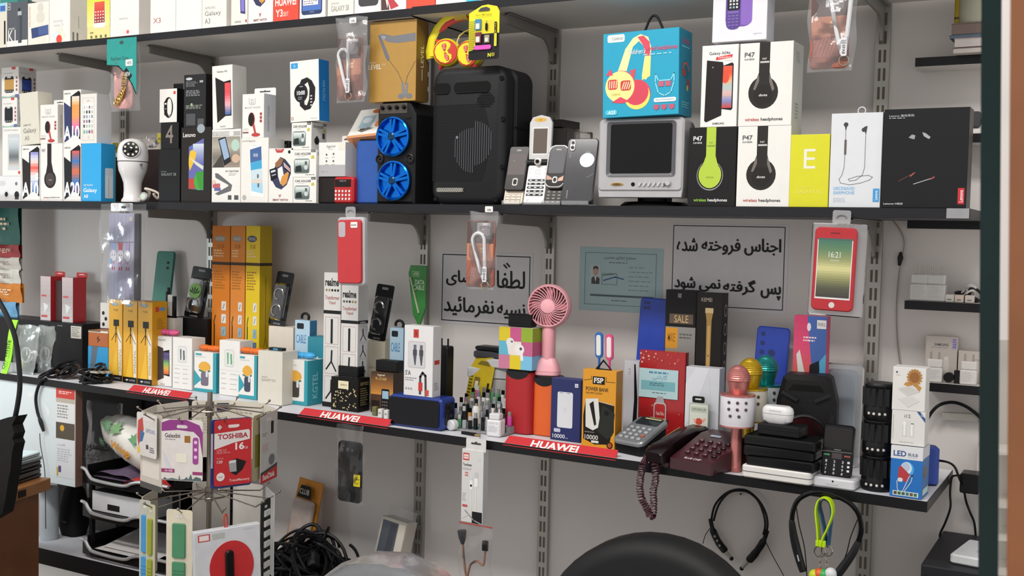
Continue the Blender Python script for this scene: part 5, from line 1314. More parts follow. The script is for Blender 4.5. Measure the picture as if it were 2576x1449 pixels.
# ---- things behind the tripod boxes
p = zs3(-2.3)
X = atz(378, .19, 1.1)
r = thing('teal_phone_case', 'teal green phone case standing behind the yellow tripod boxes', 'phone case', (X, .2, zs3(X) + .0006), (radians(-10), 0, radians(14)))
hz = zat(628, X, .2) - zs3(X)
slab('case', .06, hz, .010, .008, mat('2a6f60', .4), r, .002)
for k in range(2):
 mb = MB(); mb.ext(circ(.0042, None, 12, .012, hz - .035 - .016 * k), frame_front(-.001), .001); mb.build('camera_hole', mat('16201e', .4), r, 0)
X = atz(425, .13, 1.0)
r = thing('selfie_clip', 'black and white spring phone clip behind the pink bow', 'phone clip', (X, .13, zs3(X) + .0006))
z0 = zat(800, X, .13) - zs3(X); z1 = zat(735, X, .13) - zs3(X)
mb = MB(); mb.box(-.022, 0, 0, .022, .03, z0); mb.build('carton_base', mat('d8d4cc', .5), r, 0)
mb = MB(); mb.box(-.016, 0, z0, -.010, .012, z1, .001); mb.tube([(-.010, .006, z1 - .004), (-.010, .006, z1 + .012)], .004, 10); mb.build('upper_jaw', mat('17171a', .35), r)
mb = MB(); mb.box(-.010, .002, z0 + .004, .010, .010, z1 - .008, .001); mb.build('pad', mat('d2d2ce', .5), r)
mb = MB(); mb.box(.010, 0, z0 + .002, .017, .012, z1 - .012, .001); mb.bar((-.018, .006, z0 + .004), (.02, .006, z0), .008); mb.build('lower_jaw', mat('17171a', .35), r)
b = low('flat black box behind the phone box with a pink bow', 434, 520, 800, Y=.17, d=.06, col='1a1a1c')
b.F.grad(10, 52, 90, 100, ['2a2422', '4a3c34'], 3)
def lighter_pack(label, x0, x1, yt, Y, zb, rz, seed, leaf):
 X = atz((x0 + x1) / 2, Y, zb); h = zat(yt, X, Y) - zb
 w = atz(x1, Y, zb) - atz(x0, Y, zb)
 r = thing('blister_card', label, 'blister pack', (X, Y, zb), (radians(-9), radians(rz), 0))
 mb = MB(); mb.ext(rr(w, h, .006, 4, 0, h / 2), frame_front(0), .001); mb.build('backing_card', mat('141416', .3), r, 0)
 mb = MB(); mb.ext(rr(w * .36, h * .045, .003, 3, 0, h * .93), frame_front(-.0006), .0006); mb.build('euro_slot', mat('77757a', .6), r, 0)
 mb = MB(); mb.ext(rr(w * .8, h * .68, .010, 4, 0, h * .44), frame_front(-.012), .012, .004); mb.build('blister', film(.25, '55585c', .08, .05), r)
 if leaf:
  mb = MB(); mb.ext(circ(w * .3, None, 24, 0, h * .52), frame_front(-.014), .002); g = mb.build('round_badge', mat('4f7a2a', .4), r, 0)
  F = Face(r, (-w * .3, -.014, h * .52 - w * .3), (w * .6, 0, 0), (0, 0, w * .6), (0, -1, 0))
  for a in (-60, -30, 0, 30, 60):
   ca, sa = sin(radians(a)), cos(radians(a)); F.poly([(50, 70), (50 + 40 * ca - 6 * sa, 70 - 34 * sa - 6 * ca), (50 + 52 * ca, 70 - 52 * sa), (50 + 40 * ca + 6 * sa, 70 - 34 * sa + 6 * ca)], '16240e')
 for k, zz in enumerate((.28, .58) if not leaf else (.24,)):
  mb = MB(); mb.tube([(w * .26 * cos(a), -.013, h * zz + w * .26 * sin(a)) for a in [2 * pi * q / 20 for q in range(16)]], .0028, 8); mb.build('key_ring', mat('9a9896', .2, .8), r)
 Face(r, (-w / 2, 0, 0), (w, 0, 0), (0, 0, h), (0, -1, 0)).text('LIGHTER', 30, 95, 70, 98, '9a9a9a', .01)
lighter_pack('black blister card with a green leaf badge, before the orange boxes', 462, 510, 670, .172, b.zt + .001, 5, 1, True)
b = low('cream carton supporting the black blister card by the yellow stick box', 674, 736, 822, Y=.195, d=.07, col='d6cdc0')
lighter_pack('black blister card with two rings beside the yellow stick box', 674, 716, 682, .205, b.zt + .001, 5, 2, False)
b = low('pale cream phone box behind the square black earpiece box', 916, 966, 858, Y=.19, d=.06, col='d0c8b4')
b.F.text('SAMSUNG Galaxy', 20, 40, 72, 44, '8a8478')
lighter_pack('black blister card with two rings behind the tripod boxes of white', 924, 968, 714, .2, b.zt + .001, 5, 3, False)
lighter_pack('black blister card half hidden at the edge of the first white tripod box', 792, 824, 742, .2, zs3(-1.8) + .0006, 5, 4, False)
# ---- selfie-stick boxes
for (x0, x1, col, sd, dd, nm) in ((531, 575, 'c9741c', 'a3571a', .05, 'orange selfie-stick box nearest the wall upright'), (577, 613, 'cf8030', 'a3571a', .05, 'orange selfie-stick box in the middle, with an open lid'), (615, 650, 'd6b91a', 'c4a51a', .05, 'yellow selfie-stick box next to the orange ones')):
 b = low(nm, x0, x1, 568, Y=.185, d=dd, col=col, side=sd, name='selfie_stick_box', group='tall selfie-stick boxes')
 F = b.F
 F.ell(44, 8, 34, '8f8a80' if col != 'd6b91a' else '3a4660', 2).text('SAMSUNG', 20, 7, 68, 9, 'e0d8cc').text('XT-138', 30, 11.5, 66, 14, '9a5a28', .01).fuzz(10, 15, 74, 20, 3, 'e6c49a').rect(0, 22.5, 100, 24.3, '3a2a1a')
 F.fuzz(10, 28, 80, 40, 7, '9a6420')
 for j, c in enumerate(('e6e4de', 'e6e4de', '7fa6b8', '4a5f80')): F.rect(56, 47 + 8 * j, 82, 52.6 + 8 * j, c, .001).line([(64, 51.5 + 8 * j), (72, 48.5 + 8 * j)], 4, '6a6a78')
 F.line([(16, 62), (16, 92)], 6, '2e241a').line([(14, 82), (14, 94)], 11, '2e241a').line([(22, 56), (14, 60), (16, 64)], 4, '2e241a').line([(40, 95), (74, 80)], 3, '8a5a20')
 b.S.rect(0, 22.5, 100, 24.3, '3a2a1a').rect(20, 86, 80, 96, 'e0ddd6').line([(46, 88), (50, 94)], 8, '2a2a2a').line([(50, 32), (50, 68)], 3, '4a3a1a').line([(50, 68), (38, 74)], 3, '4a3a1a').line([(50, 68), (64, 74)], 3, '4a3a1a')
# ---- front row of phone boxes with bows
def bow(label, xc, yb, col, par_b):
 """soft silicone bow lying on a carton"""
 r = thing('silicone_bow', label, 'bow', (par_b.X, par_b.Y + par_b.d * .45, par_b.zt + .001))
 mt = mat(col, .5)
 for s in (-1, 1):
  mb = MB(); mb.ball((s * .020, 0, .0085), .020, .012, .0085, 14, 8); mb.build('wing', mt, r)
 mb = MB(); mb.ball((0, 0, .008), .008, .009, .008, 12, 8); mb.build('knot', mt, r)
b = low('white phone box with a dark phone and rainbow screen, under the pink bow', 386, 431, 846, 971, d=.05)
b.F.text('Samsung A03', 8, 6, 66, 9.5, '5a5a5e', .01).poly([(50, 30), (88, 26), (90, 80), (56, 78)], '1b1b20').grad(56, 32, 86, 76, ['5a4a80', '4a3f74', '7ab060', 'd6a040', 'd05a40'], 6).poly([(10, 18), (54, 24), (58, 84), (16, 92)], '3c3436').text('SAMSUNG', 38, 95.5, 64, 98, '6a6a6e')
bow('pink silicone bow lying on the dark-phone box', 414, 843, 'd8598e', b)
def cable_print(b, c1):
 b.F.rect(26, 16, 72, 48, 'c4c4c2', .006).rect(29, 18, 69, 46, 'e9e9e6', .005).poly([(38, 22), (46, 22), (46, 42), (40, 44)], c1).poly([(54, 24), (62, 24), (64, 42), (56, 44)], c1)
 b.F.line([(4, 54), (96, 54)], .8, 'c9c9c6')
 for j in range(4): b.F.fuzz(10, 60 + 9 * j, 40, 63 + 9 * j, 1, 'b9b9b6').fuzz(54, 60 + 9 * j, 90, 63 + 9 * j, 1, 'b9b9b6')
b = low('white cable box with black plugs in a window', 434, 482, 850, 980, d=.05)
cable_print(b, '55585e')
def kg_print(b, body):
 F = b.F
 F.poly([(0, 46), (34, 70), (0, 88)], '2f94a2').rect(86, 0, 100, 100, '2f94a2').rect(0, 92, 100, 100, '2f94a2').rect(6, 4, 34, 9, '3f9aa6').fuzz(8, 12, 60, 14, 1, '8aa0a4')
 for i in range(9):
  a = pi * i / 8; F.ell(48 + 22 * cos(a), 38 - 11 * sin(a), 5, 'd69a30')
 F.ell(48, 36, 22, 'd9a23a', 12).rect(28, 38, 70, 46, 'd9a23a').line([(24, 46), (48, 51), (72, 46)], 5, '2f6f5a')
 F.rect(32, 50, 66, 84, body, .006).rect(54, 46, 64, 62, 'c9ccd0', .002)
 b.S.rect(0, 0, 100, 100, '2f8f9e').text('KGTEL', 30, 28, 62, 86, '8fc4cc', .01, 90)
b = low('white and teal phone box with an orange sun emblem, first of three', 488, 543, 886, 987, d=.045, side='2f8f9e')
kg_print(b, '6d6474'); bow('orange silicone bow on the first sun-emblem box', 518, 885, 'd8691e', b)
b = low('white cable box with green plugs in a window', 551, 602, 857, 996, d=.05)
cable_print(b, '5fa070')
b = low('white and teal phone box with an orange sun emblem, middle of three', 600, 645, 893, 1004, d=.04, side='2f8f9e')
kg_print(b, '3c4256'); bow('orange silicone bow on the middle sun-emblem box', 624, 892, 'd8691e', b)
b = low('plain cream phone box with faint grey lettering between sun-emblem boxes', 648, 709, 884, 1018, d=.06, col='e2ddd0', side='d0cabc')
b.F.text('SAMSUNG', 16, 48, 40, 50.5, '8a867c').text('GALAXY S10', 16, 52, 72, 57, '8a867c')
mb = MB(); mb.box(-.02, .01, b.h, .03, .03, b.h + .006, .001); t = thing('usb_adapter', 'small dark adapter lying on the cream phone box', 'adapter', (b.X, b.Y + .02, b.zt))
mb = MB(); mb.box(-.024, 0, 0, .022, .016, .007, .001); mb.build('housing', mat('24282c', .4), t); mb = MB(); mb.box(-.008, -.0005, .001, .008, 0, .006); mb.build('blue_label', mat('3a80a0', .4), t, 0)
b = low('white and teal phone box with an orange sun emblem, nearest the strip', 713, 773, 905, 1018, d=.065, side='2f8f9e')
kg_print(b, '3f3733'); bow('sky blue silicone bow on the last sun-emblem box', 748, 905, '3f9fd6', b)
# teal carton, cable pack behind
b = low('teal carton with a large white letter A', 772, 812, 848, Y=.13, d=.05, col='2a7f90')
b.F.text('A', 30, 30, 96, 62, 'cfe0e4')
def cable_pack(label, x0, x1, yt, Y, zb):
 b = low(label, x0, x1, yt, Y=Y, d=.03, col='a9c4d6', side='3f7fa8', name='cable_pack', zb=zb)
 b.F.rect(14, 4, 60, 12, '2a3038', .003).text('CABLE', 10, 20, 76, 32, '3f7fb0', .005).line([(34, 96), (30, 66), (40, 50), (60, 50), (70, 62), (68, 94)], 9, '33363c').rect(76, 64, 92, 96, '3a6a90')
 mb = MB(); mb.tube([(.012 * cos(a), .012, b.h + .008 + .010 * sin(a)) for a in [-.6 + 4.2 * q / 12 for q in range(13)]], .0035, 8); mb.build('cable_loop', mat('1d1d20', .5), b.o)
cable_pack('pale blue cable pack with a black loop behind the blue bow', 740, 777, 806, .15, zs3(-1.85) + .02)
cable_pack('pale blue cable pack behind the boxed charging cable', 978, 1012, 825, .17, zs3(-1.5) + .02)
# ---- white tripod boxes
for (x0, x1, yt, Y, nm) in ((811, 853, 686, .095, 'tall white tripod box with line pictures, left of its twin'), (855, 897, 718, .085, 'tall white tripod box with line pictures under the red phone case')):
 b = low(nm, x0, x1, yt, Y=Y, d=.042, col='dddbd8', side='cdccca', name='tripod_box', group='tall white tripod boxes')
 F = b.F
 F.text('realme', 8, 4, 88, 10, '2a2a2a', .03)
 for i in range(5): F.ell(16 + 17 * i, 13, 6, random.choice(['2a2a2a', '4a4640', '8a7a50']))
 F.text('Transformer', 8, 17, 92, 20, 'a0504a', .005).text('Tripod', 30, 21, 70, 24, 'a0504a', .005).rect(0, 28, 100, 30.5, '232325')
 for j in range(3):
  v = 33 + 22 * j; F.box(12, v, 88, v + 20, 1.2, 'b08a80')
 F.line([(50, 35), (50, 52)], 12, '232325')
 for j in (1, 2):
  v = 33 + 22 * j; F.line([(52, v + 3), (50, v + 11)], 9, '232325').line([(50, v + 11), (20, v + 17)], 7, '232325').line([(50, v + 11), (78, v + 18)], 7, '232325')
 S = b.S; S.rect(0, 28, 100, 30.5, '232325').text('realme', 20, 28.4, 76, 30.2, 'e0e0e0', .02)
 for j in range(5):
  v = 33 + 13 * j; S.box(14, v, 90, v + 12, 1.4, 'a9a9a6').line([(50, v + 2), (52, v + 6)], 10, '2c2c2e').line([(52, v + 6), (26, v + 11)], 6, '2c2c2e').line([(52, v + 6), (80, v + 11)], 6, '2c2c2e')
 F.rect(0, 96.5, 100, 100, '232325')
# ---- red phone case in a blister, hung from the shelf
Y = -.014
p = at(882, 718, Y)
r = thing('phone_case', 'red silicone phone case in a clear blister hung from the shelf', 'phone case', (p.x, Y, p.z), (0, radians(-1.5), 0))
w = .080; h = at(878, 546, Y).z - p.z
slab('blister_tray', w, h, .016, .009, mat('c4c4c8', .25, 0, .02, alpha=.75), r, .003, 0, 0, .001)
o = slab('case', w * .88, h * .93, .010, .009, mat('b52f33', .55, 0, .03), r, .002, .0, h * .03, -.006)
mb = MB(); mb.ext(rr(.020, .036, .005, 4, -.020, h * .82), frame_front(-.0066), .001); mb.build('camera_cutout', mat('a9a4a8', .4), o, 0)
mb = MB(); mb.ext(rr(.020, .014, .002, 3, .016, h * .885), frame_front(-.0068), .0006); mb.build('price_sticker', mat('efeeea', .5), o, 0)
Face(r, (.006, -.0068, h * .885 - .007), (.02, 0, 0), (0, 0, .014), (0, -1, 0)).text('M-A02S', 12, 40, 88, 66, '4a4a4a', .02)
mb = MB(); mb.ext(rr(.030, .026, .006, 4, -.002, h + .012), frame_front(.004), .001); tb = mb.build('hanging_tab', film(.5, 'd8d8da', .1, .05), r, 0)
mb = MB(); mb.tube([(-.002 + .008 * cos(a), .003, h + .012 + .005 * sin(a)) for a in [pi * q / 10 for q in range(11)]], .0012, 6); mb.build('hook_hole', mat('77777a', .4), tb)
# ---- green data-cable bag behind
X = atz(1045, .22, 1.1); z0 = zs3(X) + .0006
r = thing('data_cable_bag', 'green folded data cable bag hung in front of the wall upright', 'cable pack', (X, .22, z0))
zt = zat(668, X, .22) - z0; zb_ = zat(822, X, .22) - z0
pts = [(-.020, zt), (-.026, zt - .02), (-.010, zb_ + .03), (.010, zb_), (.028, zb_ + .05), (.030, zt)]
mb = MB(); mb.ext(pts, frame_front(0), .006, .001); mb.build('packet', mat('2f7a34', .4, 0, .1), r, 0)
mb = MB(); mb.box(.004, .006, 0, .016, .014, zb_ + .06); mb.build('stick_support', mat('cfc9bc', .5), r, 0)
Face(r, (-.022, 0, zt - .08), (.05, 0, 0), (0, 0, .075), (0, -1, 0)).text('DATA', 36, 42, 92, 58, 'cfe0c4', .005).text('CABLE', 24, 60, 92, 76, 'cfe0c4', .005).box(16, 14, 60, 30, 2, '9cc48c').text('AWEI', 24, 17, 54, 27, 'cfe0c4')
mb = MB(); mb.bar((-.018, -.002, zt - .03), (.010, -.002, zb_ + .036), .005, .003); mb.build('cable_strip', mat('b4b89c', .4), r)
# ---- red lettered strips along the shelf edge
for (x0, x1, yb, lb) in ((318, 470, 985, 'red card strip with white capitals behind the memory card stand'), (748, 974, 1048, 'red card strip with white capitals under the small earpiece boxes'), (1265, 1548, 1130, 'red card strip with white capitals under the power bank boxes')):
 Y = -.041
 xa, xb = atz(x0, Y, .945), atz(x1, Y, .94)
 xm = (xa + xb) / 2
 r = thing('brand_strip', lb, 'card strip', (xm, Y, zs3(xm) - .004), (0, math.atan(.00907), 0))
 w = xb - xa; n = Vector((0, -.5, .75)).normalized(); up = Vector((0, .022, .018))
 mb = MB(); mb._add([Vector((-w / 2, 0, 0)), Vector((w / 2, 0, 0)), Vector((w / 2 - .004, .022, .018)), Vector((-w / 2 + .004, .022, .018)), Vector((-w / 2, .001, -.001)), Vector((w / 2, .001, -.001)), Vector((w / 2 - .004, .024, .017)), Vector((-w / 2 + .004, .024, .017))],
                       [(0, 1, 2, 3), (7, 6, 5, 4), (0, 4, 5, 1), (1, 5, 6, 2), (2, 6, 7, 3), (3, 7, 4, 0)])
 mb.build('folded_card', mat('b8252c', .4, 0, .02), r, 0)
 F = Face(r, (-w / 2, 0, 0), (w, 0, 0), up, n)
 F.text('HUAWEI', 24, 14, 66, 82, 'efe9e6', .03)
# ---- earpiece boxes with black boxes on top
b = low('black and gold patterned earpiece box with a cream label', 832, 900, 950, 1034, d=.048, col='1a1816', side='1c1a18')
for i in range(46):
 u, v = random.uniform(4, 92), random.uniform(30, 94); b.F.poly([(u, v), (u + random.uniform(3, 7), v + 1), (u + 4, v + random.uniform(3, 7)), (u + 1, v + 4)], random.choice(['b9a878', '8f8258', 'd0c49a']))
b.F.rect(28, 10, 66, 34, 'd9cfae').text('Jabra', 36, 18, 60, 26, '5a5038', .01)
b.S.text('EASYVOICE', 20, 12, 88, 22, 'a89868').fuzz(20, 30, 85, 85, 8, '77704e')
def black_box(label, bb, w, h, dx=0, d=.03, rz=0):
 r = thing('black_box', label, 'box', (bb.X + dx, bb.Y + .012, bb.zt + .0004), (0, 0, radians(rz)))
 mb = MB(); mb.ext(rr(w, h, .003, 3, 0, h / 2), frame_front(0), d, .002); mb.build('body', mat('1b1b1d', .45, 0, .08, 100, .1), r)
 mb = MB(); mb.box(-w * .48, -.0004, h * .28, w * .48, 0, h * .31); mb.build('lid_seam', mat('0d0d0e', .6), r, 0)
 return r
black_box('small black earpiece box on top of the gold patterned box', b, .062, .027)
p = on3(806, 1012)
r = thing('earbud_case', 'small black box with white trim beside the gold patterned box', 'box', tuple(p)); mb = MB(); mb.box(-.022, 0, 0, .022, .04, .02, .002); mb.build('body', mat('17171a', .35), r); mb = MB(); mb.box(-.022, -.0006, .016, .022, 0, .019); mb.build('trim', mat('c9c9c6', .4), r, 0)
for i, (x, y) in enumerate(((838, 1028), (854, 1030), (874, 1034))):
 p = on3(x, y)
 r = thing('plug_adapter', ('first', 'second', 'third')[i] + ' of three tiny white adapters before the gold patterned box', 'adapter', tuple(p), group='tiny white adapters on the strip')
 mb = MB(); mb.ext(rr(.015, .014, .003, 3, 0, .007), frame_front(0), .016, .002); mb.build('body', mat('e6e4e0', .35), r)
 mb = MB(); mb.box(-.004, -.0005, .004, .004, 0, .008); mb.build('port', mat('8a8a8c', .4), r, 0)
b = low('brown sunset-picture box with a small black button phone', 932, 988, 937, 1040, d=.06, col='4a3020', side='3a2c22')
b.F.grad(0, 0, 100, 55, ['3a2a1e', '8a5a2a', 'c98a3c'], 6).rect(48, 40, 84, 94, '1c1a1a', .004).rect(52, 45, 80, 64, '8fb0c4').rect(4, 70, 40, 98, '2c2019').text('kgtel', 30, 4, 62, 10, 'd8c8b0', .01).text('K-2160', 22, 12, 70, 19, 'd0a060', .01)
for j in range(3):
 for i in range(3): b.F.rect(53 + 9 * i, 70 + 8 * j, 58 + 9 * i, 74 + 8 * j, '6a6664')
black_box('small black box on top of the sunset-picture box', b, .066, .028, .003)
for i, (x, y, c) in enumerate(((940, 1046, '6a6a40'), (955, 1052, 'e2e0dc'), (970, 1055, 'e2e0dc'))):
 p = on3(x, y)
 r = thing('plug_adapter', ('olive', 'white', 'end white')[i] + ' tiny adapter standing before the sunset-picture box', 'adapter', tuple(p), group='tiny adapters before the sunset box')
 mb = MB(); mb.ext(rr(.012, .022, .002, 3, 0, .011), frame_front(0), .012, .001); mb.build('body', mat(c, .35), r)
 Face(r, (-.006, 0, 0), (.012, 0, 0), (0, 0, .022), (0, -1, 0)).text('8G', 25, 35, 75, 55, '4a4a4a', .01)
# ---- blue rounded speaker lying along the shelf
p = on3(1045, 1078)
X0, X1 = atz(978, p.y, p.z), atz(1110, p.y, p.z); w = X1 - X0
r = thing('box_speaker', 'blue box speaker with a glossy black front panel', 'speaker', ((X0 + X1) / 2, p.y, zs3((X0 + X1) / 2) + .0008))
hh = zat(998, (X0 + X1) / 2, p.y) - p.z
mb = MB(); mb.ext(rr(w, hh, .009, 5, 0, hh / 2), frame_front(0), .06, .004); mb.build('body', mat('16307c', .35, 0, .05), r)
mb = MB(); mb.ext(rr(w * .95, hh * .86, .007, 5, -.002, hh * .5), frame_front(-.0018), .002, .0005); mb.build('front_panel', mat('0e0f16', .08), r)
mb = MB(); mb.ext(rr(.036, hh * .7, .006, 4, .032, hh * .5), frame_side(w / 2), .001); mb.build('side_port', mat('20242e', .2), r, 0)
# boxed charging cable standing on it
zb = r.location.z + hh + .0006
b = carton('cable_box', 'white boxed charging cable with two grey plugs in a window', 1015, 1087, 820, p.y + .006, zb, .035, 'e4e2e2', side='c9c8ca')
F = b.F
F.rect(32, 5, 50, 17, 'b0302c').text('a', 38, 8, 44, 14, '6a1a18', .02).rect(14, 22, 74, 60, 'b4b3b6', .004).rect(16.5, 23.5, 71.5, 58.5, 'd2d1d4', .003)
for u in (38, 60): F.rect(u - 5, 27, u + 5, 34, '5d5f64').rect(u - 7, 34, u + 7, 42, '3e4046').poly([(u - 6, 42), (u + 6, 42), (u + 3, 56), (u - 1, 56)], '4a4c52')
F.text("5'A", 5, 64, 25, 71, '55585e', .01).fuzz(5, 74, 46, 80, 2, '8d8d92').line([(58, 96), (58, 72), (66, 66), (76, 70), (78, 98)], 7, '33353a').rect(52, 80, 66, 92, 'b8302c').rect(76, 90, 88, 98, 'b8483c')
for i in range(3): F.ell(9 + 9 * i, 90, 3.2, '9a9a9e')
b.S.rect(20, 48, 80, 54, 'b0302c').fuzz(20, 80, 80, 92, 5, '8a8a90')
X = atz(1106, .09, .94)
r = thing('modem', 'upright black modem with two short aerials behind the boxed cable', 'modem', (X, .09, zs3(X) + .0006))
hz = zat(872, X, .09) - zs3(X)
mb = MB(); mb.ext(rr(.036, hz, .005, 4, 0, hz / 2), frame_front(0), .03, .002); mb.build('body', mat('1c1b1c', .4), r)
for s in (-.008, .010):
 mb = MB(); mb.tube([(s, .015, hz), (s, .015, hz + .018)], .0022, 8); mb.build('aerial', mat('151516', .4), r)
# ---- yellow adapter card and pile of white gadgets
p = on3(1150, 1010)
X = atz(1150, .06, .94)
r = thing('sim_adapter_card', 'yellow and black adapter card standing among the USB sticks', 'blister pack', (X - .02, .165, zs3(X) + .0006), (radians(-8), radians(6), 0))
h = zat(896, X, .165) - zs3(X); w = .066
mb = MB(); mb.ext([(-w / 2, 0), (w / 2, 0), (w / 2, h * .86), (w * .3, h), (-w * .3, h), (-w / 2, h * .8)], frame_front(0), .001); mb.build('backing_card', mat('b49c12', .45), r, 0)
F = Face(r, (-w / 2, 0, 0), (w, 0, 0), (0, 0, h), (0, -1, 0))
for j in range(10):
 for i in range(3): F.rect(3 + 5 * i, 28 + 5 * j, 6 + 5 * i, 31 + 5 * j, '2a2618')
F.rect(26, 34, 48, 56, '6a5a1a').rect(30, 40, 44, 54, 'c9c4ae').rect(56, 62, 92, 100, '26231c').poly([(28, 14), (40, 8), (70, 8), (80, 14)], '6d6110').rect(82, 40, 90, 60, '2a2618')
Xp = atz(1215, .17, .94); zz = zs3(Xp) + .0006
for i, (w, d, h, dx, rz, c, lb) in enumerate(((.11, .06, .026, .0, 8, 'b9b9bc', 'flat grey router at the foot of the gadget pile'), (.10, .05, .022, .004, -6, 'c9c9cb', 'pale cable-wrapped charger in the middle of the gadget pile'), (.085, .05, .016, .004, 10, '3a3b40', 'dark phone wallet lower on top of the gadget pile'), (.082, .045, .010, .0, -4, '26272b', 'thin dark phone crowning the gadget pile'))):
 r = thing('gadget', lb, 'gadget', (Xp + dx, .185, zz + (.0 if i else .0)), (0, 0, radians(rz)))
 if i == 0:
  mb = MB(); mb.box(-.05, .002, 0, .05, .05, .10, .002); mb.build('riser', mat('a9a6a2', .5), r); off = .101
 else: off = 0
 mb = MB(); mb.ext(rr(w, d, .008, 4, 0, d / 2), frame_top(off), h, .003); mb.build('shell', mat(c, .4), r)
 if i == 1:
  mb = MB(); mb.tube([(-.03 + .06 * t, -.002 + .056 * abs(sin(5 * t)), h + .002) for t in [q / 20 for q in range(21)]], .002, 6); mb.build('wrapped_lead', mat('d2d2d4', .4), r)
 zz += off + h + .0012
# ---- cluster of USB sticks
rnd = random.Random(5)
tr = thing('display_tray', 'grey stepped tray under the crowd of USB sticks', 'tray', (atz(1195, .02, .94), .02, zs3(-1.35) + .0006))
mb = MB()
for j in range(5): mb.box(-.085, .026 * j, 0, .075, .026 * (j + 1), .004 + .012 * j)
mb.build('steps', mat('8a8a8c', .5), tr, 0)
USBG = 'USB sticks crowded beside the red speaker'
cols = ['d6d6d6', 'd0d2d4', '1e1e20', '2a2a2c', 'c0489a', 'e0dedc', '8a8f96', 'b9884a', '33363a', '4a8a60']
for j in range(5):
 for i in range(11):
  p = Vector(tr.location) + Vector((-.078 + .0145 * i + rnd.uniform(-.003, .003), .013 + .026 * j + rnd.uniform(-.004, .004), .0045 + .012 * j))
  c = rnd.choice(cols); hh_ = rnd.uniform(.028, .04)
  r = thing('usb_stick', 'small USB stick standing in the dense cluster beside the red speaker', 'USB stick', tuple(p), (0, 0, rnd.uniform(-.4, .4)), USBG)
  mb = MB(); mb.ext(rr(.009, hh_ * .68, .0015, 2, 0, hh_ * .34), frame_front(-.003), .006, .0006); mb.build('body', mat(c, .35), r, 0)
  mb = MB(); mb.box(-.0035, -.002, hh_ * .68, .0035, .002, hh_); mb.build('plug', mat('b5b5b2' if i % 3 else '26262a', .25, .7), r, 0)
# ---- chargers in front
p = on3(1143, 1082); r = thing('cylinder_gadget', 'round white plastic gadget lying at the shelf edge', 'cap', tuple(p + Vector((0, 0, .0125))), (0, 0, radians(-25)))
mb = MB(); mb.lathe([(.0125, 0), (.0125, .014), (.010, .016)], (0, 0, 0), (.3, -1, 0), 24); mb.build('shell', mat('dcdcdc', .35), r)
mb = MB(); mb.lathe([(.0105, .0163), (.0105, .0166)], (0, 0, 0), (.3, -1, 0), 20); mb.build('disc', mat('c4c6c8', .4), r)
for (x, y, c1, c2, lb) in ((1171, 1076, '1b1b1d', '3a3a3c', 'black car charger standing on its head'), (1197, 1082, 'dedcd6', '2a8a8e', 'white and teal car charger standing on its head')):
 p = on3(x, y); r = thing('car_charger', lb, 'charger', tuple(p))
 mb = MB(); mb.lathe([(.0135, 0), (.0145, .004), (.0145, .010)], n=20); mb.build('head', mat(c2, .3), r)
 mb = MB(); mb.lathe([(.0145, .010), (.0135, .018), (.0095, .030), (.0095, .048), (.007, .056)], n=20); mb.build('body', mat(c1, .3), r)
 mb = MB(); mb.lathe([(.004, .056), (.004, .060), (.002, .062)], n=12); mb.build('tip', mat('b0a890', .25, .8), r)
 for s in (-1, 1):
  mb = MB(); mb.bar((s * .0098, 0, .030), (s * .0098, 0, .046), .003, .002); mb.build('spring_contact', mat('a9a69c', .25, .8), r)
p = on3(1180, 1096); r = thing('usb_dongle', 'flat black USB dongle lying at the shelf edge', 'USB stick', tuple(p), (0, 0, radians(-8)))
mb = MB(); mb.box(-.024, 0, 0, .014, .010, .006, .001); mb.build('body', mat('141416', .4), r); mb = MB(); mb.box(.014, .0015, .001, .027, .0085, .005); mb.build('plug', mat('b59a60', .25, .8), r, 0)
p = on3(1240, 1100); r = thing('wall_charger', 'white two-pin wall charger standing upright before the red speaker', 'charger', tuple(p), (0, 0, radians(6)))
mb = MB(); mb.ext(rr(.034, .038, .004, 4, 0, .019), frame_front(0), .03, .003); mb.build('body', mat('e2e2e4', .3), r)
mb = MB(); mb.ext(rr(.026, .014, .003, 3, .0, .045), frame_front(.004), .022, .002); mb.build('neck', mat('dcdcde', .3), r)
for s in (-.008, .008):
 mb = MB(); mb.tube([(s, .015, .052), (s, .015, .062)], .002, 8); mb.build('pin', mat('d8d6d0', .3), r)
Face(r, (-.017, 0, 0), (.034, 0, 0), (0, 0, .038), (0, -1, 0)).text('2.1A  1A', 20, 14, 84, 24, '9a9a9e').fuzz(16, 34, 86, 74, 5, 'a9a9ad')
# ---- red and orange upright speakers
def tower(label, x0, x1, yt, yb, col):
 p = on3((x0 + x1) / 2, yb); X0, X1 = atz(x0, p.y, p.z), atz(x1, p.y, p.z); w = X1 - X0; Xm = (X0 + X1) / 2
 h = zat(yt, Xm, p.y) - p.z
 r = thing('upright_speaker', label, 'speaker', (Xm, p.y, zs3(X0) + .0006))
 mb = MB(); mb.ext(rr(w, .058, .018, 6, 0, .029), frame_top(0), h - .006, .002); mb.build('fabric_body', mat(col, .6, 0, .06, 400, .15), r)
 pts = [(-w * .42, h - .004)] + [(w * .40 * cos(pi + pi * i / 12), h - .004 + .018 * sin(pi + pi * i / 12)) for i in range(13)] + [(w * .42, h - .004)]
 mb = MB(); mb.ext(pts[1:-1], frame_front(-.0008), .001); mb.build('dark_collar', mat('26262a', .45), r, 0)
 mb = MB(); mb.ext(rr(w * .94, .052, .016, 6, 0, .029), frame_top(h - .006), .006, .002); mb.build('top_plate', mat('2a2a2d', .4), r)
 return r, h, w
r1, h1, w1 = tower('dark red upright fabric speaker under the colourful earbuds box', 1263, 1332, 930, 1092, 'a01c22')
r2, h2, w2 = tower('orange upright fabric speaker under the pink hand fan', 1333, 1397, 948, 1098, 'cf5a20')
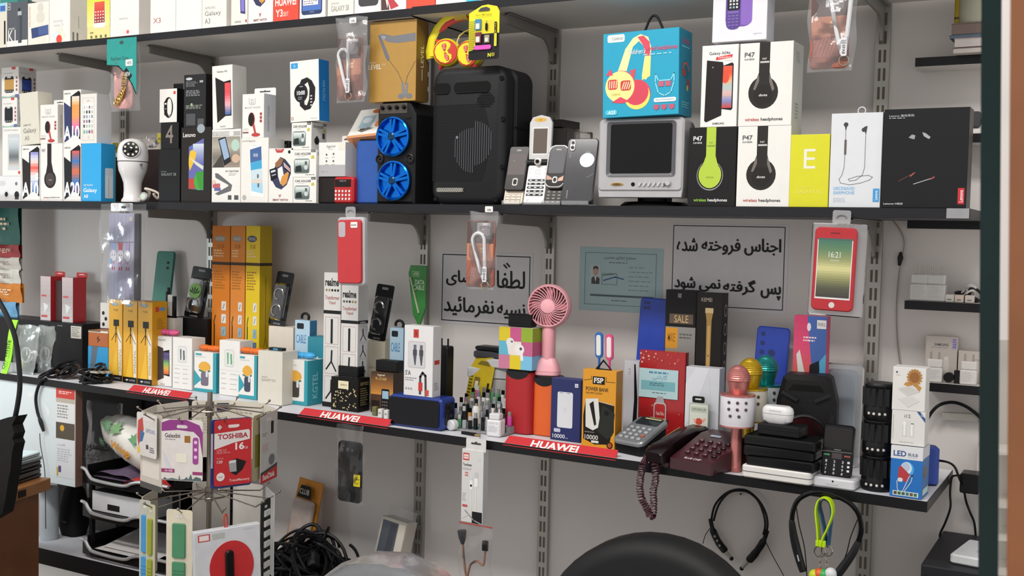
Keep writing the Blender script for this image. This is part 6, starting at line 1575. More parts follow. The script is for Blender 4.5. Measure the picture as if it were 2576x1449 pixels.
b = carton('earbuds_box', 'colourful square-patterned box picturing white earbuds', 1254, 1338, 824, r1.location.y - .004, r1.location.z + h1 + .0006, .045, 'c9c2ba', side='b8b0a8')
g = [['c9b51e', 'b8507e', '86a02a'], ['5aa4bc', 'd8cfc4', 'b45a80'], ['b8708c', 'cdb81e', '6fb0d0']]
for j in range(3):
 for i in range(3): b.F.rect(33.4 * i, 33.4 * j, 33.3 * (i + 1), 33.3 * (j + 1), g[j][i])
 b.S.rect(0, 33.4 * j, 100, 33.3 * (j + 1), ['86a02a', 'b45a80', '6fb0d0'][j])
b.F.ell(34, 36, 12, 'e6e4e4').poly([(24, 40), (34, 44), (36, 64), (30, 66)], 'e6e4e4').ell(62, 52, 14, 'efeded').poly([(64, 60), (72, 58), (74, 78), (66, 78)], 'efeded').ell(66, 50, 4, '4a4a4e').rect(36, 32, 42, 36, '55555a')
black_box('small black box on top of the square-patterned earbuds box', b, .06, .029, .002)
# ---- pink hand fan on the orange speaker
zf = r2.location.z + h2 + .0006
X = atz(1374, r2.location.y + .02, zf)
r = thing('hand_fan', 'pink handheld fan with a spiral grille standing in its cradle', 'fan', (X, r2.location.y + .028, zf), (0, 0, radians(12)))
PK = mat('e0a2aa', .4, 0, .02)
mb = MB(); mb.ext(rr(.058, .044, .016, 6, 0, 0), frame_top(0), .010, .002)
R = []
for (s, z) in ((1, .010), (.9, .022), (.68, .036), (.55, .040)): R.append([Vector((p[0] * s, p[1] * s, z)) for p in rr(.058, .044, .016, 6)])
mb.rings(R); mb.build('cradle', PK, r)
mb = MB(); mb.lathe([(.0145, .036), (.0155, .06), (.0145, .108), (.012, .116)], n=20); mb.build('handle', mat('dc9aa2', .4, 0, .02), r)
zc_ = .158; ax = Vector((.02, -1, .06)).normalized()
mb = MB(); mb.lathe([(.0485, -.016), (.0505, -.008), (.0505, .008), (.0465, .016), (.0445, .016), (.0455, .006), (.0455, -.012)], (0, 0, zc_), ax, 40); hd = mb.build('head_ring', PK, r)
mb = MB(); mb.lathe([(.0455, -.012), (.001, -.0125)], (0, 0, zc_), ax, 24); mb.build('rear_cover', mat('c98e96', .5), hd)
mb = MB(); mb.lathe([(.0165, .008), (.0165, .017), (.013, .0185), (.001, .019)], (0, 0, zc_), ax, 24); mb.build('hub', mat('e4a4ac', .4), hd)
for i in range(32):
 a = 2 * pi * i / 32; pth = [(Vector((cos(a + .5 * (q / 4)), 0, sin(a + .5 * (q / 4)))) * (.016 + .0295 * q / 4) + Vector((0, -.0165, zc_ - .001))) for q in range(5)]
 mb = MB(); mb.tube(pth, .0011, 5); mb.build('grille_vane', PK, hd)
for i in range(4):
 a = pi / 2 * i
 mb = MB(); mb.ext([(.004, -.004), (.040, -.010), (.042, .006), (.010, .006)], xf(Matrix.Translation((0, -.004, zc_)) @ Matrix.Rotation(a, 4, 'Y'), frame_front(0)), .0012); mb.build('blade', mat('c9808c', .4), hd, 0)
# ---- power bank boxes
b = low('navy blue power bank box with a white slab picture', 1384, 1458, 954, 1110, d=.035, col='1b2458', side='161c44', top='222c66')
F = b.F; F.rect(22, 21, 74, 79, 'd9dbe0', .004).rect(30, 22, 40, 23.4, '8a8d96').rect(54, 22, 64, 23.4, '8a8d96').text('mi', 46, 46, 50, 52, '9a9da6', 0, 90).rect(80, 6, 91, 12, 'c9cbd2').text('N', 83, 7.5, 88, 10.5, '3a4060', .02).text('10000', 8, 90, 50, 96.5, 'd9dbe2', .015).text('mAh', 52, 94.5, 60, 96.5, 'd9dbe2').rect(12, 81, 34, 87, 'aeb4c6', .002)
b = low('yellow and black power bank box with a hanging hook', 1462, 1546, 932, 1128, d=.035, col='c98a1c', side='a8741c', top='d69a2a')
F = b.F; F.poly([(4, 60), (10, 40), (14, 38), (96, 44), (96, 78), (88, 84), (84, 94), (40, 96), (6, 90)], '1d1b18').rect(30, 8, 66, 18, '1f1d1a').text('FSP', 34, 9.5, 62, 16.5, 'e6e2d8', .03).line([(4, 14), (26, 12), (26, 8)], 1.4, '3a2c14').line([(70, 8), (70, 14), (96, 14)], 1.4, '3a2c14')
F.text('POWER BANK', 10, 22, 78, 27, '3a2c14', .015).text('DUAL INPUT & OUTPUT', 10, 28.5, 60, 31, '5a4418', .01)
F.poly([(10, 38), (48, 36), (56, 72), (34, 78), (12, 74)], 'dcdad4').poly([(22, 44), (34, 40), (44, 70), (38, 72)], '1f1e1e').poly([(58, 48), (66, 44), (98, 54), (92, 82), (78, 88), (48, 78)], '2f322c').ell(74, 54, 8, '16171a', 3.4).line([(54, 40), (92, 43)], 2, 'b8b0a0').text('10000', 10, 84, 50, 90, 'c9c6be', .012).rect(30, 91, 52, 94, 'c9c6be').fuzz(10, 80, 44, 82, 1, '8a877e').ell(85, 95, 9, '1c1a18', 4.4).ell(85, 95, 6, '9a4a1c', 3)
mb = MB(); mb.tube([(-.016, .018, b.h), (0, .018, b.h + .02), (.02, .018, b.h), (-.016, .018, b.h)], .0028, 6); mb.build('hanging_hook', mat('1d1c1c', .5), b.o)
# ---- USB lamps behind
for (xc, yt, c, lb) in ((1509, 836, '1f5fae', 'blue bendable USB lamp standing behind the yellow power bank box'), (1535, 841, 'd23f7c', 'pink bendable USB lamp standing behind the yellow power bank box')):
 X = atz(xc, .10, .95); z0 = zs3(X) + .0006; h = zat(yt, X, .10) - z0
 r = thing('usb_lamp', lb, 'lamp', (X, .10, z0), (0, radians(-2), 0))
 mb = MB(); mb.box(-.006, -.003, 0, .006, .003, .016); mb.build('plug', mat('b4b4b2', .3, .7), r, 0)
 mb = MB(); mb.tube([(0, 0, .016), (-.002, 0, h * .4), (0, 0, h - .055)], .0028, 8); mb.build('stem', mat(c, .4), r)
 mb = MB(); O = rr(.018, .058, .0088, 6, 0, h - .029); mb.ext(O, frame_front(-.003), .006, .001); hd = mb.build('lamp_head', mat(c, .4), r)
 mb = MB(); mb.ext(rr(.011, .046, .005, 5, 0, h - .029), frame_front(-.0042), .0014, .0003); mb.build('diffuser', mat('e6e4e0', .4), hd)
# ---- blue phone cases leaning on the wall
def blue_case(label, x0, x1, yt, yb, Y, rz, holes):
 zb = zs3(atz(x0, Y, 1)) + .0006; X = atz((x0 + x1) / 2, Y, 1.0)
 h = zat(yt, X, Y + .02) - zb; w = atz(x1, Y, 1.0) - atz(x0, Y, 1.0)
 r = thing('phone_case', label, 'phone case', (X, Y, zb), (radians(-4), radians(rz), 0))
 hh = min(h, .165)
 o = slab('case', w, hh, .009, .009, mat('1c3a9c', .35, 0, .04), r, .002, 0, h - hh)
 for (u, v, q) in holes:
  mb = MB(); mb.ext(circ(q, None, 14, u * w, h - hh + v * hh), frame_front(-.0008), .001); mb.build('camera_hole', mat('14245c', .3), o, 0)
 if h - hh > .01:
  mb = MB(); mb.box(-w * .3, .001, 0, w * .3, .02, h - hh + .004); mb.build('card_riser', mat('cfd0d4', .5), r, 0)
blue_case('tall royal blue phone case leaning on the wall by the licence', 1586, 1662, 749, 905, .22, 1.5, [(-.34, .93, .0036), (-.22, .93, .0036), (-.34, .86, .0036), (-.22, .86, .0036)])
blue_case('royal blue phone case with a round hole, behind the microphones', 1880, 1962, 821, 960, .22, 2, [(-.30, .90, .005), (-.30, .78, .005), (-.30, .66, .005), (.0, .66, .0075)])
# ---- watch, earbuds and clipper boxes
b = low('white upright box with a black strap down its edge', 1566, 1603, 908, Y=.20, d=.05, col='d4d4da', side='c6c7ce')
b.F.poly([(66, 4), (76, 4), (94, 50), (92, 98), (60, 98), (72, 50)], '151417').text('12.4', 28, 10, 44, 18, '8a8a90', 0, 90).fuzz(6, 86, 40, 92, 2, 'b0b4b0')
b = low('glossy red watch box with a pale blue certificate label', 1604, 1718, 884, Y=.15, d=.02, col='9c1f22', side='7d191c', rough=.2)
F = b.F
for i in range(60): F.ell(random.uniform(2, 98), random.choice([random.uniform(1, 14), random.uniform(88, 99)]) if i % 3 else random.uniform(1, 99), random.uniform(.8, 2.6), random.choice(['c8655a', 'b8403c', 'd49a8a']))
F.rect(0, 19, 86, 50, 'a6c2c6').rect(5, 32, 80, 42, '6fa4ac').fuzz(22, 22, 66, 26, 1, '4a7c9c').text(fa('گارانتی'), 30, 25, 62, 31, '4a7c9c').fuzz(24, 34, 60, 38, 2, '3f6a74').fuzz(30, 44, 64, 46, 1, '5a7078')
F.rect(34, 54, 62, 78, 'a9a4a6', .008).rect(36.5, 56, 59.5, 76, 'a81f22', .006).poly([(38, 54), (58, 54), (54, 48), (42, 48)], '9a9498').poly([(38, 78), (58, 78), (54, 90), (42, 90)], '9a9498').text('HainoTeko', 40, 64, 57, 68, 'd8b8b4', .01)
b = low('white upright box behind the memory card pack', 1720, 1804, 925, Y=.125, d=.035, col='d2d4da', side='c0c3ca')
b.F.poly([(0, 20), (30, 0), (70, 0), (20, 60), (0, 70)], 'dcdee4').line([(70, 10), (80, 60), (74, 96)], 1, 'b4b8c0')
X = atz(1750, .095, .95); p = Vector((X, .095, zs3(X) + .0006))
r = thing('memory_card_pack', 'memory card blister with an orange crab picture', 'blister pack', tuple(p + Vector((0, .012, .052))), (0, 0, 0))
mb = MB(); mb.box(-.012, .001, -.052, .012, .012, .002); mb.build('clear_stand', film(.3, 'dfe3e6', .08, .0), r, 0)
mb = MB(); mb.ext(rr(.044, .058, .005, 4, 0, .029), frame_front(0), .004, .001); mb.build('card', mat('9aa39a', .35), r)
mb = MB(); mb.ext(rr(.027, .014, .004, 4, -.002, .065), frame_front(.001), .002); tb = mb.build('hanging_tab', mat('1a1a1b', .5), r, 0)
mb = MB(); mb.ext(rr(.014, .003, .0012, 2, -.002, .066), frame_front(.0006), .0005); mb.build('euro_slot', mat('c9c9c4', .5), tb, 0)
F = Face(r, (-.02, 0, .003), (.04, 0, 0), (0, 0, .052), (0, -1, 0)); F.rect(0, 0, 100, 100, 'c4c8bc', .003).rect(6, 10, 94, 34, 'aeb6a6').text('CAPTURING LIFE', 12, 16, 90, 26, '4a5a40', .01).ell(52, 70, 20, 'b8432c', 14).poly([(20, 58), (40, 66), (30, 80)], 'd8927c').poly([(70, 60), (92, 54), (78, 76)], 'd8927c')
b = low('black and grey earbuds box with an orange sticker, on the wall side', 1668, 1744, 730, Y=.215, d=.04, col='1c1a1b', zb=zs3(-.8) + .10)
F = b.F; F.rect(2, 34, 100, 100, '86837f').rect(2, 35, 42, 54, 'c98a1c').text('MXE', 10, 40, 34, 48, '8a5a10', .01).fuzz(48, 40, 96, 46, 2, '55534f').ell(60, 68, 7, '1d1a1c').rect(57, 70, 62, 80, '1d1a1c').ell(74, 64, 7, '1d1a1c').rect(71, 66, 76, 76, '1d1a1c').ell(66, 92, 24, '26222a', 8).fuzz(6, 60, 30, 90, 8, '6a6864').rect(14, 22, 92, 31, '5a4a3c').text('SALE', 30, 23, 76, 30, 'b89a6a', .01).rect(40, 3, 52, 7, '77757a')
low('cardboard riser under the grey earbuds box', 1664, 1740, 0, Y=.216, d=.03, col='b9b2a8', h=.0985, zb=zs3(-.85) + .0006)
b = low('black clipper box picturing a gold hair clipper', 1745, 1808, 737, Y=.165, d=.04, col='1c1613', side='191413', zb=zs3(-.8) + .07)
F = b.F
for i in range(14): F.line([(2, 10 + 6 * i), (98, 2 + 6 * i)], .8, '2c241e')
F.poly([(34, 14), (66, 14), (60, 22), (58, 80), (42, 80), (40, 22)], '8a6c38').rect(34, 12, 66, 16, 'a9946a').rect(45, 26, 55, 78, 'a8854a').ell(50, 50, 3, '5a4420').text('PROFESSION', 6, 86, 94, 91, 'd8c8c0', .02).text('PROFESSIONAL', 6, 93, 94, 96, '9a8a80', .01).rect(6, 86, 14, 91, 'a02c2c').text('KEMEI', 18, 4, 60, 7, '8a8078', .01)
for j in range(5): b.S.ell(60, 14 + 15 * j, 26, '8a8682', 5).ell(60, 14 + 15 * j, 20, '34302e', 3.8)
low('cardboard riser under the black clipper box', 1742, 1806, 0, Y=.166, d=.035, col='a9a49c', h=.0685, zb=zs3(-.8) + .0006)
# ---- card terminal
p = on3(1612, 1150)
r = thing('card_terminal', 'grey and black card payment terminal with round keys', 'card reader', (atz(1586, .03, .94), .015, zs3(-.9) + .0006), (0, 0, radians(-16)))
TM = Matrix.Rotation(radians(-62), 4, 'X')
w, L = .082, .125
mb = MB(); mb.ext([(-.0, 0), (.085, 0), (.085, .058), (.0, .022)], frame_side(-w / 2 + .004), w - .008, .004); mb.build('base', mat('17181b', .3), r)
SL = Matrix.Translation((0, -.004, .021)) @ Matrix.Rotation(radians(-67), 4, 'X')
mb = MB(); mb.ext(rr(w, .105, .016, 6, 0, .052), frame_front(-.008), .012, .003); tp = mb.build('top_shell', mat('7b7d80', .3, .3), r, .6, SL)
mb = MB(); mb.ext(rr(w * .72, .030, .004, 4, 0, .086), frame_front(-.0092), .0015); mb.build('display', mat('2c3034', .1), tp, 0, SL)
for j in range(4):
 for i in range(4):
  mb = MB(); mb.ext(rr(.010, .0075, .0034, 4, -.024 + .016 * i, .014 + .0135 * j), frame_front(-.0115), .004, .001); mb.build('key', mat('9c5a48' if (i == 3 and j == 1) else '9a9da0', .3), tp, .6, SL)
mb = MB(); mb.box(-.022, .074, .060, .030, .10, .066, .001); pr = mb.build('paper_cover', mat('2a2a2c', .35), r)
mb = MB(); mb.box(-.016, .078, .0661, .026, .096, .0675); mb.build('yellow_label', mat('cfc48a', .5), pr, 0)
# ---- desk telephone
p = on3(1745, 1192)
r = thing('desk_telephone', 'dark maroon desk telephone with its handset resting on the cradle', 'telephone', (p.x - .026, p.y + .012, p.z), (0, 0, radians(-14)))
MAR = mat('3a1a20', .28, 0, .05)
mb = MB(); mb.ext([(0, 0), (.15, 0), (.15, .062), (.11, .060), (0, .022)], frame_side(-.036), .103, .004); mb.build('body', MAR, r, .4)
mb = MB(); mb.ext([(0, 0), (.15, 0), (.15, .034), (0, .010)], frame_side(-.086), .049, .003); mb.build('cradle', MAR, r, .4)
SL = Matrix.Translation((0, -.0, .0225)) @ Matrix.Rotation(radians(-71), 4, 'X')
for j in range(4):
 for i in range(4):
  mb = MB(); mb.ext(rr(.0125, .0085, .004, 4, -.010 + .0205 * i, .030 + .0175 * j), frame_front(-.004), .005, .0014); mb.build('key', mat('4a2a30' if i < 3 else '33181e', .25), r, .6, SL)
F = Face(r, SL @ Vector((-.02, 0, .004)), SL.to_3x3() @ Vector((.095, 0, 0)), SL.to_3x3() @ Vector((0, 0, .11)), SL.to_3x3() @ Vector((0, -1, 0)))
F.text('BLUE CHIP', 18, 93, 58, 99, 'c9bcbc', .02).rect(16, 2, 42, 9, '8fa0ae')
q = Matrix.Translation((-.061, -.004, .012)) @ Matrix.Rotation(radians(10), 4, 'X')
mb = MB(); R = []
for (y, wd, h0, h1) in ((-.012, .036, 0, .020), (-.004, .046, -.002, .026), (.022, .046, -.002, .030), (.034, .038, .006, .032), (.075, .036, .010, .034), (.115, .038, .008, .033), (.128, .046, .0, .031), (.155, .046, .0, .028), (.163, .036, .004, .022)):
 R.append([q @ Vector((s * wd / 2, y, z)) for s, z in ((-1, h0), (1, h0), (1, h1 - .004), (.7, h1), (-.7, h1), (-1, h1 - .004))])
mb.rings(R); hs = mb.build('handset', mat('211318', .25), r, .7)
mb = MB(); mb.bar(q @ Vector((-.0185, .0, .024)), q @ Vector((-.0165, .11, .034)), .0014, .003); mb.build('gold_inlay', mat('b9a46a', .3, .6), hs)
# coiled cord hanging over the shelf edge
cp = [at(x, y, -.062 if y > 1165 else -.05) for x, y in ((1640, 1128), (1628, 1150), (1617, 1170), (1612, 1195), (1609, 1225), (1614, 1255), (1628, 1280), (1636, 1300), (1643, 1296), (1645, 1265), (1643, 1235), (1650, 1205), (1648, 1175), (1650, 1150), (1660, 1120))]
cp = [c - Vector(r.location) for c in cp]
dense = []
for i in range(len(cp) - 1):
 for t in range(28): dense.append(cp[i].lerp(cp[i + 1], t / 28))
out = []
for i, c in enumerate(dense):
 a = i * 1.0; tg = (dense[min(i + 1, len(dense) - 1)] - dense[max(i - 1, 0)]).normalized(); s1 = tg.cross(Vector((0, 1, 0))).normalized(); s2 = tg.cross(s1)
 e = min(1, i / 30, (len(dense) - 1 - i) / 30)
 out.append(Matrix.Rotation(radians(14), 3, 'Z') @ (c + (s1 * cos(a) + s2 * sin(a)) * .0066 * e))
mb = MB(); mb.tube(out, .0017, 5); mb.build('coiled_cord', mat('43222a', .35), r)
# ---- karaoke microphones
def mic(label, xc, yb, ytop, col, body='c9c6cc', Yo=None):
 if Yo is None: p = on3(xc, yb)
 else: X = atz(xc, Yo, .95); p = Vector((X, Yo, zs3(X) + .0006))
 h = zat(ytop, p.x, p.y) - p.z
 r = thing('microphone', label, 'microphone', tuple(p), (0, 0, radians(20)))
 mt = mat(col, .28, .55, .05); k = h / .22
 mb = MB(); mb.lathe([(.0115 * k, 0), (.0125 * k, .003 * k), (.0125 * k, .010 * k), (.0115 * k, .012 * k), (.0115 * k, .093 * k)], n=20); mb.build('handle', mt, r)
 mb = MB(); mb.lathe([(.0345 * k, .095 * k), (.0355 * k, .098 * k), (.0355 * k, .158 * k), (.034 * k, .161 * k)], n=32); bd = mb.build('speaker_body', mat(body, .4), r)
 for z in (.095, .159): mb = MB(); mb.lathe([(.0362 * k, z * k), (.0362 * k, (z + .003) * k)], n=32); mb.build('trim_ring', mt, bd)
 for j, n_ in ((0, 3), (1, 3), (2, 2)):
  for i in range(n_):
   a = -pi / 2 + (-.55 + .5 * i + (.1 if n_ == 2 else 0)); zz = (.148 - .014 * j) * k
   mb = MB(); mb.lathe([(.0032 * k, 0), (.0032 * k, .0015 * k), (.001, .002 * k)], (.0353 * k * cos(a), .0353 * k * sin(a), zz), (cos(a), sin(a), 0), 12); mb.build('button', mat('4a3a40', .35), bd)
 mb = MB(); mb.lathe([(.016 * k, .161 * k), (.018 * k, .166 * k), (.0215 * k, .178 * k), (.0235 * k, .190 * k)], n=24); mb.build('head_collar', mt, r)
 mb = MB(); R = [];
 for i in range(25):
  t = -.1 + (pi / 2 + .1) * i / 24; rr_ = .0245 * k * cos(t) + (.0008 * k if i % 2 else 0)
  R.append((max(rr_, .0005), .190 * k + .030 * k * sin(t) + .0025 * k))
 mb.lathe(R, n=28); mb.build('grille', mt, r, .2)
mic('rose pink karaoke microphone standing nearest the shelf edge', 1850, 1186, 921, 'b8736e')
mic('gold karaoke microphone behind the rose pink one', 1880, 0, 903, 'b8961e', 'b9b4a6', .05)
mic('teal karaoke microphone behind the gold one', 1920, 0, 896, '1f7f7c', 'b4bcc0', .13)
# ---- battery box, round speaker, clear blister
b = low('rainbow-coloured phone battery box with a white price label', 1988, 2070, 795, Y=.16, d=.03, col='c4466a', zb=zs3(-.5) + .055)
F = b.F; F.grad(0, 0, 100, 100, ['b8325c', 'c8406a', 'c85a4a', 'd27a3a', 'cf5a30'], 8).poly([(40, 0), (100, 0), (100, 48), (62, 52)], '3a5a9c').poly([(72, 40), (100, 30), (100, 66), (84, 62)], '4a9ac0').rect(70, 3, 98, 10, 'e6e2e0').text('IPHONE 6S', 73, 5, 95, 8, '5a5a5e', .01).ell(46, 9, 6, 'd8c8d0', 3.4).fuzz(30, 17, 72, 22, 2, 'e0c8d0').poly([(10, 32), (20, 28), (62, 74), (66, 82), (36, 76), (28, 72)], 'd9d6d2').poly([(52, 40), (80, 36), (82, 44), (72, 82), (46, 78)], '232228').rect(60, 54, 70, 66, 'c9c9c9')
low('small cardboard riser under the rainbow battery box', 1985, 2066, 0, Y=.161, d=.025, col='b4aea6', h=.0535, zb=zs3(-.5) + .0006)
X = atz(2022, .075, .95); z0 = zs3(X) + .0006
r = thing('portable_speaker', 'black portable speaker with a dark red cone and carry handle', 'speaker', (X, .075, z0), (0, 0, radians(8)))
w, h = .118, zat(945, X, .075) - z0
P0 = [(-w * .5, .02), (-w * .42, 0), (w * .42, 0), (w * .5, .02), (w * .5, h * .72), (w * .40, h * .97), (w * .33, h), (-w * .33, h), (-w * .40, h * .97), (-w * .5, h * .72)]
mb = MB(); mb.ext(P0, frame_front(0), .07, .010); mb.build('cabinet', mat('1d1c1d', .5, 0, .1, 200, .15), r, .5)
mb = MB(); mb.ext([(-w * .30, h * .84), (w * .30, h * .84), (w * .22, h * .90), (-w * .22, h * .90)], frame_front(-.001), .0012); mb.build('handle_opening', mat('080808', .8), r, 0)
mb = MB(); mb.lathe([(.044, 0), (.046, .003), (.042, .006), (.040, .004)], (0, 0, h * .36), (0, -1, 0), 36); cn = mb.build('speaker_rim', mat('161517', .35), r)
mb = MB(); mb.lathe([(.040, .004), (.030, -.002), (.012, -.004), (.010, .0), (.001, .002)], (0, 0, h * .36), (0, -1, 0), 32); mb.build('cone', mat('5c1a1f', .5), cn)
for s in (-1, 1):
 mb = MB(); mb.bar((s * w * .14, -.003, h * .74), (s * w * .40, -.003, h * .82), .007, .006, (0, 1, 0)); mb.build('chevron', mat('2a292b', .4), r)
 mb = MB(); mb.bar((s * w * .36, -.003, h * .24), (s * w * .44, -.003, h * .62), .009, .006, (0, 1, 0)); mb.build('side_rib', mat('2a292b', .4), r)
X = atz(2105, .18, .95); z0 = zs3(X) + .0006
r = thing('clear_blister', 'empty-looking clear blister pack with a grey tray behind the portable speaker', 'blister pack', (X, .18, z0), (radians(-5), 0, 0))
h = zat(930, X, .18) - z0
slab('tray', .062, h, .012, .012, mat('8f969e', .25, 0, .03), r, .003)
slab('shell', .078, h + .012, .022, .012, film(.45, 'c4d0d6', .08, .05), r, .003, .004, 0, -.006)
# ---- stacked boxes with an earbud case
p = on3(1952, 1212)
z = p.z
def flat(name, label, cat, x0, x1, dz, d, col, z, Y, rz=0, r_=.004, rough=.4):
 X0, X1 = atz(x0, Y, z), atz(x1, Y, z)
 r = thing(name, label, cat, ((X0 + X1) / 2, Y, z), (0, 0, radians(rz)))
 w = X1 - X0
 mb = MB(); mb.ext(rr(w, d, r_, 4, 0, d / 2), frame_top(0), dz, .0025); mb.build('shell', mat(col, rough, 0, .04), r)
 mb = MB(); mb.ext(rr(w + .0006, d, r_, 4, 0, d / 2 - .0003), frame_top(dz * .48), dz * .06); mb.build('seam', mat('5a5a5c' if col > '8' else '0b0b0c', .5), r, 0)
 return z + dz + .0005
z = flat('white_router', 'flat white plastic box at the foot of the black stack', 'router', 1862, 2040, .024, .085, 'd2cfcb', z, p.y, -3, .008)
for i, (x0, x1, rz, nm) in enumerate(((1872, 2050, -4, 'lowest'), (1868, 2046, -1, 'middle'), (1868, 2052, -3, 'upper'))):
 z = flat('hard_drive_case', nm + ' of three flat black cases on the white box', 'case', x0, x1, .019, .08, '141416', z, p.y + .002, rz, .006, .3)
z = flat('black_box', 'shorter black box under the white earbud case', 'box', 1902, 2012, .022, .05, '19191b', z, p.y + .02, -5, .004)
r = thing('earbud_case', 'rounded white wireless earbud case on the black stack', 'earbuds', (atz(1951, p.y + .03, z), p.y + .045, z), (0, 0, radians(-5)))
mb = MB(); R = []
for (s, zz) in ((.7, 0), (.93, .005), (1, .014), (1, .0185)): R.append([Vector((q[0] * s, q[1] * s, zz)) for q in rr(.062, .032, .0155, 8)])
mb.rings(R); mb.build('lower_shell', mat('dfdfe0', .25), r)
mb = MB(); R = []
for (s, zz) in ((1, .0192), (1, .024), (.93, .030), (.75, .034)): R.append([Vector((q[0] * s, q[1] * s, zz)) for q in rr(.062, .032, .0155, 8)])
mb.rings(R); ld = mb.build('lid', mat('e6e6e6', .25), r)
Face(r, (-.02, -.016, .022), (.04, 0, 0), (0, 0, .006), (0, -1, 0)).text('SAMSUNG', 20, 20, 80, 80, 'a9a9ac')
# ---- button phone in a white dock
p = on3(2094, 1230)
r = thing('phone_dock', 'small white charging dock holding the black button phone', 'dock', tuple(p), (0, 0, radians(-4)))
mb = MB(); mb.ext(rr(.080, .05, .008, 4, 0, .025), frame_top(0), .019, .003); mb.build('base', mat('d8d8dc', .3), r)
mb = MB(); mb.box(-.012, -.0005, .006, .010, 0, .0105); mb.build('label', mat('bdbdc2', .4), r, 0)
mb = MB(); mb.ext(circ(.0018, None, 10, 0, .0138), frame_front(-.0005), .001); mb.build('indicator', mat('2a2a2c', .4), r, 0)
r = thing('button_phone', 'black button phone with a broad screen standing in the white dock', 'phone', (p.x, p.y + .018, p.z + .0196), (radians(-10), 0, radians(-4)))
slab('body', .058, .098, .011, .007, mat('19181a', .25), r, .002)
F = Face(r, (-.029, 0, 0), (.058, 0, 0), (0, 0, .098), (0, -1, 0))
F.rect(6, 6, 94, 46, '2b2828', .003).text('NOKIA', 40, 47.5, 62, 50, '9a9a9c').line([(2, 53), (98, 52)], .8, 'a9a9ab').rect(34, 55, 66, 66, '3a3033').poly([(6, 58), (26, 58), (26, 61), (8, 61)], '3f8a5a').rect(74, 58, 94, 61, '8a3f3a')
for j in range(4):
 for i in range(3): F.text('123456789*0#'[j * 3 + i], 14 + 27 * i, 69 + 7.5 * j, 20 + 27 * i, 74 + 7.5 * j, 'b9b9bc', .02)
for j in range(3): F.rect(86, 69 + 8 * j, 94, 73 + 8 * j, 'c9c9cc')
# ---- black drum tower speaker
p = on3(2196, 1238)
X0, X1 = atz(2157, p.y, p.z), atz(2238, p.y, p.z); R_ = (X1 - X0) / 2; h = zat(968, p.x, p.y) - p.z
r = thing('tower_speaker', 'black cylindrical tower speaker of three ribbed drums', 'speaker', ((X0 + X1) / 2, p.y + R_, zs3(X0) + .0006))
for k in range(3):
 z0 = h / 3 * k; hk = h / 3 - .002
 mb = MB(); mb.lathe([(R_ * .94, z0), (R_, z0 + .004), (R_, z0 + .022), (R_ * .96, z0 + .024), (R_ * .95, z0 + hk - .004), (R_ * .99, z0 + hk - .002), (R_ * .97, z0 + hk)], n=36); dr = mb.build('drum', mat('161618', .3, 0, .08), r)
 for i in range(14):
  a = 2 * pi * i / 14; mb = MB(); mb.bar((R_ * .965 * cos(a), R_ * .965 * sin(a), z0 + .026), (R_ * .965 * cos(a), R_ * .965 * sin(a), z0 + hk - .006), .0075, .004); mb.build('rib', mat('1e1e21', .25), dr)
 for i in range(4):
  a = -pi / 2 - .5 + .34 * i
  mb = MB(); mb.lathe([(.0026, 0), (.0026, .0015), (.001, .002)], (R_ * cos(a), R_ * sin(a), z0 + .012), (cos(a), sin(a), 0), 10); mb.build('button', mat('c9c7c0', .3, .3), dr)
mb = MB(); mb.lathe([(R_ * .9, h - .002), (R_ * .86, h + .001), (.001, h + .001)], n=30); mb.build('top_cap', mat('2a2a2c', .35), r)
# ---- three small boxes at the shelf end
b = low('blue and white light bulb box at the end of the shelf', 2237, 2318, 1124, 1253, d=.06, col='1a66b0', side='24609a', top='dcdce0', rz=-2)
F = b.F; F.rect(0, 0, 100, 25, 'e2e2e6').text('LED', 8, 9, 48, 20, '2a4a80', .03).text('BULB', 54, 12, 84, 18, '3a4a60', .02).fuzz(54, 20, 90, 22, 1, '8a94a4')
F.ell(52, 44, 22, '3f9ad6', 15).ell(50, 42, 17, 'c4d6e6', 12).ell(48, 40, 13, 'aeb6c8', 9).poly([(26, 42), (32, 38), (62, 54), (50, 70), (24, 62)], 'a8343a').rect(24, 62, 40, 70, 'dcdce2', .003).line([(22, 68), (24, 84), (32, 92), (42, 86), (60, 58), (70, 56), (66, 68), (44, 90)], 2.4, 'cfd8e2').rect(64, 54, 72, 58, '2a3440')
F.rect(10, 88, 90, 97, 'd8e4e0'); [F.rect(13 + 12.6 * i, 89.5, 23 + 12.6 * i, 95.5, ['4a3f34', '3a5a2c', '2c5a54', '3f6a6e', '5a4a38', '3a6a3a'][i]) for i in range(6)]
b.S.rect(0, 0, 100, 22, 'cfcfd6').rect(20, 40, 60, 60, '6a5a3c').rect(10, 82, 90, 94, 'a9c4c4')
b2 = carton('earbuds_box', 'white wireless earbuds box, middle of the three at the shelf end', 2241, 2325, 1034, b.Y + .006, b.zt + .001, .045, 'e2e0dc', side='c4c2bd')
F = b2.F; F.text('i12', 38, 10, 56, 20, '6a6a6c', .01).poly([(74, 0), (84, 0), (100, 18), (100, 30)], '2f4f86').text('TWS', 86, 8, 95, 14, 'dce4ee', .01).ell(38, 36, 7, 'f2f2f2').rect(36, 38, 42, 72, 'f2f2f2').ell(62, 36, 7, 'f2f2f2').rect(58, 38, 64, 72, 'f2f2f2').rect(58, 34, 66, 38, '6a6a6e').fuzz(4, 14, 7, 86, 16, '9a9a9c').fuzz(26, 90, 74, 93, 1, '9a9a9c').box(34, 30, 46, 74, .6, 'c6c6c6').box(54, 30, 68, 74, .6, 'c6c6c6')
b3 = carton('gadget_box', 'white box with a brown rosette seal on top of the end stack', 2243, 2326, 925, b.Y + .006, b2.zt, .045, 'e4e2de', side='cac8c3')
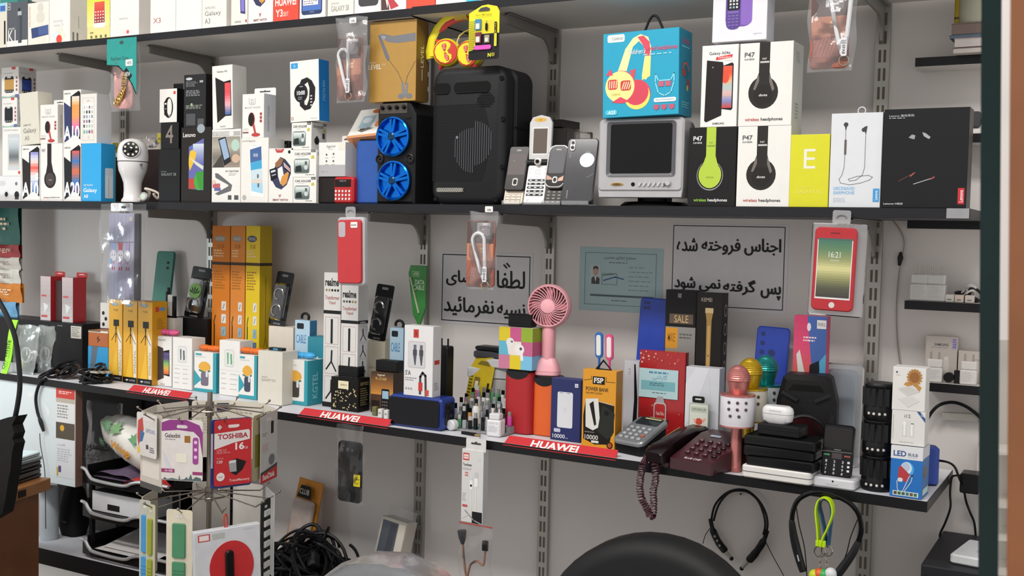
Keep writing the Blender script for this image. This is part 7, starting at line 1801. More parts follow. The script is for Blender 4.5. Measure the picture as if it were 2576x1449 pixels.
F = b3.F; F.ell(66, 22, 20, 'a8783c', 17).ell(66, 22, 15, '8a5a2a', 12.5).poly([(40, 34), (56, 32), (54, 46), (34, 40)], 'b4823f').poly([(70, 34), (88, 44), (82, 54), (64, 40)], 'b4823f').ell(12, 12, 3, '4a4a4c').fuzz(10, 18, 24, 20, 1, '9a9a9a').poly([(16, 50), (54, 42), (84, 54), (46, 66)], 'd2d0cc').poly([(24, 50), (50, 45), (70, 52), (44, 60)], 'bcbab6').poly([(20, 74), (60, 66), (84, 76), (50, 92)], 'dad8d4')
for i in range(16):
 a = 2 * pi * i / 16; F.ell(66 + 21 * cos(a), 22 + 18 * sin(a), 3, 'a8783c')
X = atz(2346, .10, .94)
r = thing('blue_speaker', 'dark blue speaker standing behind the light bulb box', 'speaker', (X, .10, zs3(X) + .0006), (0, 0, radians(20)))
mb = MB(); mb.ext(rr(.05, .04, .012, 5, -.012, .02), frame_top(0), zat(1128, X, .10) - zs3(X), .004); mb.build('body', mat('1b3a8c', .4), r)
mb = MB(); mb.ext(rr(.046, .036, .011, 5, -.012, .02), frame_top(-.0004), .012, .001); mb.build('foot', mat('10131c', .5), r)
# ================================================================== small shelves beside the upright
def small_shelf(label, x0, x1, yt, Yf=.215, th=.017):
 P0, P1 = at(x0, yt, Yf), at(x1, yt, Yf)
 z = P0.z
 r = thing('ledge_shelf', label, 'shelf', ((P0.x + P1.x) / 2, Yf, z))
 w = P1.x - P0.x
 mb = MB(); mb.box(-w / 2, .0012, -th, w / 2, WALL - Yf - .0005, 0); mb.build('board', mat('cfcac6', .5), r, 0)
 mb = MB(); mb.box(-w / 2 - .001, 0, -th - .0003, w / 2 + .001, .0012, .0003); mb.build('front_edge_band', mat('1c191b', .4), r, 0)
 return z
def spot(px, z, Y):
 return Vector((atz(px, Y, z), Y, z + .0006))
zA = small_shelf('short black-edged ledge high on the wall with magazines on it', 2304, 2560, 146)
zW = small_shelf('short black-edged ledge holding the wrist watch', 2380, 2560, 338)
zB = small_shelf('empty short black-edged ledge under the end of the middle shelf', 2284, 2560, 553)
zC = small_shelf('short black-edged ledge carrying white plug chargers', 2277, 2560, 756)
zD = small_shelf('short black-edged ledge carrying boxed phone chargers', 2316, 2560, 961)
p = spot(2440, zA, .20)
for i, (c, h, dx, lb) in enumerate((('6a4a48', .009, .004, 'thin dark red magazine at the foot of the ledge pile'), ('b9a4a4', .016, .006, 'thick pale pink magazine in the ledge pile'), ('5f7080', .005, -.004, 'thin blue-grey magazine in the ledge pile'), ('77645e', .02, .0, 'brown hardcover book on top of the ledge pile'))):
 r = thing('magazine', lb, 'magazine', (p.x + dx + .012, .185, p.z), (0, 0, radians(-2 + 3 * (i % 2))), 'magazines piled on the high ledge')
 mb = MB(); mb.box(-.045, 0, 0, .06, .075, h, .0005); mb.build('pages', mat('c9c0ba' if i in (0, 1) else c, .6), r, 0)
 mb = MB(); mb.box(-.046, -.001, h, .061, .076, h + .0012); mb.build('cover', mat(c, .4), r, 0)
 p.z += h + .002
r = thing('clear_canister', 'clear canister with a yellow stripe and lid standing on the magazines', 'canister', (atz(2440, .20, p.z) + .012, .222, p.z))
mb = MB(); mb.lathe([(.034, 0), (.036, .004), (.036, .10), (.030, .115), (.030, .12)], n=28); mb.build('jar', mat('a9a692', .25, 0, .05), r)
mb = MB(); mb.lathe([(.012, .12), (.012, .135), (.008, .138)], n=16); mb.build('stopper', mat('b8b020', .4), r)
r = thing('yellow_tube', 'slim yellow tube standing beside the clear canister', 'tube', (atz(2406, .20, p.z), .215, p.z))
mb = MB(); mb.lathe([(.006, 0), (.0065, .003), (.0065, .078), (.004, .082)], n=14); mb.build('tube', mat('a08a14', .5), r)
mb = MB(); mb.lathe([(.0067, .012), (.0067, .016)], n=14); mb.lathe([(.0067, .052), (.0067, .056)], n=14); mb.build('dark_marks', mat('4a3c10', .5), r)
# wrist watch
p = spot(2450, zW, .225)
r = thing('wrist_watch', 'dark square wrist watch with a shiny band on a white stand', 'watch', tuple(p))
mb = MB(); mb.box(-.022, 0, 0, .03, .03, .012, .002); mb.build('stand', mat('d0ccc8', .4), r)
mb = MB(); mb.ext(rr(.024, .032, .006, 4, 0, .028), frame_front(-.004), .010, .002); mb.build('watch_case', mat('3a393c', .25), r)
for s in (-1, 1):
 mb = MB(); mb.tube([(s * .012, 0, .024), (s * .022, .006, .024), (s * .026, .018, .022)], .006, 10); mb.build('band', mat('c9c4ba', .15, .8), r)
def wall_plug(label, px_, z, Y, s=1.0, col='d4d2ce', grp='white chargers on the small ledges'):
 p = spot(px_, z, Y)
 r = thing('plug_charger', label, 'charger', tuple(p), (0, 0, 0), grp)
 mb = MB(); mb.ext(rr(.036 * s, .034 * s, .003, 3, 0, .017 * s), frame_front(0), .026 * s, .002); mb.build('body', mat(col, .35), r)
 mb = MB(); mb.ext(rr(.034 * s, .020 * s, .003, 3, 0, .044 * s), frame_front(.002), .022 * s, .002); mb.build('neck', mat(col, .35), r)
 for k in (-.009, .009):
  mb = MB(); mb.tube([(k * s, .012 * s, .053 * s), (k * s, .012 * s, .070 * s)], .002 * s, 8); mb.build('pin', mat('9a938a', .3, .7), r)
 Face(r, (-.018 * s, 0, 0), (.036 * s, 0, 0), (0, 0, .034 * s), (0, -1, 0)).fuzz(14, 16, 86, 84, 5, 'b4b2ae')
 return r
wall_plug('white plug charger at the open end of its ledge', 2310, zC, .225)
wall_plug('white plug charger second along its ledge', 2352, zC, .225)
for i, (px_, c) in enumerate(((2388, 'd0ccc4'), (2412, 'd6c4b4'), (2438, 'cfc4bc'))):
 p = spot(px_, zC, .228); r = thing('tiny_adapter', ('white', 'peach', 'grey-pink')[i] + ' tiny adapter on the plug charger ledge', 'adapter', tuple(p))
 mb = MB(); mb.ext(rr(.017, .015, .002, 3, 0, .0075), frame_front(0), .014, .001); mb.build('body', mat(c, .4), r)
 mb = MB(); mb.box(-.004, -.0004, .004, .004, 0, .006); mb.build('socket', mat('6a6a6a', .5), r, 0)
tangle('earphone_tangle', 'dark earphones with white leads heaped on the plug charger ledge', 0, 0, .075, .03, .035, ['2a2424', '33302e', 'cfccc8'], 6, 8, .0028, P=spot(2430, zC, .265))
b = carton('charger_box', 'pale box with violet corner lettering standing on the lowest ledge', 2325, 2405, 846, .272, zD + .0006, .02, 'b9b0a8')
b.F.text('SAMSUNG', 28, 16, 72, 22, '55505a', .02).fuzz(20, 25, 84, 28, 1, '8a8484').rect(84, 4, 97, 28, 'a49ac0').text('LITE', 86, 6, 95, 26, '5a4a90', .01, -90).rect(58, 54, 76, 86, 'c9c4be').rect(60, 46, 74, 54, 'd0ccc6')
b = carton('charger_box', 'plain pale box beside the violet-lettered box on the lowest ledge', 2408, 2480, 884, .272, zD + .0006, .02, 'bdb4ac')
b.F.line([(60, 26), (96, 28)], 2, '8a8484')
wall_plug('white cube charger standing on the lowest ledge, partly hidden', 2348, zD, .225, .86, 'd9d5d0')
wall_plug('white cube charger near the glass on the lowest ledge', 2434, zD, .225, .86, 'd9d5d0')
p = spot(2390, zD, .228); r = thing('cable_reel', 'small black cable reel between the two cube chargers', 'cable', tuple(p))
mb = MB(); mb.lathe([(.010, 0), (.010, .012)], (-.004, .004, .011), (0, 1, 0), 16); mb.build('reel', mat('1c1b1c', .4), r); mb = MB(); mb.box(.006, .004, 0, .026, .016, .026, .002); mb.build('plug', mat('201f20', .4), r)
# ================================================================== hanging goods on the middle shelf edge
Y = -.014
p = at(2095, 795, Y)
r = thing('phone_case', 'red framed phone display showing 16:21 in a clear blister', 'phone case', (p.x, Y, p.z), (0, radians(1.5), 0))
w = .090; h = at(2100, 562, Y).z - p.z
slab('blister_tray', w + .012, h, .012, .004, film(.42, 'c9c9cb', .1, .15), r, .002, .002, 0, .0)
slab('frame', .078, .157, .009, .010, mat('a8242c', .4), r, .002, -.002, .010, -.008)
F = Face(r, (-.041, -.008, .010), (.078, 0, 0), (0, 0, .157), (0, -1, 0))
F.rect(8, 13, 92, 86, 'e6e2e2').grad(10, 15, 90, 84, ['3f6a5c', '5a7a58', '8a8f60', 'c9c48a', '8a8a5c', '4f5040', '3a3a34'], 12).text('16:21', 36, 29, 64, 36, 'dfe6e4', .0).rect(40, 39, 62, 40, 'aab8b0').ell(50, 93, 7, 'e4dedc').ell(50, 93, 5.6, 'd8d0ce').rect(38, 6, 60, 7.4, '6d1a20').rect(8, 13, 92, 15, '4a5a58')
mb = MB(); mb.ext(rr(.034, .026, .004, 3, .004, h + .012), frame_front(.004), .001); tb = mb.build('hanging_tab', film(.5, 'd8d8da', .1, .05), r, 0)
mb = MB(); mb.tube([(.004 + .009 * cos(a), .003, h + .010 + .006 * sin(a)) for a in [pi * q / 10 for q in range(11)]], .0012, 6); mb.build('hook_hole', mat('6a6a6e', .4), tb)
# pink case with gold chain hung from the top shelf
p = at(315, 280, -.016)
r = thing('phone_case', 'pink phone case with a gold chain in a teal-topped pouch', 'phone case', (p.x, -.016, p.z), (0, 0, 0))
h = at(315, 98, -.016).z - p.z; w = (at(350, 200, -.016) - at(276, 200, -.016)).x
slab('case', .070, h * .70, .008, .009, mat('d9a39c', .45), r, .002, -.006, .006, -.004)
mb = MB(); mb.ext(rr(.027, .040, .006, 4, -.026, h * .62), frame_front(-.0056), .002, .0005); cm = mb.build('camera_window', mat('b98a84', .35), r)
for (dx, dz) in ((-.006, .008), (.006, .0), (-.005, -.010)):
 mb = MB(); mb.ext(circ(.0055, None, 14, -.026 + dx, h * .62 + dz), frame_front(-.0062), .001); mb.build('lens_hole', mat('8a625e', .3), cm, 0)
ch = []
for i in range(15):
 t = i / 14; ch.append(Vector((.012 - .040 * max(0, t - .55) ** 1.4 * 2.2 + .004 * t - .018 * t, -.010, h * .56 - h * .48 * t)))
for i in range(14):
 c = ch[i]; d_ = (ch[i + 1] - ch[i]).normalized(); n_ = Vector((d_.z, 0, -d_.x))
 mb = MB(); mb.tube([c + d_ * .0062 * cos(a) + n_ * .0075 * sin(a) * (1 if i % 2 else .9) + Vector((0, -.002 * cos(a + i), 0)) for a in [2 * pi * q / 12 for q in range(12)]], .0021, 6, closed=True); mb.build('chain_link', mat('c9a85e', .2, .9), r)
pts = [(-w / 2, h), (-w / 2, h * .64), (-w * .1, h * .62), (w * .15, h * .50), (w * .36, h * .36), (w / 2, h * .22), (w / 2, h)]
mb = MB(); mb.ext(list(reversed(pts)), frame_front(-.0135), .0008); hd = mb.build('teal_header', mat('1f8f88', .3, 0, .06), r, 0)
F = Face(r, (-w / 2, -.0135, 0), (w, 0, 0), (0, 0, h), (0, -1, 0))
F.line([(0, 36), (40, 38), (65, 50), (86, 64), (100, 78)], 2.6, '1c2424').text('Fashion Case', 14, 25, 74, 30, '145a56', .01, 0).ell(50, 6, 7, '2f4a48', 2.4).poly([(58, 46), (66, 41), (86, 52), (78, 58)], '1d1f20').text('NEW', 62, 47, 80, 53, 'd8dcdc', .02).rect(64, 30, 88, 39, 'e6e8e6').text('475', 70, 33, 83, 37, '5a5a5a', .01)
film_bag(r, w, h * .92, .022, 41, film(.14, 'e0e2e2', .1))
# ================================================================== hanging goods on the lower shelf edge
Y = -.058
p = at(879, 1265, Y); h = at(879, 1068, Y).z - p.z
r = thing('phone_case', 'dark smoke phone case in a clear bag under the lower shelf', 'phone case', (p.x, Y, p.z))
slab('case', .069, .144, .008, .010, mat('26262a', .3), r, .002, 0, .002, -.003)
F = Face(r, (-.0345, -.003, .002), (.069, 0, 0), (0, 0, .144), (0, -1, 0)); F.ell(42, 13, 7, '4a4a4e').ell(22, 14, 4, '55555a').ell(62, 14, 4, '55555a').line([(34, 92), (68, 56)], .8, '5a524a')
mb = MB(); mb.box(.018, -.0095, .044, .037, -.009, .072); mb.build('yellow_label', mat('c9b820', .5), r, 0)
Face(r, (.018, -.0095, .044), (.019, 0, 0), (0, 0, .028), (0, -1, 0)).text('Case', 16, 24, 84, 46, '3a3410', .01).fuzz(12, 66, 88, 88, 2, '6a6018')
film_bag(r, .080, h, .02, 51, film(.05, 'd9dad8', .1))
p = at(1190, 1316, Y); h = at(1190, 1128, Y).z - p.z
b = carton('cable_box', 'slim white cable box hung by its tab under the lower shelf', 1159, 1213, 1132, Y, p.z, .022, 'dad8d6', side='b4b4b6')
F = b.F; F.rect(6, 5, 34, 15, 'b83a38').rect(9, 7, 31, 13, 'e0c8c4').text('Earldom', 11, 9, 29, 11, '9a3a38', .01).ell(78, 12, 8, 'c4c4c2').text('Toughness', 6, 19, 46, 24, '3a3a3c', .02).fuzz(6, 25.5, 50, 29, 2, '9a9a9c').rect(16, 31, 30, 33, 'c06a66').rect(16, 34.5, 30, 36.5, 'c06a66')
F.rect(40, 36, 50, 42, 'c9c9cc').rect(38, 42, 52, 54, 'f2f2f0').ell(45, 49, 5, '232325').line([(45, 54), (45, 88)], 3, 'f0efec').rect(60, 30, 76, 38, 'b9b9bc').rect(60, 38, 76, 50, 'f2f2f0').line([(68, 50), (68, 86)], 3, 'f0efec').rect(52, 84, 98, 100, '232225').line([(20, 84), (60, 96), (98, 100)], 5, '8a8a8c').line([(4, 96), (40, 88)], 2, 'c9c9c9').rect(6, 76, 30, 79, 'b8484a', .002).fuzz(6, 60, 24, 72, 4, 'b4b4b4')
hang_tab(b, 16, 108, .026, 'dad8d6', .002)
def px3(pts, Y, o):
 return [at(x, y, Y) - Vector(o) for x, y in pts]
def smoothp(P, n=5):
 out = []
 K = len(P)
 for i in range(K - 1):
  p0, p1, p2, p3 = P[max(i - 1, 0)], P[i], P[i + 1], P[min(i + 2, K - 1)]
  for k in range(n):
   t = k / n; out.append(.5 * ((2 * p1) + (p2 - p0) * t + (2 * p0 - 5 * p1 + 4 * p2 - p3) * t * t + (3 * p1 - p0 - 3 * p2 + p3) * t ** 3))
 out.append(P[-1]); return out
# zip bag with a braided cable
p = at(1194, 1449, Y); h = at(1194, 1320, Y).z - p.z; h = h + .05
r = thing('zip_bag', 'clear zip bag with a braided cable hung below the slim white box', 'bag', (p.x, Y, p.z - .05), (0, 0, 0))
film_bag(r, .086, h, .018, 61, film(.12, 'dcd8d4', .12))
mb = MB(); mb.bar((-.043, -.001, h), (.043, -.001, h), .002, .003); mb.build('red_zip', mat('a04840', .4), r)
mb = MB(); mb.tube(smoothp([Vector(q) for q in ((-.030, -.004, h - .045), (-.026, -.004, h - .08), (-.018, -.004, h - .12), (-.008, -.006, h - .09), (.010, -.006, h - .078), (.024, -.004, h - .085), (.028, -.004, h - .055))]), .0026, 8); mb.build('braided_cable', mat('8a6654', .5), r)
mb = MB(); mb.lathe([(.004, 0), (.008, .012), (.010, .026), (.010, .030)], (-.030, -.004, h - .046), (-.1, 0, 1), 14); mb.build('clip_plug', mat('3a3c40', .35), r)
mb = MB(); mb.box(.022, -.008, h - .052, .034, -.001, h - .030); mb.build('usb_plug', mat('2c2c2e', .3, .3), r)
# hook holding both: long wire from the shelf edge
mb = MB(); mb.tube([(0, .004, h - .004), (0, .008, h + .10), (0, .012, h + .235)], .0008, 5); mb.build('hanging_wire', mat('8a8a8c', .3, .7), r)
YN = WALL - .016
o = at(1860, 1235, YN)
r = thing('neckband_headset', 'black twin-wire neckband headset hung on a wall nail', 'headset', tuple(o))
BKP = mat('141416', .35)
for dy, sh in ((0, 0), (-.008, 6)):
 pp = smoothp(px3([(1789 + sh, 1310), (1798 + sh * 1.5, 1272), (1822 + sh, 1244), (1850, 1232 + sh * .4), (1880, 1235 + sh * .4), (1908 - sh * .4, 1258), (1926 - sh, 1290), (1931 - sh, 1320), (1926 - sh, 1345)], YN + dy, o)); mb = MB(); mb.tube(pp, .0026, 8); mb.build('wire', BKP, r)
for pts, rad in ((((1787, 1305), (1794, 1335), (1808, 1365), (1826, 1388)), [.005, .008, .0085, .006]), (((1930, 1335), (1920, 1362), (1900, 1392), (1884, 1410)), [.005, .008, .009, .008])):
 P = smoothp(px3(pts, YN - .004, o)); mb = MB(); mb.tube(P, [rad[min(int(i / (len(P) - 1) * 3.001), 3)] for i in range(len(P))], 10); a = mb.build('control_arm', BKP, r)
for i, (x, y) in enumerate(((1798, 1349), (1804, 1360), (1810, 1372))):
 q = at(x, y, YN - .016) - o; mb = MB(); mb.lathe([(.0028, 0), (.0028, .002)], q, (0.3, -1, 0), 10); mb.build('button', mat('8a8a8c', .3), r)
for (x0, y0, x1, y1) in ((1826, 1389, 1840, 1405), (1882, 1411, 1866, 1430)):
 a, b_ = px3([(x0, y0), (x1, y1)], YN - .004, o); mb = MB(); mb.tube([a, a.lerp(b_, .7), b_], [.0055, .0042, .004], 10); mb.build('silver_tip', mat('9c9a94', .25, .7), r)
 mb = MB(); mb.ball(b_, .005); mb.build('earbud', mat('161618', .5), r)
mb = MB(); mb.tube(smoothp(px3([(1787, 1328), (1775, 1345), (1768, 1368)], YN, o)), .0009, 5); mb.tube(smoothp(px3([(1927, 1365), (1945, 1400), (1972, 1449)], YN, o)), .0009, 5); mb.build('earbud_lead', BKP, r)
mb = MB(); mb.tube([at(1863, 1243, YN) - o, at(1863, 1243, WALL) - o], .002, 8); mb.build('wall_nail', mat('222224', .4), r)
YN2 = -.062
o = at(2080, 1240, YN2)
r = thing('neckband_headset', 'glossy black neckband headset hung from the shelf edge', 'headset', tuple(o))
pp = smoothp(px3([(1992, 1310), (1995, 1285), (2008, 1258), (2035, 1242), (2070, 1238), (2105, 1248), (2140, 1268), (2160, 1295), (2167, 1330), (2160, 1360), (2145, 1390)], YN2, o))
mb = MB(); mb.tube(pp, .0046, 10); mb.build('neck_tube', mat('161618', .15), r)
for pts in (((1991, 1305), (1996, 1345), (2006, 1390), (2020, 1438)), ((2160, 1360), (2145, 1392), (2122, 1425), (2104, 1449), (2090, 1470))):
 P = smoothp(px3(pts, YN2, o)); n = len(P); mb = MB(); mb.tube(P, [.0042 + .0040 * sin(pi * min(.5 + .35 * i / n, 1) * (i / n) ** .6) for i in range(n)], 10); mb.build('control_arm', mat('26272a', .3), r)
q = px3([(2006, 1396), (2010, 1412)], YN2 - .010, o); mb = MB(); mb.bar(q[0], q[1], .002, .002); mb.build('light_strip', mat('a9aaae', .3), r)
for pts in (((2003, 1275), (2010, 1320), (2024, 1380), (2030, 1452)), ((2158, 1305), (2140, 1350), (2130, 1390), (2118, 1420))):
 mb = MB(); mb.tube(smoothp(px3(pts, YN2 + .004, o)), .001, 5); mb.build('earbud_lead', BKP, r)
# keychain strap
o = at(2075, 1250, YN2 - .006)
r = thing('keychain_strap', 'lime and blue looped strap keychain with coloured charms', 'keychain', tuple(o))
def strap_part(nm, col, pts, Yo):
 P = smoothp(px3(pts, YN2 - .006 + Yo, o))
 mb = MB()
 R = [[p + Vector((0, dy, 0)) + d for dy, d in ((-.010, Vector((-.0012, 0, 0))), (.010, Vector((-.0012, 0, 0))), (.010, Vector((.0012, 0, 0))), (-.010, Vector((.0012, 0, 0))))] for p in P]
 mb.rings(R); mb.build(nm, mat(col, .5), r, .5)
strap_part('lime_band', 'b4d414', [(2060, 1370), (2058, 1330), (2054, 1285), (2060, 1258), (2075, 1251), (2091, 1262), (2096, 1290), (2084, 1325), (2072, 1350), (2066, 1372)], -.004)
strap_part('blue_band', '2a5f8c', [(2078, 1372), (2076, 1340), (2068, 1300), (2062, 1270), (2074, 1256), (2090, 1266), (2092, 1300), (2088, 1340), (2084, 1374)], .012)
mb = MB(); mb.ext(rr(.018, .012, .002, 3, (at(2064, 1368, YN2 - .016) - o).x, (at(2064, 1368, YN2 - .016) - o).z), frame_front(-.012), .008, .001); mb.build('strap_end', mat('b4d414', .5), r)
for (x, y) in ((2062, 1388), (2080, 1386)):
 c = at(x, y, YN2 - .006) - o; mb = MB(); mb.tube([c + Vector((.010 * cos(a), 0, .010 * sin(a))) for a in [2 * pi * q / 18 for q in range(18)]], .0011, 6, closed=True); mb.build('split_ring', mat('b4ac9c', .2, .9), r)
for (x, y0, y1) in ((2064, 1398, 1430), (2080, 1396, 1430)):
 for k in range(5):
  c = at(x, y0 + (y1 - y0) * k / 4, YN2 - .006) - o; mb = MB(); mb.tube([c + Vector((.0022 * cos(a) * (1 if k % 2 else .4), .0022 * cos(a) * (.4 if k % 2 else 1), .0034 * sin(a))) for a in [2 * pi * q / 8 for q in range(8)]], .0006, 5, closed=True); mb.build('chain_link', mat('b4ac9c', .2, .9), r)
for (x, y, c, k) in ((2049, 1447, 'b4c41e', .011), (2062, 1444, 'd0562a', .011), (2072, 1447, '2f9a4a', .012), (2090, 1444, 'dcdce0', .012)):
 q = at(x, y, YN2 - .006) - o; mb = MB(); mb.ball(q, k); mb.build('charm', mat(c, .4), r)
# ================================================================== left end: panel, desk, trays
Yp = -.034
xa, xb = atz(-120, Yp, .8), atz(190, Yp, .8)
zt_ = zs3(xa) - .0215; zb_ = zat(1226, atz(190, Yp, .75), Yp)
r = thing('side_panel', 'white panel with leaflets hanging under the lower shelf', 'panel', ((xa + xb) / 2, Yp, zb_))
w, h = xb - xa, zt_ - zb_
mb = MB(); mb.box(-w / 2, 0, 0, w / 2 - .001, .022, h); mb.build('board', mat('c4ccce', .5, 0, .04, 8), r, 0)
mb = MB(); mb.box(w / 2 - .001, -.0002, 0, w / 2 + .001, .0222, h); mb.build('brown_edge', mat('6a4f44', .5), r, 0)
F = Face(r, (-w / 2, 0, 0), (w, 0, 0), (0, 0, h), (0, -1, 0))
U = lambda x: (at(x, 1080, Yp).x - xa) / w * 100
V = lambda y: (zt_ - at(165, y, Yp).z) / h * 100
F.poly([(U(70), V(1000)), (U(85), V(998)), (U(82), V(1010)), (U(72), V(1012))], 'e2e6e6').poly([(U(100), V(1008)), (U(126), V(1040)), (U(122), V(1060)), (U(112), V(1030))], 'e2e6e6')
u0, u1 = U(141), U(188)
F.rect(u0, V(967), u1, V(1003), 'b8362f').fuzz(u0 + 2, V(985), u1 - 2, V(994), 2, 'e0c0b8').rect(u0, V(1003), u1, V(1016), 'a89e90').rect(u0, V(1014), u1, V(1066), 'c9c9c8').fuzz(u0 + 1, V(1020), u1 - 4, V(1056), 5, '7a7a7c').rect(u0, V(1064), u1, V(1105), '4a4034').ell((u0 * 2 + u1) / 3, V(1078), 1.6, 'c9982a').rect(u0, V(1107), u1, V(1203), 'dadbde').text(fa('کارت'), u0 + 1, V(1118), (u0 + u1) / 2, V(1124), '5a6a78', .01).fuzz(u0 + 1.2, V(1130), u1 - 1, V(1165), 6, 'a4a8ae').rect(u0 + .6, V(1178), u0 + 2, V(1200), 'b89a30').rect(u0 + 2, V(1174), u0 + 4, V(1190), '4a4080')
o = at(113, 955, Yp - .006)
r = thing('hanging_lead', 'black charging lead hooked over the shelf edge before the panel', 'cable', tuple(o))
P = smoothp(px3([(116, 953), (104, 958), (94, 980), (90, 1005), (94, 1035), (102, 1060), (110, 1085)], Yp - .010, o)); mb = MB(); mb.tube(P, [.0045] * (len(P) - 8) + [.004, .0055, .006, .006, .0055, .005, .0045, .004], 8); mb.build('lead', mat('202124', .45), r)
P = smoothp(px3([(100, 1090), (102, 1120), (112, 1180), (114, 1240), (115, 1330)], Yp - .010, o)); mb = MB(); mb.tube(P, .0012, 6); mb.build('thin_wire', mat('3a3436', .5), r)
def at_z(px_, py_, z):
 d = CR * ((px_ - IW / 2) / F_PX) - CU * ((py_ - IH / 2) / F_PX) + CF
 return CAM + d * ((z - CAM.z) / d.z)
DZ = .70
pA, pB = at_z(122, 1203, DZ), at_z(0, 1243, DZ)
dr = (pB - pA).normalized(); ang = math.atan2(dr.y, dr.x)
r = thing('wooden_desk', 'corner of a wooden desk carrying a pile of old phones', 'desk', (pA.x, pA.y, 0), (0, 0, ang))
WD = mat('8a5c34', .45, 0, .18, 9)
mb = MB(); mb.box(-.005, -.55, DZ - .032, .60, .004, DZ, .002); mb.build('desk_top', WD, r)
mb = MB(); mb.box(.025, -.03, 0, .58, -.012, DZ - .033); mb.build('side_panel', mat('6d4428', .5, 0, .15, 9), r, 0)
mb = MB(); mb.box(.02, -.5, 0, .04, -.03, DZ - .033); mb.build('back_panel', mat('6d4428', .5, 0, .15, 9), r, 0)
mb = MB(); mb.box(.10, .004, DZ - .026, .13, .0055, DZ - .008); mb.build('label_plate', mat('231a16', .5), r, 0)
# phone pile
q = at_z(78, 1212, DZ)
z = DZ + .0008
for i, (c, dx, rz, lb) in enumerate((('2a2624', .0, 0, 'lowest scuffed phone in the pile on the desk'), ('3a3330', .004, 4, 'second scuffed phone in the pile on the desk'), ('26262a', -.003, -3, 'third dark phone in the pile on the desk'), ('34302e', .003, 3, 'fourth dark phone in the pile on the desk'), ('8f9a9c', .0, -2, 'fifth grey phone in the pile on the desk'), ('c9dade', -.002, 2, 'white phone crowning the pile on the desk'))):
 r = thing('old_phone', lb, 'phone', (q.x + dx, q.y, z), (0, 0, ang + pi + radians(rz)), 'old phones piled on the desk')
 mb = MB(); mb.ext(rr(.13, .066, .010, 5, .0, .045), frame_top(0), .0105, .002); mb.build('shell', mat(c, .35), r)
 mb = MB(); mb.ext(rr(.131, .067, .010, 5, .0, .045), frame_top(.004), .002); mb.build('metal_band', mat('77736c', .3, .5), r, 0)
 z += .0118
# torn pad and flexible arm close to the camera
o = at(18, 1290, -.42)
r = thing('flexible_arm', 'black flexible arm ending in a torn black leather pad', 'lamp arm', tuple(o))
rnd = random.Random(3)
edge = [(-60, 1330), (6, 1292), (14, 1255), (22, 1200), (26, 1185), (30, 1140), (36, 1115), (31, 1105), (36, 1090), (30, 1070), (42, 1046), (20, 1050), (-60, 1075)]
P = [at(x, y, -.42) - o for x, y in edge]
mb = MB(); mb.ext([(p.x, p.z) for p in P], frame_front(0), .03, .0); mb.build('torn_pad', mat('121214', .6, 0, .15, 60, .3), r, 0)
P = smoothp(px3([(-40, 700), (-10, 745), (20, 800), (38, 850), (47, 910), (50, 970), (44, 1020), (36, 1058)], -.40, o)); mb = MB(); mb.tube(P, .0062, 10); mb.build('flex_tube', mat('26282c', .35), r)
mb = MB(); mb.tube(smoothp([at(-40, 700, -.40) - o, at(-75, 760, -.42) - o, at(-110, 950, -.45) - o, at_z(-130, 1235, DZ + .01) - o]), .0075, 8); mb.build('arm_root', mat('26282c', .35), r)
q2 = at_z(-130, 1235, DZ + .001) - o
mb = MB(); mb.lathe([(.03, 0), (.03, .012), (.01, .02)], q2, (0, 0, 1), 20); mb.build('table_clamp', mat('26282c', .35), r)
# ---- dark board added for the shade behind the trays, paper trays on the low shelf
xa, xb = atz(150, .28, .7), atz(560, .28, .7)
r = thing('shade_board', 'dark brown board added for the shade behind the paper trays', 'board', ((xa + xb) / 2, WALL - .03, Z4 + .0006))
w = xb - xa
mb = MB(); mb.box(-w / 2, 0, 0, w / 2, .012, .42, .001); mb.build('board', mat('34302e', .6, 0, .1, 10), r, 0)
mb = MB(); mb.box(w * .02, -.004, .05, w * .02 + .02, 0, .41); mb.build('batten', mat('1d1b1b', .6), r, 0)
ZT = Z4 + .0006
TX0, TX1 = atz(205, -.02, .5), atz(425, -.02, .5)
r = thing('paper_tray_stack', 'three-tier black paper tray with silver front rails', 'paper tray', ((TX0 + TX1) / 2, -.02, ZT))
w = TX1 - TX0
TB = mat('161618', .4)
tz = []
for i, (yl, yr) in enumerate(((1388, 1400), (1292, 1302), (1205, 1216))):
 z = zat((yl + yr) / 2 + 12, (TX0 + TX1) / 2, -.02) - ZT
 z = max(z, .004)
 tz.append(z)
 mb = MB(); mb.box(-w / 2, .004, z, w / 2, .25, z + .003); mb.box(-w / 2, .02, z, -w / 2 + .004, .25, z + .035); mb.box(w / 2 - .004, .02, z, w / 2, .25, z + .035); mb.box(-w / 2, .246, z, w / 2, .25, z + .035)
 t = mb.build('tray', TB, r, 0)
 pts = [(-w * .5, .0, z + .030), (-w * .44, -.004, z + .028), (-w * .38, -.008, z + .012), (-w * .30, -.010, z + .004), (w * .02, -.012, z + .003), (w * .12, -.010, z + .014), (w * .22, -.008, z + .020), (w * .5, -.004, z + .020)]
 mb = MB(); mb.tube(smoothp([Vector(q) for q in pts]), .0048, 8); mb.build('silver_rail', mat('c4c4c6', .25, .6), t)
 mb = MB(); R = [[Vector((q[0], q[1] + .004, z - .012)) for q in pts], [Vector((q[0], q[1] + .004, q[2])) for q in pts]]
 mb.rings(R, closed=False, cap0=False, cap1=False); mb.build('front_lip', TB, t, 0)
for sx in (-1, 1):
 for yy in (.03, .24):
  mb = MB(); mb.box(sx * (w / 2 - .008) - .006, yy - .006, 0, sx * (w / 2 - .008) + .006, yy + .006, tz[2]); mb.build('post', TB, r, 0)
TC = r.location
r = thing('paper_bundle', 'loose white papers and an envelope in the lowest tray', 'paper', (TC.x, TC.y + .03, ZT + tz[0] + .0045))
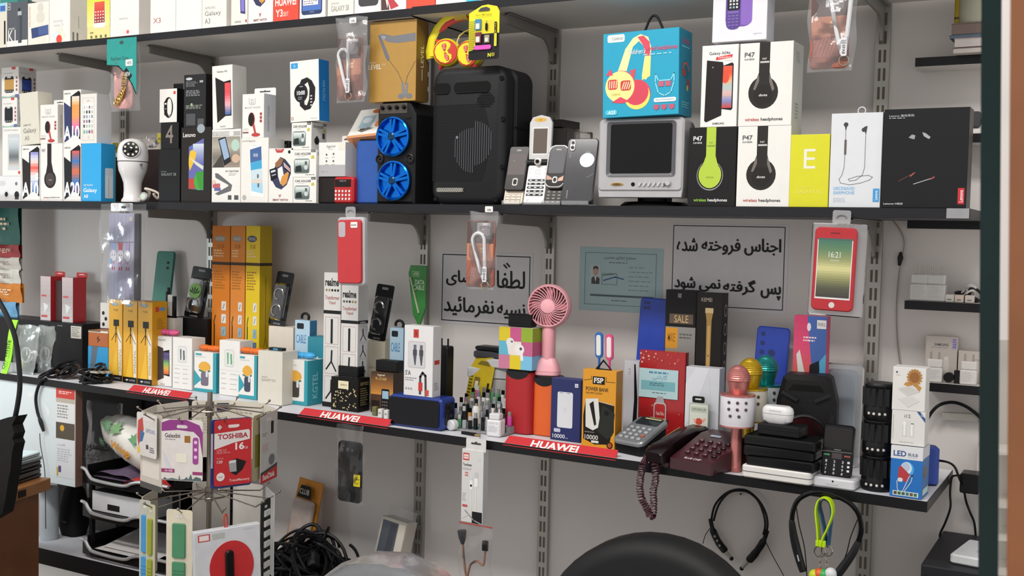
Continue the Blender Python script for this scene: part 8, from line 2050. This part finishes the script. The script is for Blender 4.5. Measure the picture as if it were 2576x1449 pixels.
for k in range(4):
 mb = MB(); mb.sheet(lambda u, v: Vector((-.13 + .22 * u + .012 * k, -.02 + .02 * k + .17 * v, .002 + .003 * k + .022 * k * u * v + .03 * (1 - u) * v * (k % 2))), 6, 6); mb.build('sheet', mat('c9c6c4', .6), r)
b = carton('open_box', 'low open white box in the middle paper tray', 232, 372, 1246, TC.y + .02, ZT + tz[1] + .004, .12, 'c9c9cb', top='232326')
b.F.rect(28, 56, 50, 86, '2a2827')
r = thing('cloth', 'folded dull violet cloth in the top paper tray', 'cloth', (TC.x - w * .20, TC.y + .02, ZT + tz[2] + .0045))
mb = MB(); mb.sheet(lambda u, v: Vector(((u - .5) * .16, v * .14, .006 + .024 * sin(pi * u) * (.5 + .5 * v) + .004 * sin(9 * u + 6 * v))), 12, 8); mb.sheet(lambda u, v: Vector(((.5 - u) * .16, v * .14, .001)), 2, 2); mb.build('fabric', mat('5a4a60', .85, 0, .15, 80, .3), r)
r = thing('cloth', 'small bright red cloth at the front of the top paper tray', 'cloth', (TC.x + w * .17, TC.y + .004, ZT + tz[2] + .0045))
mb = MB(); mb.sheet(lambda u, v: Vector(((u - .5) * .13, v * .05, .003 + .022 * sin(pi * u) * (.6 + .4 * v) + .003 * sin(11 * u))), 10, 5); mb.sheet(lambda u, v: Vector(((.5 - u) * .13, v * .05, .001)), 2, 2); mb.build('fabric', mat('a82a28', .7, 0, .1, 80, .2), r)
# leaf-print bag
o = Vector((atz(335, .06, .72), .075, ZT + tz[2] + .036))
r = thing('leaf_print_bag', 'stuffed white bag printed with green and orange leaves', 'bag', tuple(o), (0, radians(14), radians(-6)))
mb = MB(); rnd = random.Random(6); R = []
for j in range(15):
 t = j / 14; cx_ = -.15 + .30 * t; rad = (sin(pi * min(max(t, .03), .97))) ** .45
 R.append([Vector((cx_, .052 * rad * cos(a) + .003 * rnd.uniform(-1, 1), .056 + .056 * rad * sin(a) + .003 * rnd.uniform(-1, 1))) for a in [2 * pi * q / 18 for q in range(18)]])
r.scale = (1.12, 1.12, 1.12); mb.rings(R); mb.build('sack', mat('cfcbc4', .4, 0, .08, 25, .25), r, .9)
def leaf(cx_, cz_, k, col, rot):
 mb = MB(); pts = []
 for i in range(15):
  a = -2.4 + 4.8 * i / 14; q = k * (1 if i % 2 else .55); pts.append((cx_ + q * sin(a + rot), cz_ + q * cos(a + rot) * .9))
 pts = list(reversed(pts))
 def yy(z): t = (z - .056) / .058; return -.055 * math.sqrt(max(0.02, 1 - t * t)) - .001
 n = len(pts); vs = [Vector((p[0], yy(p[1]), p[1])) for p in pts] + [Vector((cx_, yy(cz_) - .001, cz_))]
 mb._add(vs, [(i, (i + 1) % n, n) for i in range(n)]); mb.build('printed_leaf', mat(col, .5), r, 0)
for (cx_, cz_, k, c, ro) in ((-.082, .082, .022, '5a7f5c', .6), (-.045, .085, .024, '6a8f60', -.4), (-.088, .036, .016, '4f7a54', 1.6), (.03, .085, .02, '5a8a5c', .3), (.085, .06, .018, 'c98f4a', .9), (.11, .025, .03, '3f6f48', -.6), (.02, .04, .014, 'c9863c', 2.2)): leaf(cx_, cz_, k, c, ro)
F = Face(r, (-.045, -.0575, .034), (.085, 0, 0), (0, 0, .028), (0, -1, 0)); F.text('Woop', 2, 6, 96, 96, 'c07f22', .04)
# bag with script behind, white roll, black bag
r = thing('lettered_bag', 'translucent bag with black Persian lettering behind the trays', 'bag', (atz(250, .17, .75), .19, Z4 + .10))
film_bag(r, .16, .30, .05, 71, film(.3, 'b9bcc0', .1))
mb = MB(); mb.box(-.05, .0, -.0994, .05, .03, .02); mb.build('carton_inside', mat('6a6866', .6), r, 0)
F = Face(r, (-.07, -.03, .04), (.14, 0, 0), (0, 0, .24), (0, -1, 0)); F.text(fa('اکسسوری'), 0, 40, 90, 54, '2a2a2e', .02).text(fa('شیک'), 10, 58, 60, 66, '3a3a3e', .01)
r = thing('paper_roll', 'upright white paper roll beside the wooden desk', 'roll', (atz(117, .04, .55), .05, ZT))
hz = zat(1225, r.location.x, .05) - ZT
mb = MB(); mb.lathe([(.026, 0), (.026, hz), (.012, hz), (.012, .01)], n=24); mb.build('roll', mat('b4bcc2', .6), r)
r = thing('black_bag', 'black shoulder bag slumped under the white panel', 'bag', (atz(172, .10, .5), .12, ZT))
hz = zat(1218, r.location.x, .12) - ZT
mb = MB(); R = []
for (k, z) in ((.8, 0), (1, hz * .2), (.95, hz * .6), (.7, hz * .9), (.4, hz)): R.append([Vector((p[0] * k, p[1] * k, z)) for p in rr(.085, .07, .025, 5)])
mb.rings(R); mb.build('body', mat('131214', .7, 0, .2, 40, .3), r)
mb = MB(); mb.bar((-.005, -.036, hz * .32), (.012, -.036, hz * .30), .012, .003); mb.build('buckle', mat('8a7a66', .25, .8), r)
# big dark plastic front of the low shelf is the edge band; goods to its right
b = carton('neckband_carton', 'open window carton with a grey sleeve leaning by the wall', 922, 985, 1285, .17, Z4 + .03, .05, 'a9a69c', side='b9b4a8', rough=.35)
b.o.rotation_euler = (radians(-10), radians(7), 0); b.o.location.z = Z4 + .008
b.F.rect(8, 4, 70, 100, '4a4f58').poly([(40, 6), (66, 6), (58, 60), (42, 100), (34, 60)], '3c4048').rect(72, 4, 98, 100, 'c4beb2')
mb = MB(); mb.box(-b.w * .4, .012, b.h, b.w * .7, .013, b.h + .03); mb.build('clear_flap', film(.4, 'c9c9c4', .1, .1), b.o, 0)
r = thing('orange_bag', 'orange pouch with a black hanging tab leaning on the wall', 'pouch', (atz(738, .22, .6), .23, Z4 + .0006), (radians(-6), radians(6), 0))
hz = zat(1205, r.location.x, .24) - Z4
mb = MB(); mb.ext([(-.055, 0), (.045, 0), (.05, hz), (-.035, hz)], frame_front(0), .004, .001); mb.build('pouch', mat('b4741c', .45, 0, .06), r, 0)
mb = MB(); mb.ext(rr(.075, hz * .55, .008, 3, .0, hz * .5), frame_front(-.012), .012, .004); mb.build('clear_window', mat('a89a94', .2, 0, .12, 40, .2), r)
mb = MB(); mb.ext([(-.024, hz * .80), (.026, hz * .80), (.018, hz * .94), (-.014, hz * .94)], frame_front(-.0135), .001); tb = mb.build('black_tab', mat('1a191a', .5), r, 0)
Face(r, (-.02, -.0135, hz * .82), (.04, 0, 0), (0, 0, hz * .10), (0, -1, 0)).text('CLUB', 8, 20, 92, 80, 'b9b4a8', .01)
r = tangle('cable_heap', 'big heap of black chargers and cables on the low shelf', 0, 0, .34, .16, .15, ['101012', '151517', '1b1b1e', '222226'], 44, 12, .0042, P=Vector((atz(752, .10, .5), .12, Z4 + .0006)))
rnd = random.Random(2)
for k in range(16):
 x, y, z = rnd.uniform(-.12, .10), rnd.uniform(-.07, .05), rnd.uniform(.01, .085)
 mb = MB(); mb.ext(rr(.04, .026, .004, 3), xf(Matrix.Translation((x, y, z)) @ Euler((rnd.uniform(-1, 1), rnd.uniform(-1, 1), rnd.uniform(0, 3))).to_matrix().to_4x4(), frame_front(-.012)), .024, .002); mb.build('charger_block', mat(rnd.choice(['141416', '1e1e21', '2a2a2d']), .35), r)
mb = MB(); mb.lathe([(.012, 0), (.012, .02)], (-.09, -.09, .075), (0.2, -1, .1), 16); mb.build('tan_plug', mat('9c6c3c', .5), r)
# plug with a lead and bracket foot right of the zip bag
r = tangle('plug_lead', 'black plug with its lead lying on the low shelf by the upright', 0, 0, .08, .06, .03, ['121214', '1a1a1c'], 4, 14, .003, P=Vector((atz(1285, .05, .46), .07, Z4 + .0006)))
mb = MB(); mb.ball((0, 0, .016), .03, .022, .015); mb.build('plug', mat('121214', .25), r)
r = thing('floor_clamp', 'dark steel foot clamp at the bottom of the wall upright', 'bracket', (UX[3], WALL - .05, Z4 + .0006))
mb = MB(); mb.box(-.03, 0, 0, .03, .035, .03, .002); mb.box(-.022, .004, .03, .024, .03, .05, .002); mb.build('clamp', mat('3a332c', .5, .3), r)
mb = MB(); mb.box(-.002, .003, .036, .004, .0042, .042); mb.build('screw_head', mat('a9a49a', .3, .7), r, 0)
# ---- chairs close to the camera
def chair(label, xc, ytop, Y, mt, w, rc, film_m=None, rz=0):
 p = at(xc, ytop, Y)
 r = thing('office_chair', label, 'chair', (p.x, Y, 0), (0, 0, radians(rz)))
 h = .46
 mb = MB(); R = []
 P0 = rr(w, h, rc, 12, 0, p.z - h / 2)
 for (i, y) in ((.03, -.045), (.008, -.035), (0, -.015), (0, .01), (.02, .025)): R.append([Vector((q[0], y + .10 * (q[0] / w) ** 2 * -1.2, q[1])) for q in inset(P0, i)])
 mb.rings(R); bk = mb.build('backrest', mt, r, .9)
 R = [[Vector((q[0], y - .12 * (q[0] / w) ** 2, q[1])) for q in inset(P0, i)] for (i, y) in ((.055, -.0465), (.10, -.038), (.16, -.036))]
 mb = MB(); mb.rings(R, cap0=False); mb.build('inner_pad', mt, bk, .9)
 if film_m:
  mb = MB(); rn = random.Random(4); R = []
  for (i, y) in ((.02, -.056), (-.004, -.046), (-.010, -.015), (-.010, .02), (.01, .04)):
   R.append([Vector((q[0] + rn.uniform(-.002, .002), y + .10 * (q[0] / w) ** 2 * -1.2 + rn.uniform(-.004, .004), q[1] + rn.uniform(-.003, .003))) for q in inset(P0, i)])
  mb.rings(R); mb.build('plastic_cover', film_m, bk, .3)
 zs = p.z - h - .02
 mb = MB(); mb.ext(rr(.46, .44, .08, 6, 0, -.24), frame_top(zs), .07, .02); mb.build('seat', mt, r)
 mb = MB(); mb.bar((0, .02, zs + .02), (0, .03, p.z - .2), .06, .012, (0, 1, 0)); mb.build('back_post', mat('1a1a1c', .4), r)
 mb = MB(); mb.tube([(0, -.24, .06), (0, -.24, zs + .002)], .03, 14); mb.build('gas_lift', mat('1a1a1c', .4), r)
 for k in range(5):
  a = 2 * pi * k / 5 + .3
  mb = MB(); mb.bar((0, -.24, .075), (.27 * cos(a), -.24 + .27 * sin(a), .055), .04, .03); lg = mb.build('leg', mat('1a1a1c', .4), r)
  mb = MB(); mb.lathe([(.026, -.014), (.026, .014)], (.27 * cos(a), -.24 + .27 * sin(a), .0265), (-sin(a), cos(a), 0), 14); mb.build('caster', mat('0f0f10', .5), lg)
chair('black office chair with a rounded backrest under the telephone', 1672, 1345, -.50, mat('141416', .55, 0, .08, 30), .40, .197)
chair('office chair with its grey back wrapped in clear plastic', 1010, 1412, -.42, mat('3c3d40', .45, 0, .08, 30), .46, .22, film(.3, 'c4c8cc', .3, .35))
# ---- right end: adapter, cables, router
o = at(2358, 1158, .06)
r = thing('power_adapter', 'black plug-in power adapter on a white socket by the glass', 'adapter', tuple(at(2442, 1235, .26)))
L0 = Vector(r.location)
w = .036; h = at(2442, 1186, .26).z - L0.z
mb = MB(); mb.ext(rr(w, h, .004, 3, 0, h / 2), frame_front(-.03), .045, .002); mb.build('body', mat('161618', .35), r)
mb = MB(); mb.ext(rr(.03, .085, .006, 4, .022, h * .5 + .03), frame_front(.015), .0245, .002); mb.build('wall_socket', mat('cfcac4', .4), r)
mb = MB(); mb.tube(smoothp([at(x, y, .24) - L0 for x, y in ((2424, 1196), (2408, 1196), (2394, 1202), (2390, 1240), (2391, 1275), (2380, 1310), (2366, 1340), (2364, 1352))]), .0022, 6); mb.build('lead', mat('141416', .4), r)
r = thing('power_lead', 'black power lead looping from the blue speaker past the shelf end', 'cable', tuple(o))
mb = MB(); mb.tube(smoothp([at(2358, 1158, .125) - o, at(2385, 1163, .12) - o, at(2402, 1175, .14) - o, at(2412, 1200, .2) - o, at(2424, 1230, .25) - o, at(2430, 1260, .275) - o, at(2440, 1288, .28) - o, at(2452, 1320, .285) - o, at(2456, 1380, .285) - o]), .0024, 6); mb.build('lead', mat('141416', .4), r)
o = at(2340, 1040, .2)
r = thing('arched_cable', 'thick black cable arching above the end stack of boxes', 'cable', tuple(o))
mb = MB(); mb.tube(smoothp([at(x, y, .275) - o for x, y in ((2330, 1060), (2345, 1035), (2365, 1018), (2395, 1012), (2425, 1020), (2455, 1040), (2480, 1065))]), .0034, 8); mb.build('cable', mat('17171a', .4), r)
mb = MB(); mb.bar(at(2372, 1045, WALL - .008) - o, at(2520, 1054, WALL - .008) - o, .014, .02, (0, 1, 0)); mb.build('cable_trunking', mat('b4afa6', .5), r, 0)
o = at(2260, 640, WALL - .006)
r = thing('hanging_wire', 'thin grey wire with a black inline switch running down the wall', 'wire', tuple(o))
mb = MB(); mb.tube(smoothp([at(x, y, WALL - .004) - o for x, y in ((2240, 548), (2262, 575), (2275, 610), (2266, 660), (2258, 720), (2255, 800), (2262, 900), (2275, 960))]), .0013, 6); mb.build('wire', mat('8a8479', .5), r)
mb = MB(); mb.tube([at(2266, 634, WALL - .006) - o, at(2265, 648, WALL - .006) - o, at(2262, 668, WALL - .006) - o], [.002, .006, .003], 8); mb.build('inline_switch', mat('161618', .4), r)
p = at(2420, 1420, .0)
r = thing('low_cabinet', 'low dark cabinet under the white router at the shelf end', 'cabinet', (p.x + .03, .0, 0))
hz = p.z - .012
mb = MB(); mb.box(-.10, 0, 0, .14, .28, hz, .002); mb.build('carcass', mat('2a2a30', .5), r, 0)
mb = MB(); mb.box(-.095, -.012, .02, .135, -.0005, hz - .02, .001); dr_ = mb.build('door', mat('33333a', .5), r, 0)
mb = MB(); mb.tube([(.11, -.018, hz * .5), (.11, -.018, hz * .7)], .004, 8); mb.build('handle', mat('8a8a8c', .3, .7), dr_)
r = thing('white_router', 'flat white router with a grey print on the low cabinet', 'router', (p.x + .03, .03, hz + .0008), (0, 0, radians(-8)))
mb = MB(); mb.ext(rr(.115, .13, .008, 4, 0, .065), frame_top(0), .018, .003); mb.build('shell', mat('d6d8da', .35), r)
F = Face(r, (-.055, .005, .018), (.11, 0, 0), (0, .12, 0), (0, 0, 1)); F.rect(30, 48, 62, 70, 'a4b4c0').text('R', 44, 18, 64, 40, '5a5a60', .02).rect(70, 60, 96, 80, '7aa4a4')
# ---- glass pane, wooden post and fruit near the camera
TL = radians(-2)
r = thing('glass_pane', 'upright green-edged glass pane beside the wooden post', 'glass pane', (at(2486, 724, -1.15).x + 1.40 * .0349, -1.15, 0), (0, TL, 0))
mb = MB(); mb.box(-.0068, .001, .006, .0068, .44, 2.6); mb.build('pane', film(.05, 'a9c4bc', .05, 0), r, 0)
mb = MB(); mb.box(-.0076, -.001, .006, .0076, .001, 2.6); mb.build('polished_edge', mat('12302f', .2, 0, .25, 6), r, 0)
r = thing('wooden_post', 'brown wooden door post at the edge of the view', 'post', (at(2532, 724, -1.30).x + 1.40 * .0349, -1.30, 0), (0, TL, 0))
mb = MB(); mb.box(.0, 0, .006, .09, .05, 2.6, .002); mb.build('post', mat('7a4a2a', .5, 0, .2, 7), r)
FX = [(2546, 1080, .022, 'c9862c', 'orange round fruit highest behind the glass'), (2540, 1195, .030, 'cf9226', 'large orange fruit behind the glass'), (2536, 1280, .028, 'c9b02a', 'yellow fruit below the large orange one'), (2536, 1365, .028, 'b8a04a', 'pale yellow fruit lowest behind the glass')]
rk = thing('fruit_rack', 'slim white rack holding the fruit behind the glass', 'rack', (at(2540, 1195, -.62).x, -.62, 0))
mb = MB(); mb.box(-.018, .036, 0, .12, .042, 1.28); mb.build('back', mat('a9a49c', .5), rk, 0)
for (x, y, k, c, lb) in FX:
 q = at(x, y, -.62)
 r = thing('fruit', lb, 'fruit', (q.x, q.y, q.z), group='fruit stacked behind the glass')
 mb = MB(); mb.ball((0, 0, 0), k, k, k, 20, 12); mb.build('skin', mat(c, .45, 0, .08, 120, .1), r)
 mb = MB(); mb.tube([(0, 0, k * .95), (.002, 0, k * 1.2)], .002, 6); mb.build('stem', mat('5a5a2a', .6), r)
 z = q.z - k - .0035; mb = MB(); mb.box(-.018, -.03, z, .09, .036, z + .003); mb.build('ledge', mat('b9b4ac', .5), rk, 0)
# ---- revolving wire stand with memory cards
Yc = -.24
C1 = at(528, 1024, Yc); C2 = at(512, 1236, Yc)
r = thing('card_stand', 'revolving wire stand with two wheels of hooks', 'display stand', (C1.x, Yc, 0))
WIRE = mat('8a8178', .28, .8)
mb = MB(); mb.tube([(0, 0, 0.002), (0, 0, C1.z + .035)], .006, 12); mb.build('pole', WIRE, r)
mb = MB(); mb.lathe([(.16, 0), (.16, .008), (.02, .02)], n=32); mb.build('base', mat('3a3836', .4, .4), r)
TH = math.atan2(CAM.y - Yc, CAM.x - C1.x)
RA = .138
for C in (C1, C2):
 mb = MB(); mb.lathe([(.010, C.z - .02), (.010, C.z + .012)], n=14); hb = mb.build('hub', WIRE, r)
 mb = MB(); mb.tube([(.047 * cos(a), .047 * sin(a), C.z - .004) for a in [2 * pi * q / 32 for q in range(32)]], .0022, 6, closed=True); mb.build('ring', WIRE, hb)
 for k in range(10):
  a = TH + radians(-24 + 36 * k)
  mb = MB(); mb.tube([(0, 0, C.z + .004), (.047 * cos(a), .047 * sin(a), C.z - .002), (RA * .8 * cos(a), RA * .8 * sin(a), C.z - .012), (RA * cos(a), RA * sin(a), C.z - .016), ((RA + .022) * cos(a), (RA + .022) * sin(a), C.z - .002)], .0016, 6); mb.ball(((RA + .023) * cos(a), (RA + .023) * sin(a), C.z), .0034, n=10, k=6); mb.build('hook_arm', WIRE, hb)
def rcard(label, phi, C, w, h, col, back='c9c4ba', dz=.0, dr=.0, name='memory_card_pack', r_=.006, cat='blister pack', ori=None):
 a = TH + radians(phi); R0 = RA + .004 + dr
 zt = C.z - .018 + .012 + dz
 t = thing(name, label, cat, (C1.x + R0 * cos(a), Yc + R0 * sin(a), zt - h), (0, 0, (a if ori is None else TH + radians(ori)) + pi / 2), 'goods hung on the wire stand')
 mb = MB(); mb.ext(rr(w, h, r_, 4, 0, h / 2), frame_front(-.0015), .0015); mb.build('card', mat(col, .4), t, 0)
 mb = MB(); mb.ext(rr(w * .26, .006, .0028, 3, 0, h - .016), frame_front(-.0019), .0004); mb.build('euro_slot', mat('d8d4d0', .5), t, 0)
 return Face(t, (-w / 2, -.0015, 0), (w, 0, 0), (0, 0, h), (0, -1, 0)), t
F, t = rcard('white memory card pack with a purple header on the wire stand', -24, C1, .096, .136, 'd8d2ce')
F.poly([(0, 20), (0, 6), (20, 1), (60, 0), (92, 8), (100, 20), (100, 60), (92, 28), (78, 19), (40, 17)], '7f2f74').rect(38, 8.5, 60, 12.5, 'c9a0bc', .002).text('Galexbit', 8, 23, 46, 30, '4a3a44', .015).fuzz(8, 32, 42, 35, 1, '8a8084').rect(56, 26, 70, 37, '8a5a1c').rect(76, 28, 90, 72, '8a3a80', .005)
for v in (36, 48, 60): F.ell(83, v, 4, 'd0a8c8')
F.poly([(2, 50), (14, 66), (26, 82), (20, 84), (8, 70)], 'b9b9c4').rect(36, 55, 62, 70, 'd0cabc').rect(0, 81, 32, 87, '8a2f62').text('16 GB', 9, 82.2, 27, 85.8, 'e6d6de', .01).rect(76, 84, 100, 89, '8a2f62').poly([(4, 99), (8, 95), (14, 98), (26, 96), (42, 98), (44, 90), (46, 98), (56, 97), (62, 93), (66, 97), (72, 88), (76, 97), (84, 92), (96, 94), (98, 99)], '4a5a5c')
F, t = rcard('blue memory card pack hidden behind the red one on the wire stand', 20, C1, .094, .154, '2a3270', dr=-.006)
F.rect(0, 20, 5, 70, 'b4b4bc')
F, t = rcard('red USB drive card with a white banner on the wire stand', 20, C1, .086, .147, 'b01c22', dr=.004)
F.poly([(0, 20), (92, 17), (95, 20), (95, 32), (50, 36), (0, 44)], 'e2dcda').text('TOSHIBA', 9, 21.5, 90, 29.5, '9a1c28', .03).text('16', 56, 36, 80, 47, 'f0e6e4', .03).text('GB', 81, 43, 90, 46.5, 'e6cccc').text('USB 2.0', 7, 44, 32, 47.5, 'd49a9a').text('Flash Drive', 7, 48, 42, 51, 'd49a9a').text('Read', 7, 57, 24, 59, 'd49a9a').text('120', 7, 61, 22, 65.5, 'e6cccc', .02).poly([(38, 64), (60, 60), (86, 66), (76, 78), (58, 86), (42, 80)], '241a1c').poly([(38, 64), (58, 62), (60, 80), (42, 80)], '8f9092').poly([(40, 63), (58, 62), (58, 66), (40, 67)], 'd4d4d6').ell(17, 86, 11, 'e6e0de').text('new', 11, 85, 23, 88, 'b05a5a').text('TransMemory', 40, 91, 95, 96, 'e0c0bc', .01).rect(36, 8, 66, 12, 'd8c8c8', .002).poly([(8, 10), (14, 7), (20, 11), (13, 15)], 'b4b4b8')
F, t = rcard('grey USB drive card with a red foot on the wire stand', 68, C1, .088, .160, 'b4b2ae', ori=62)
F.poly([(0, 88), (100, 82), (100, 100), (0, 100)], 'b02a28').text('SanDisk', 12, 88, 86, 96, 'e8dcd8', .03).rect(60, 14, 76, 32, '2c2c2e', .002).ell(66, 70, 18, '6a6a6c', 8).fuzz(10, 28, 40, 34, 2, '8a8a8c').fuzz(10, 44, 60, 56, 4, 'c09a96').poly([(0, 84), (100, 78), (100, 82), (0, 88)], '3a3a3c')
F, t = rcard('olive and cream card tucked behind the red-footed one', 60, C1, .09, .15, 'a89c7c', dr=-.008)
F.rect(10, 30, 90, 80, '77702c')
F, t = rcard('white card with a parrot print at the turned side of the stand', -74, C1, .088, .098, 'd8d4d0', ori=-58)
F.poly([(8, 20), (30, 10), (36, 40), (20, 60), (10, 80), (4, 60)], 'b03a34').poly([(20, 40), (40, 46), (30, 66), (16, 70)], '2f5f90').poly([(4, 84), (14, 78), (18, 92), (6, 98)], 'd8b030').text('SAMSUNG', 46, 34, 92, 44, '7a88a8').rect(48, 72, 60, 82, '3a3a3c').fuzz(66, 76, 92, 90, 3, '4a4a4e')
F, t = rcard('long pale blister behind the parrot card', -74, C1, .094, .175, 'b9b2a8', dr=-.010, ori=-58)
F.rect(10, 58, 90, 84, 'ccc6bc').rect(0, 92, 100, 100, '4a4a48')
for i, (phi, lb) in enumerate(((-108, 'first'), (-142, 'second'), (178, 'third'), (145, 'fourth'), (110, 'fifth'))):
 F, t = rcard('pale back of the ' + lb + ' card on the far side of the wire stand', phi, C1, .095, .14, 'cfc9bc')
 B = Face(t, (.0475, 0, 0), (-.095, 0, 0), (0, 0, .14), (0, 1, 0)); B.fuzz(10, 14, 80, 24, 2, 'a89a8c').fuzz(10, 30, 84, 60, 6, 'b4ac9e')
 if i == 2: B.rect(62, 5, 92, 20, '2a3450').rect(70, 8, 80, 16, '8a3a40').text('SanDisk', 8, 8, 34, 13, 'a8605a')
# lower wheel
def strap_pack(label, phi, w, h, col, strap, dr=.0, ori=None):
 F, t = rcard(label, phi, C2, w, h, col, dr=dr, ori=ori, name='watch_strap_pack', cat='watch strap')
 mb = MB(); n = 16
 for k in range(2):
  x0, z0, z1 = 0, h * (.50 if k else .06), h * (.86 if k else .46)
  mb.ext(rr(w * .5, z1 - z0, .004, 3, 0, (z0 + z1) / 2), frame_front(-.006), .0045, .001)
 mb.build('strap', mat(strap, .5, 0, .06), t)
 for k in range(3):
  mb = MB(); mb.box(-w * .22, -.0072, h * (.30 + .035 * k), w * .22, -.0058, h * (.31 + .035 * k)); mb.build('strap_loop', mat(strap, .45), t, 0)
 return t
strap_pack('green watch strap in a cream pack on the lower wheel', -26, .062, .215, 'c4bca8', '3f7a58')
strap_pack('sky blue watch strap in a clear pack on the lower wheel', -80, .034, .24, 'a9aaa0', '3f86b8', ori=-42)
strap_pack('lime watch strap in a clear pack on the lower wheel', -62, .030, .23, 'b0ae94', '8a8f2a', .0, ori=-48)
a = TH + radians(16); R0 = RA + .004
h = .16; zt = C2.z - .045
t = thing('usb_adapter_box', 'white box with a red disc and black stick on the lower wheel', 'box', (C1.x + R0 * cos(a), Yc + R0 * sin(a), zt - h), (0, radians(-2), a + pi / 2), 'goods hung on the wire stand')
w = .148
mb = MB(); mb.box(-w / 2, -.02, 0, w / 2, .0, h, .001); mb.build('carton', mat('cfd0d4', .4), t, 0)
mb = MB(); mb.ext(circ(w * .335, h * .36, 36, .008, h * .46), frame_front(-.0215), .0015); dc = mb.build('red_disc', mat('b02a2c', .25), t, 0)
mb = MB(); mb.ext(rr(w * .13, h * .46, .009, 6, .002, h * .47), frame_front(-.029), .008, .003); mb.build('black_stick', mat('1a1416', .25), dc)
mb = MB(); mb.tube([(.004 * cos(q), -.01, h + .014 + .016 * sin(q)) for q in [2 * pi * i / 16 for i in range(16)]], .0018, 6, closed=True); mb.build('red_loop', mat('b03a30', .5), t)
F = Face(t, (-w / 2, -.02, 0), (w, 0, 0), (0, 0, h), (0, -1, 0)); F.rect(6, 4, 24, 14, 'b04a48').rect(8, 5.5, 22, 12.5, 'd8cac8').rect(27, 5, 46, 13, 'a4a8a4').rect(82, 78, 94, 84, 'a8343a').text('USB', 84, 79.5, 92, 82.5, 'e6d8d8').text('Adapter', 70, 90, 94, 97, '5a5a60', .02).fuzz(74, 3, 96, 8, 1, 'b4b4ba')
F, t = rcard('black card strip with small white keys on the lower wheel', 62, C2, .05, .25, '1b1a1a', name='keyring_card')
for k in range(9):
 mb = MB(); mb.box(-.012, -.007, .02 + .024 * k, .014, -.0018, .034 + .024 * k, .001); mb.build('white_key', mat('c4c4c0', .4), t, 0)
for i, (phi, lb) in enumerate(((100, 'crumpled'), (-110, 'cream'), (178, 'grey'), (140, 'pale'))):
 F, t = rcard(lb + ' blister on the far side of the lower wheel', phi, C2, .09, .20, ['cfd0d2', 'b8b2a0', 'a4a09a', 'c9c6c0'][i])
finish_prints()
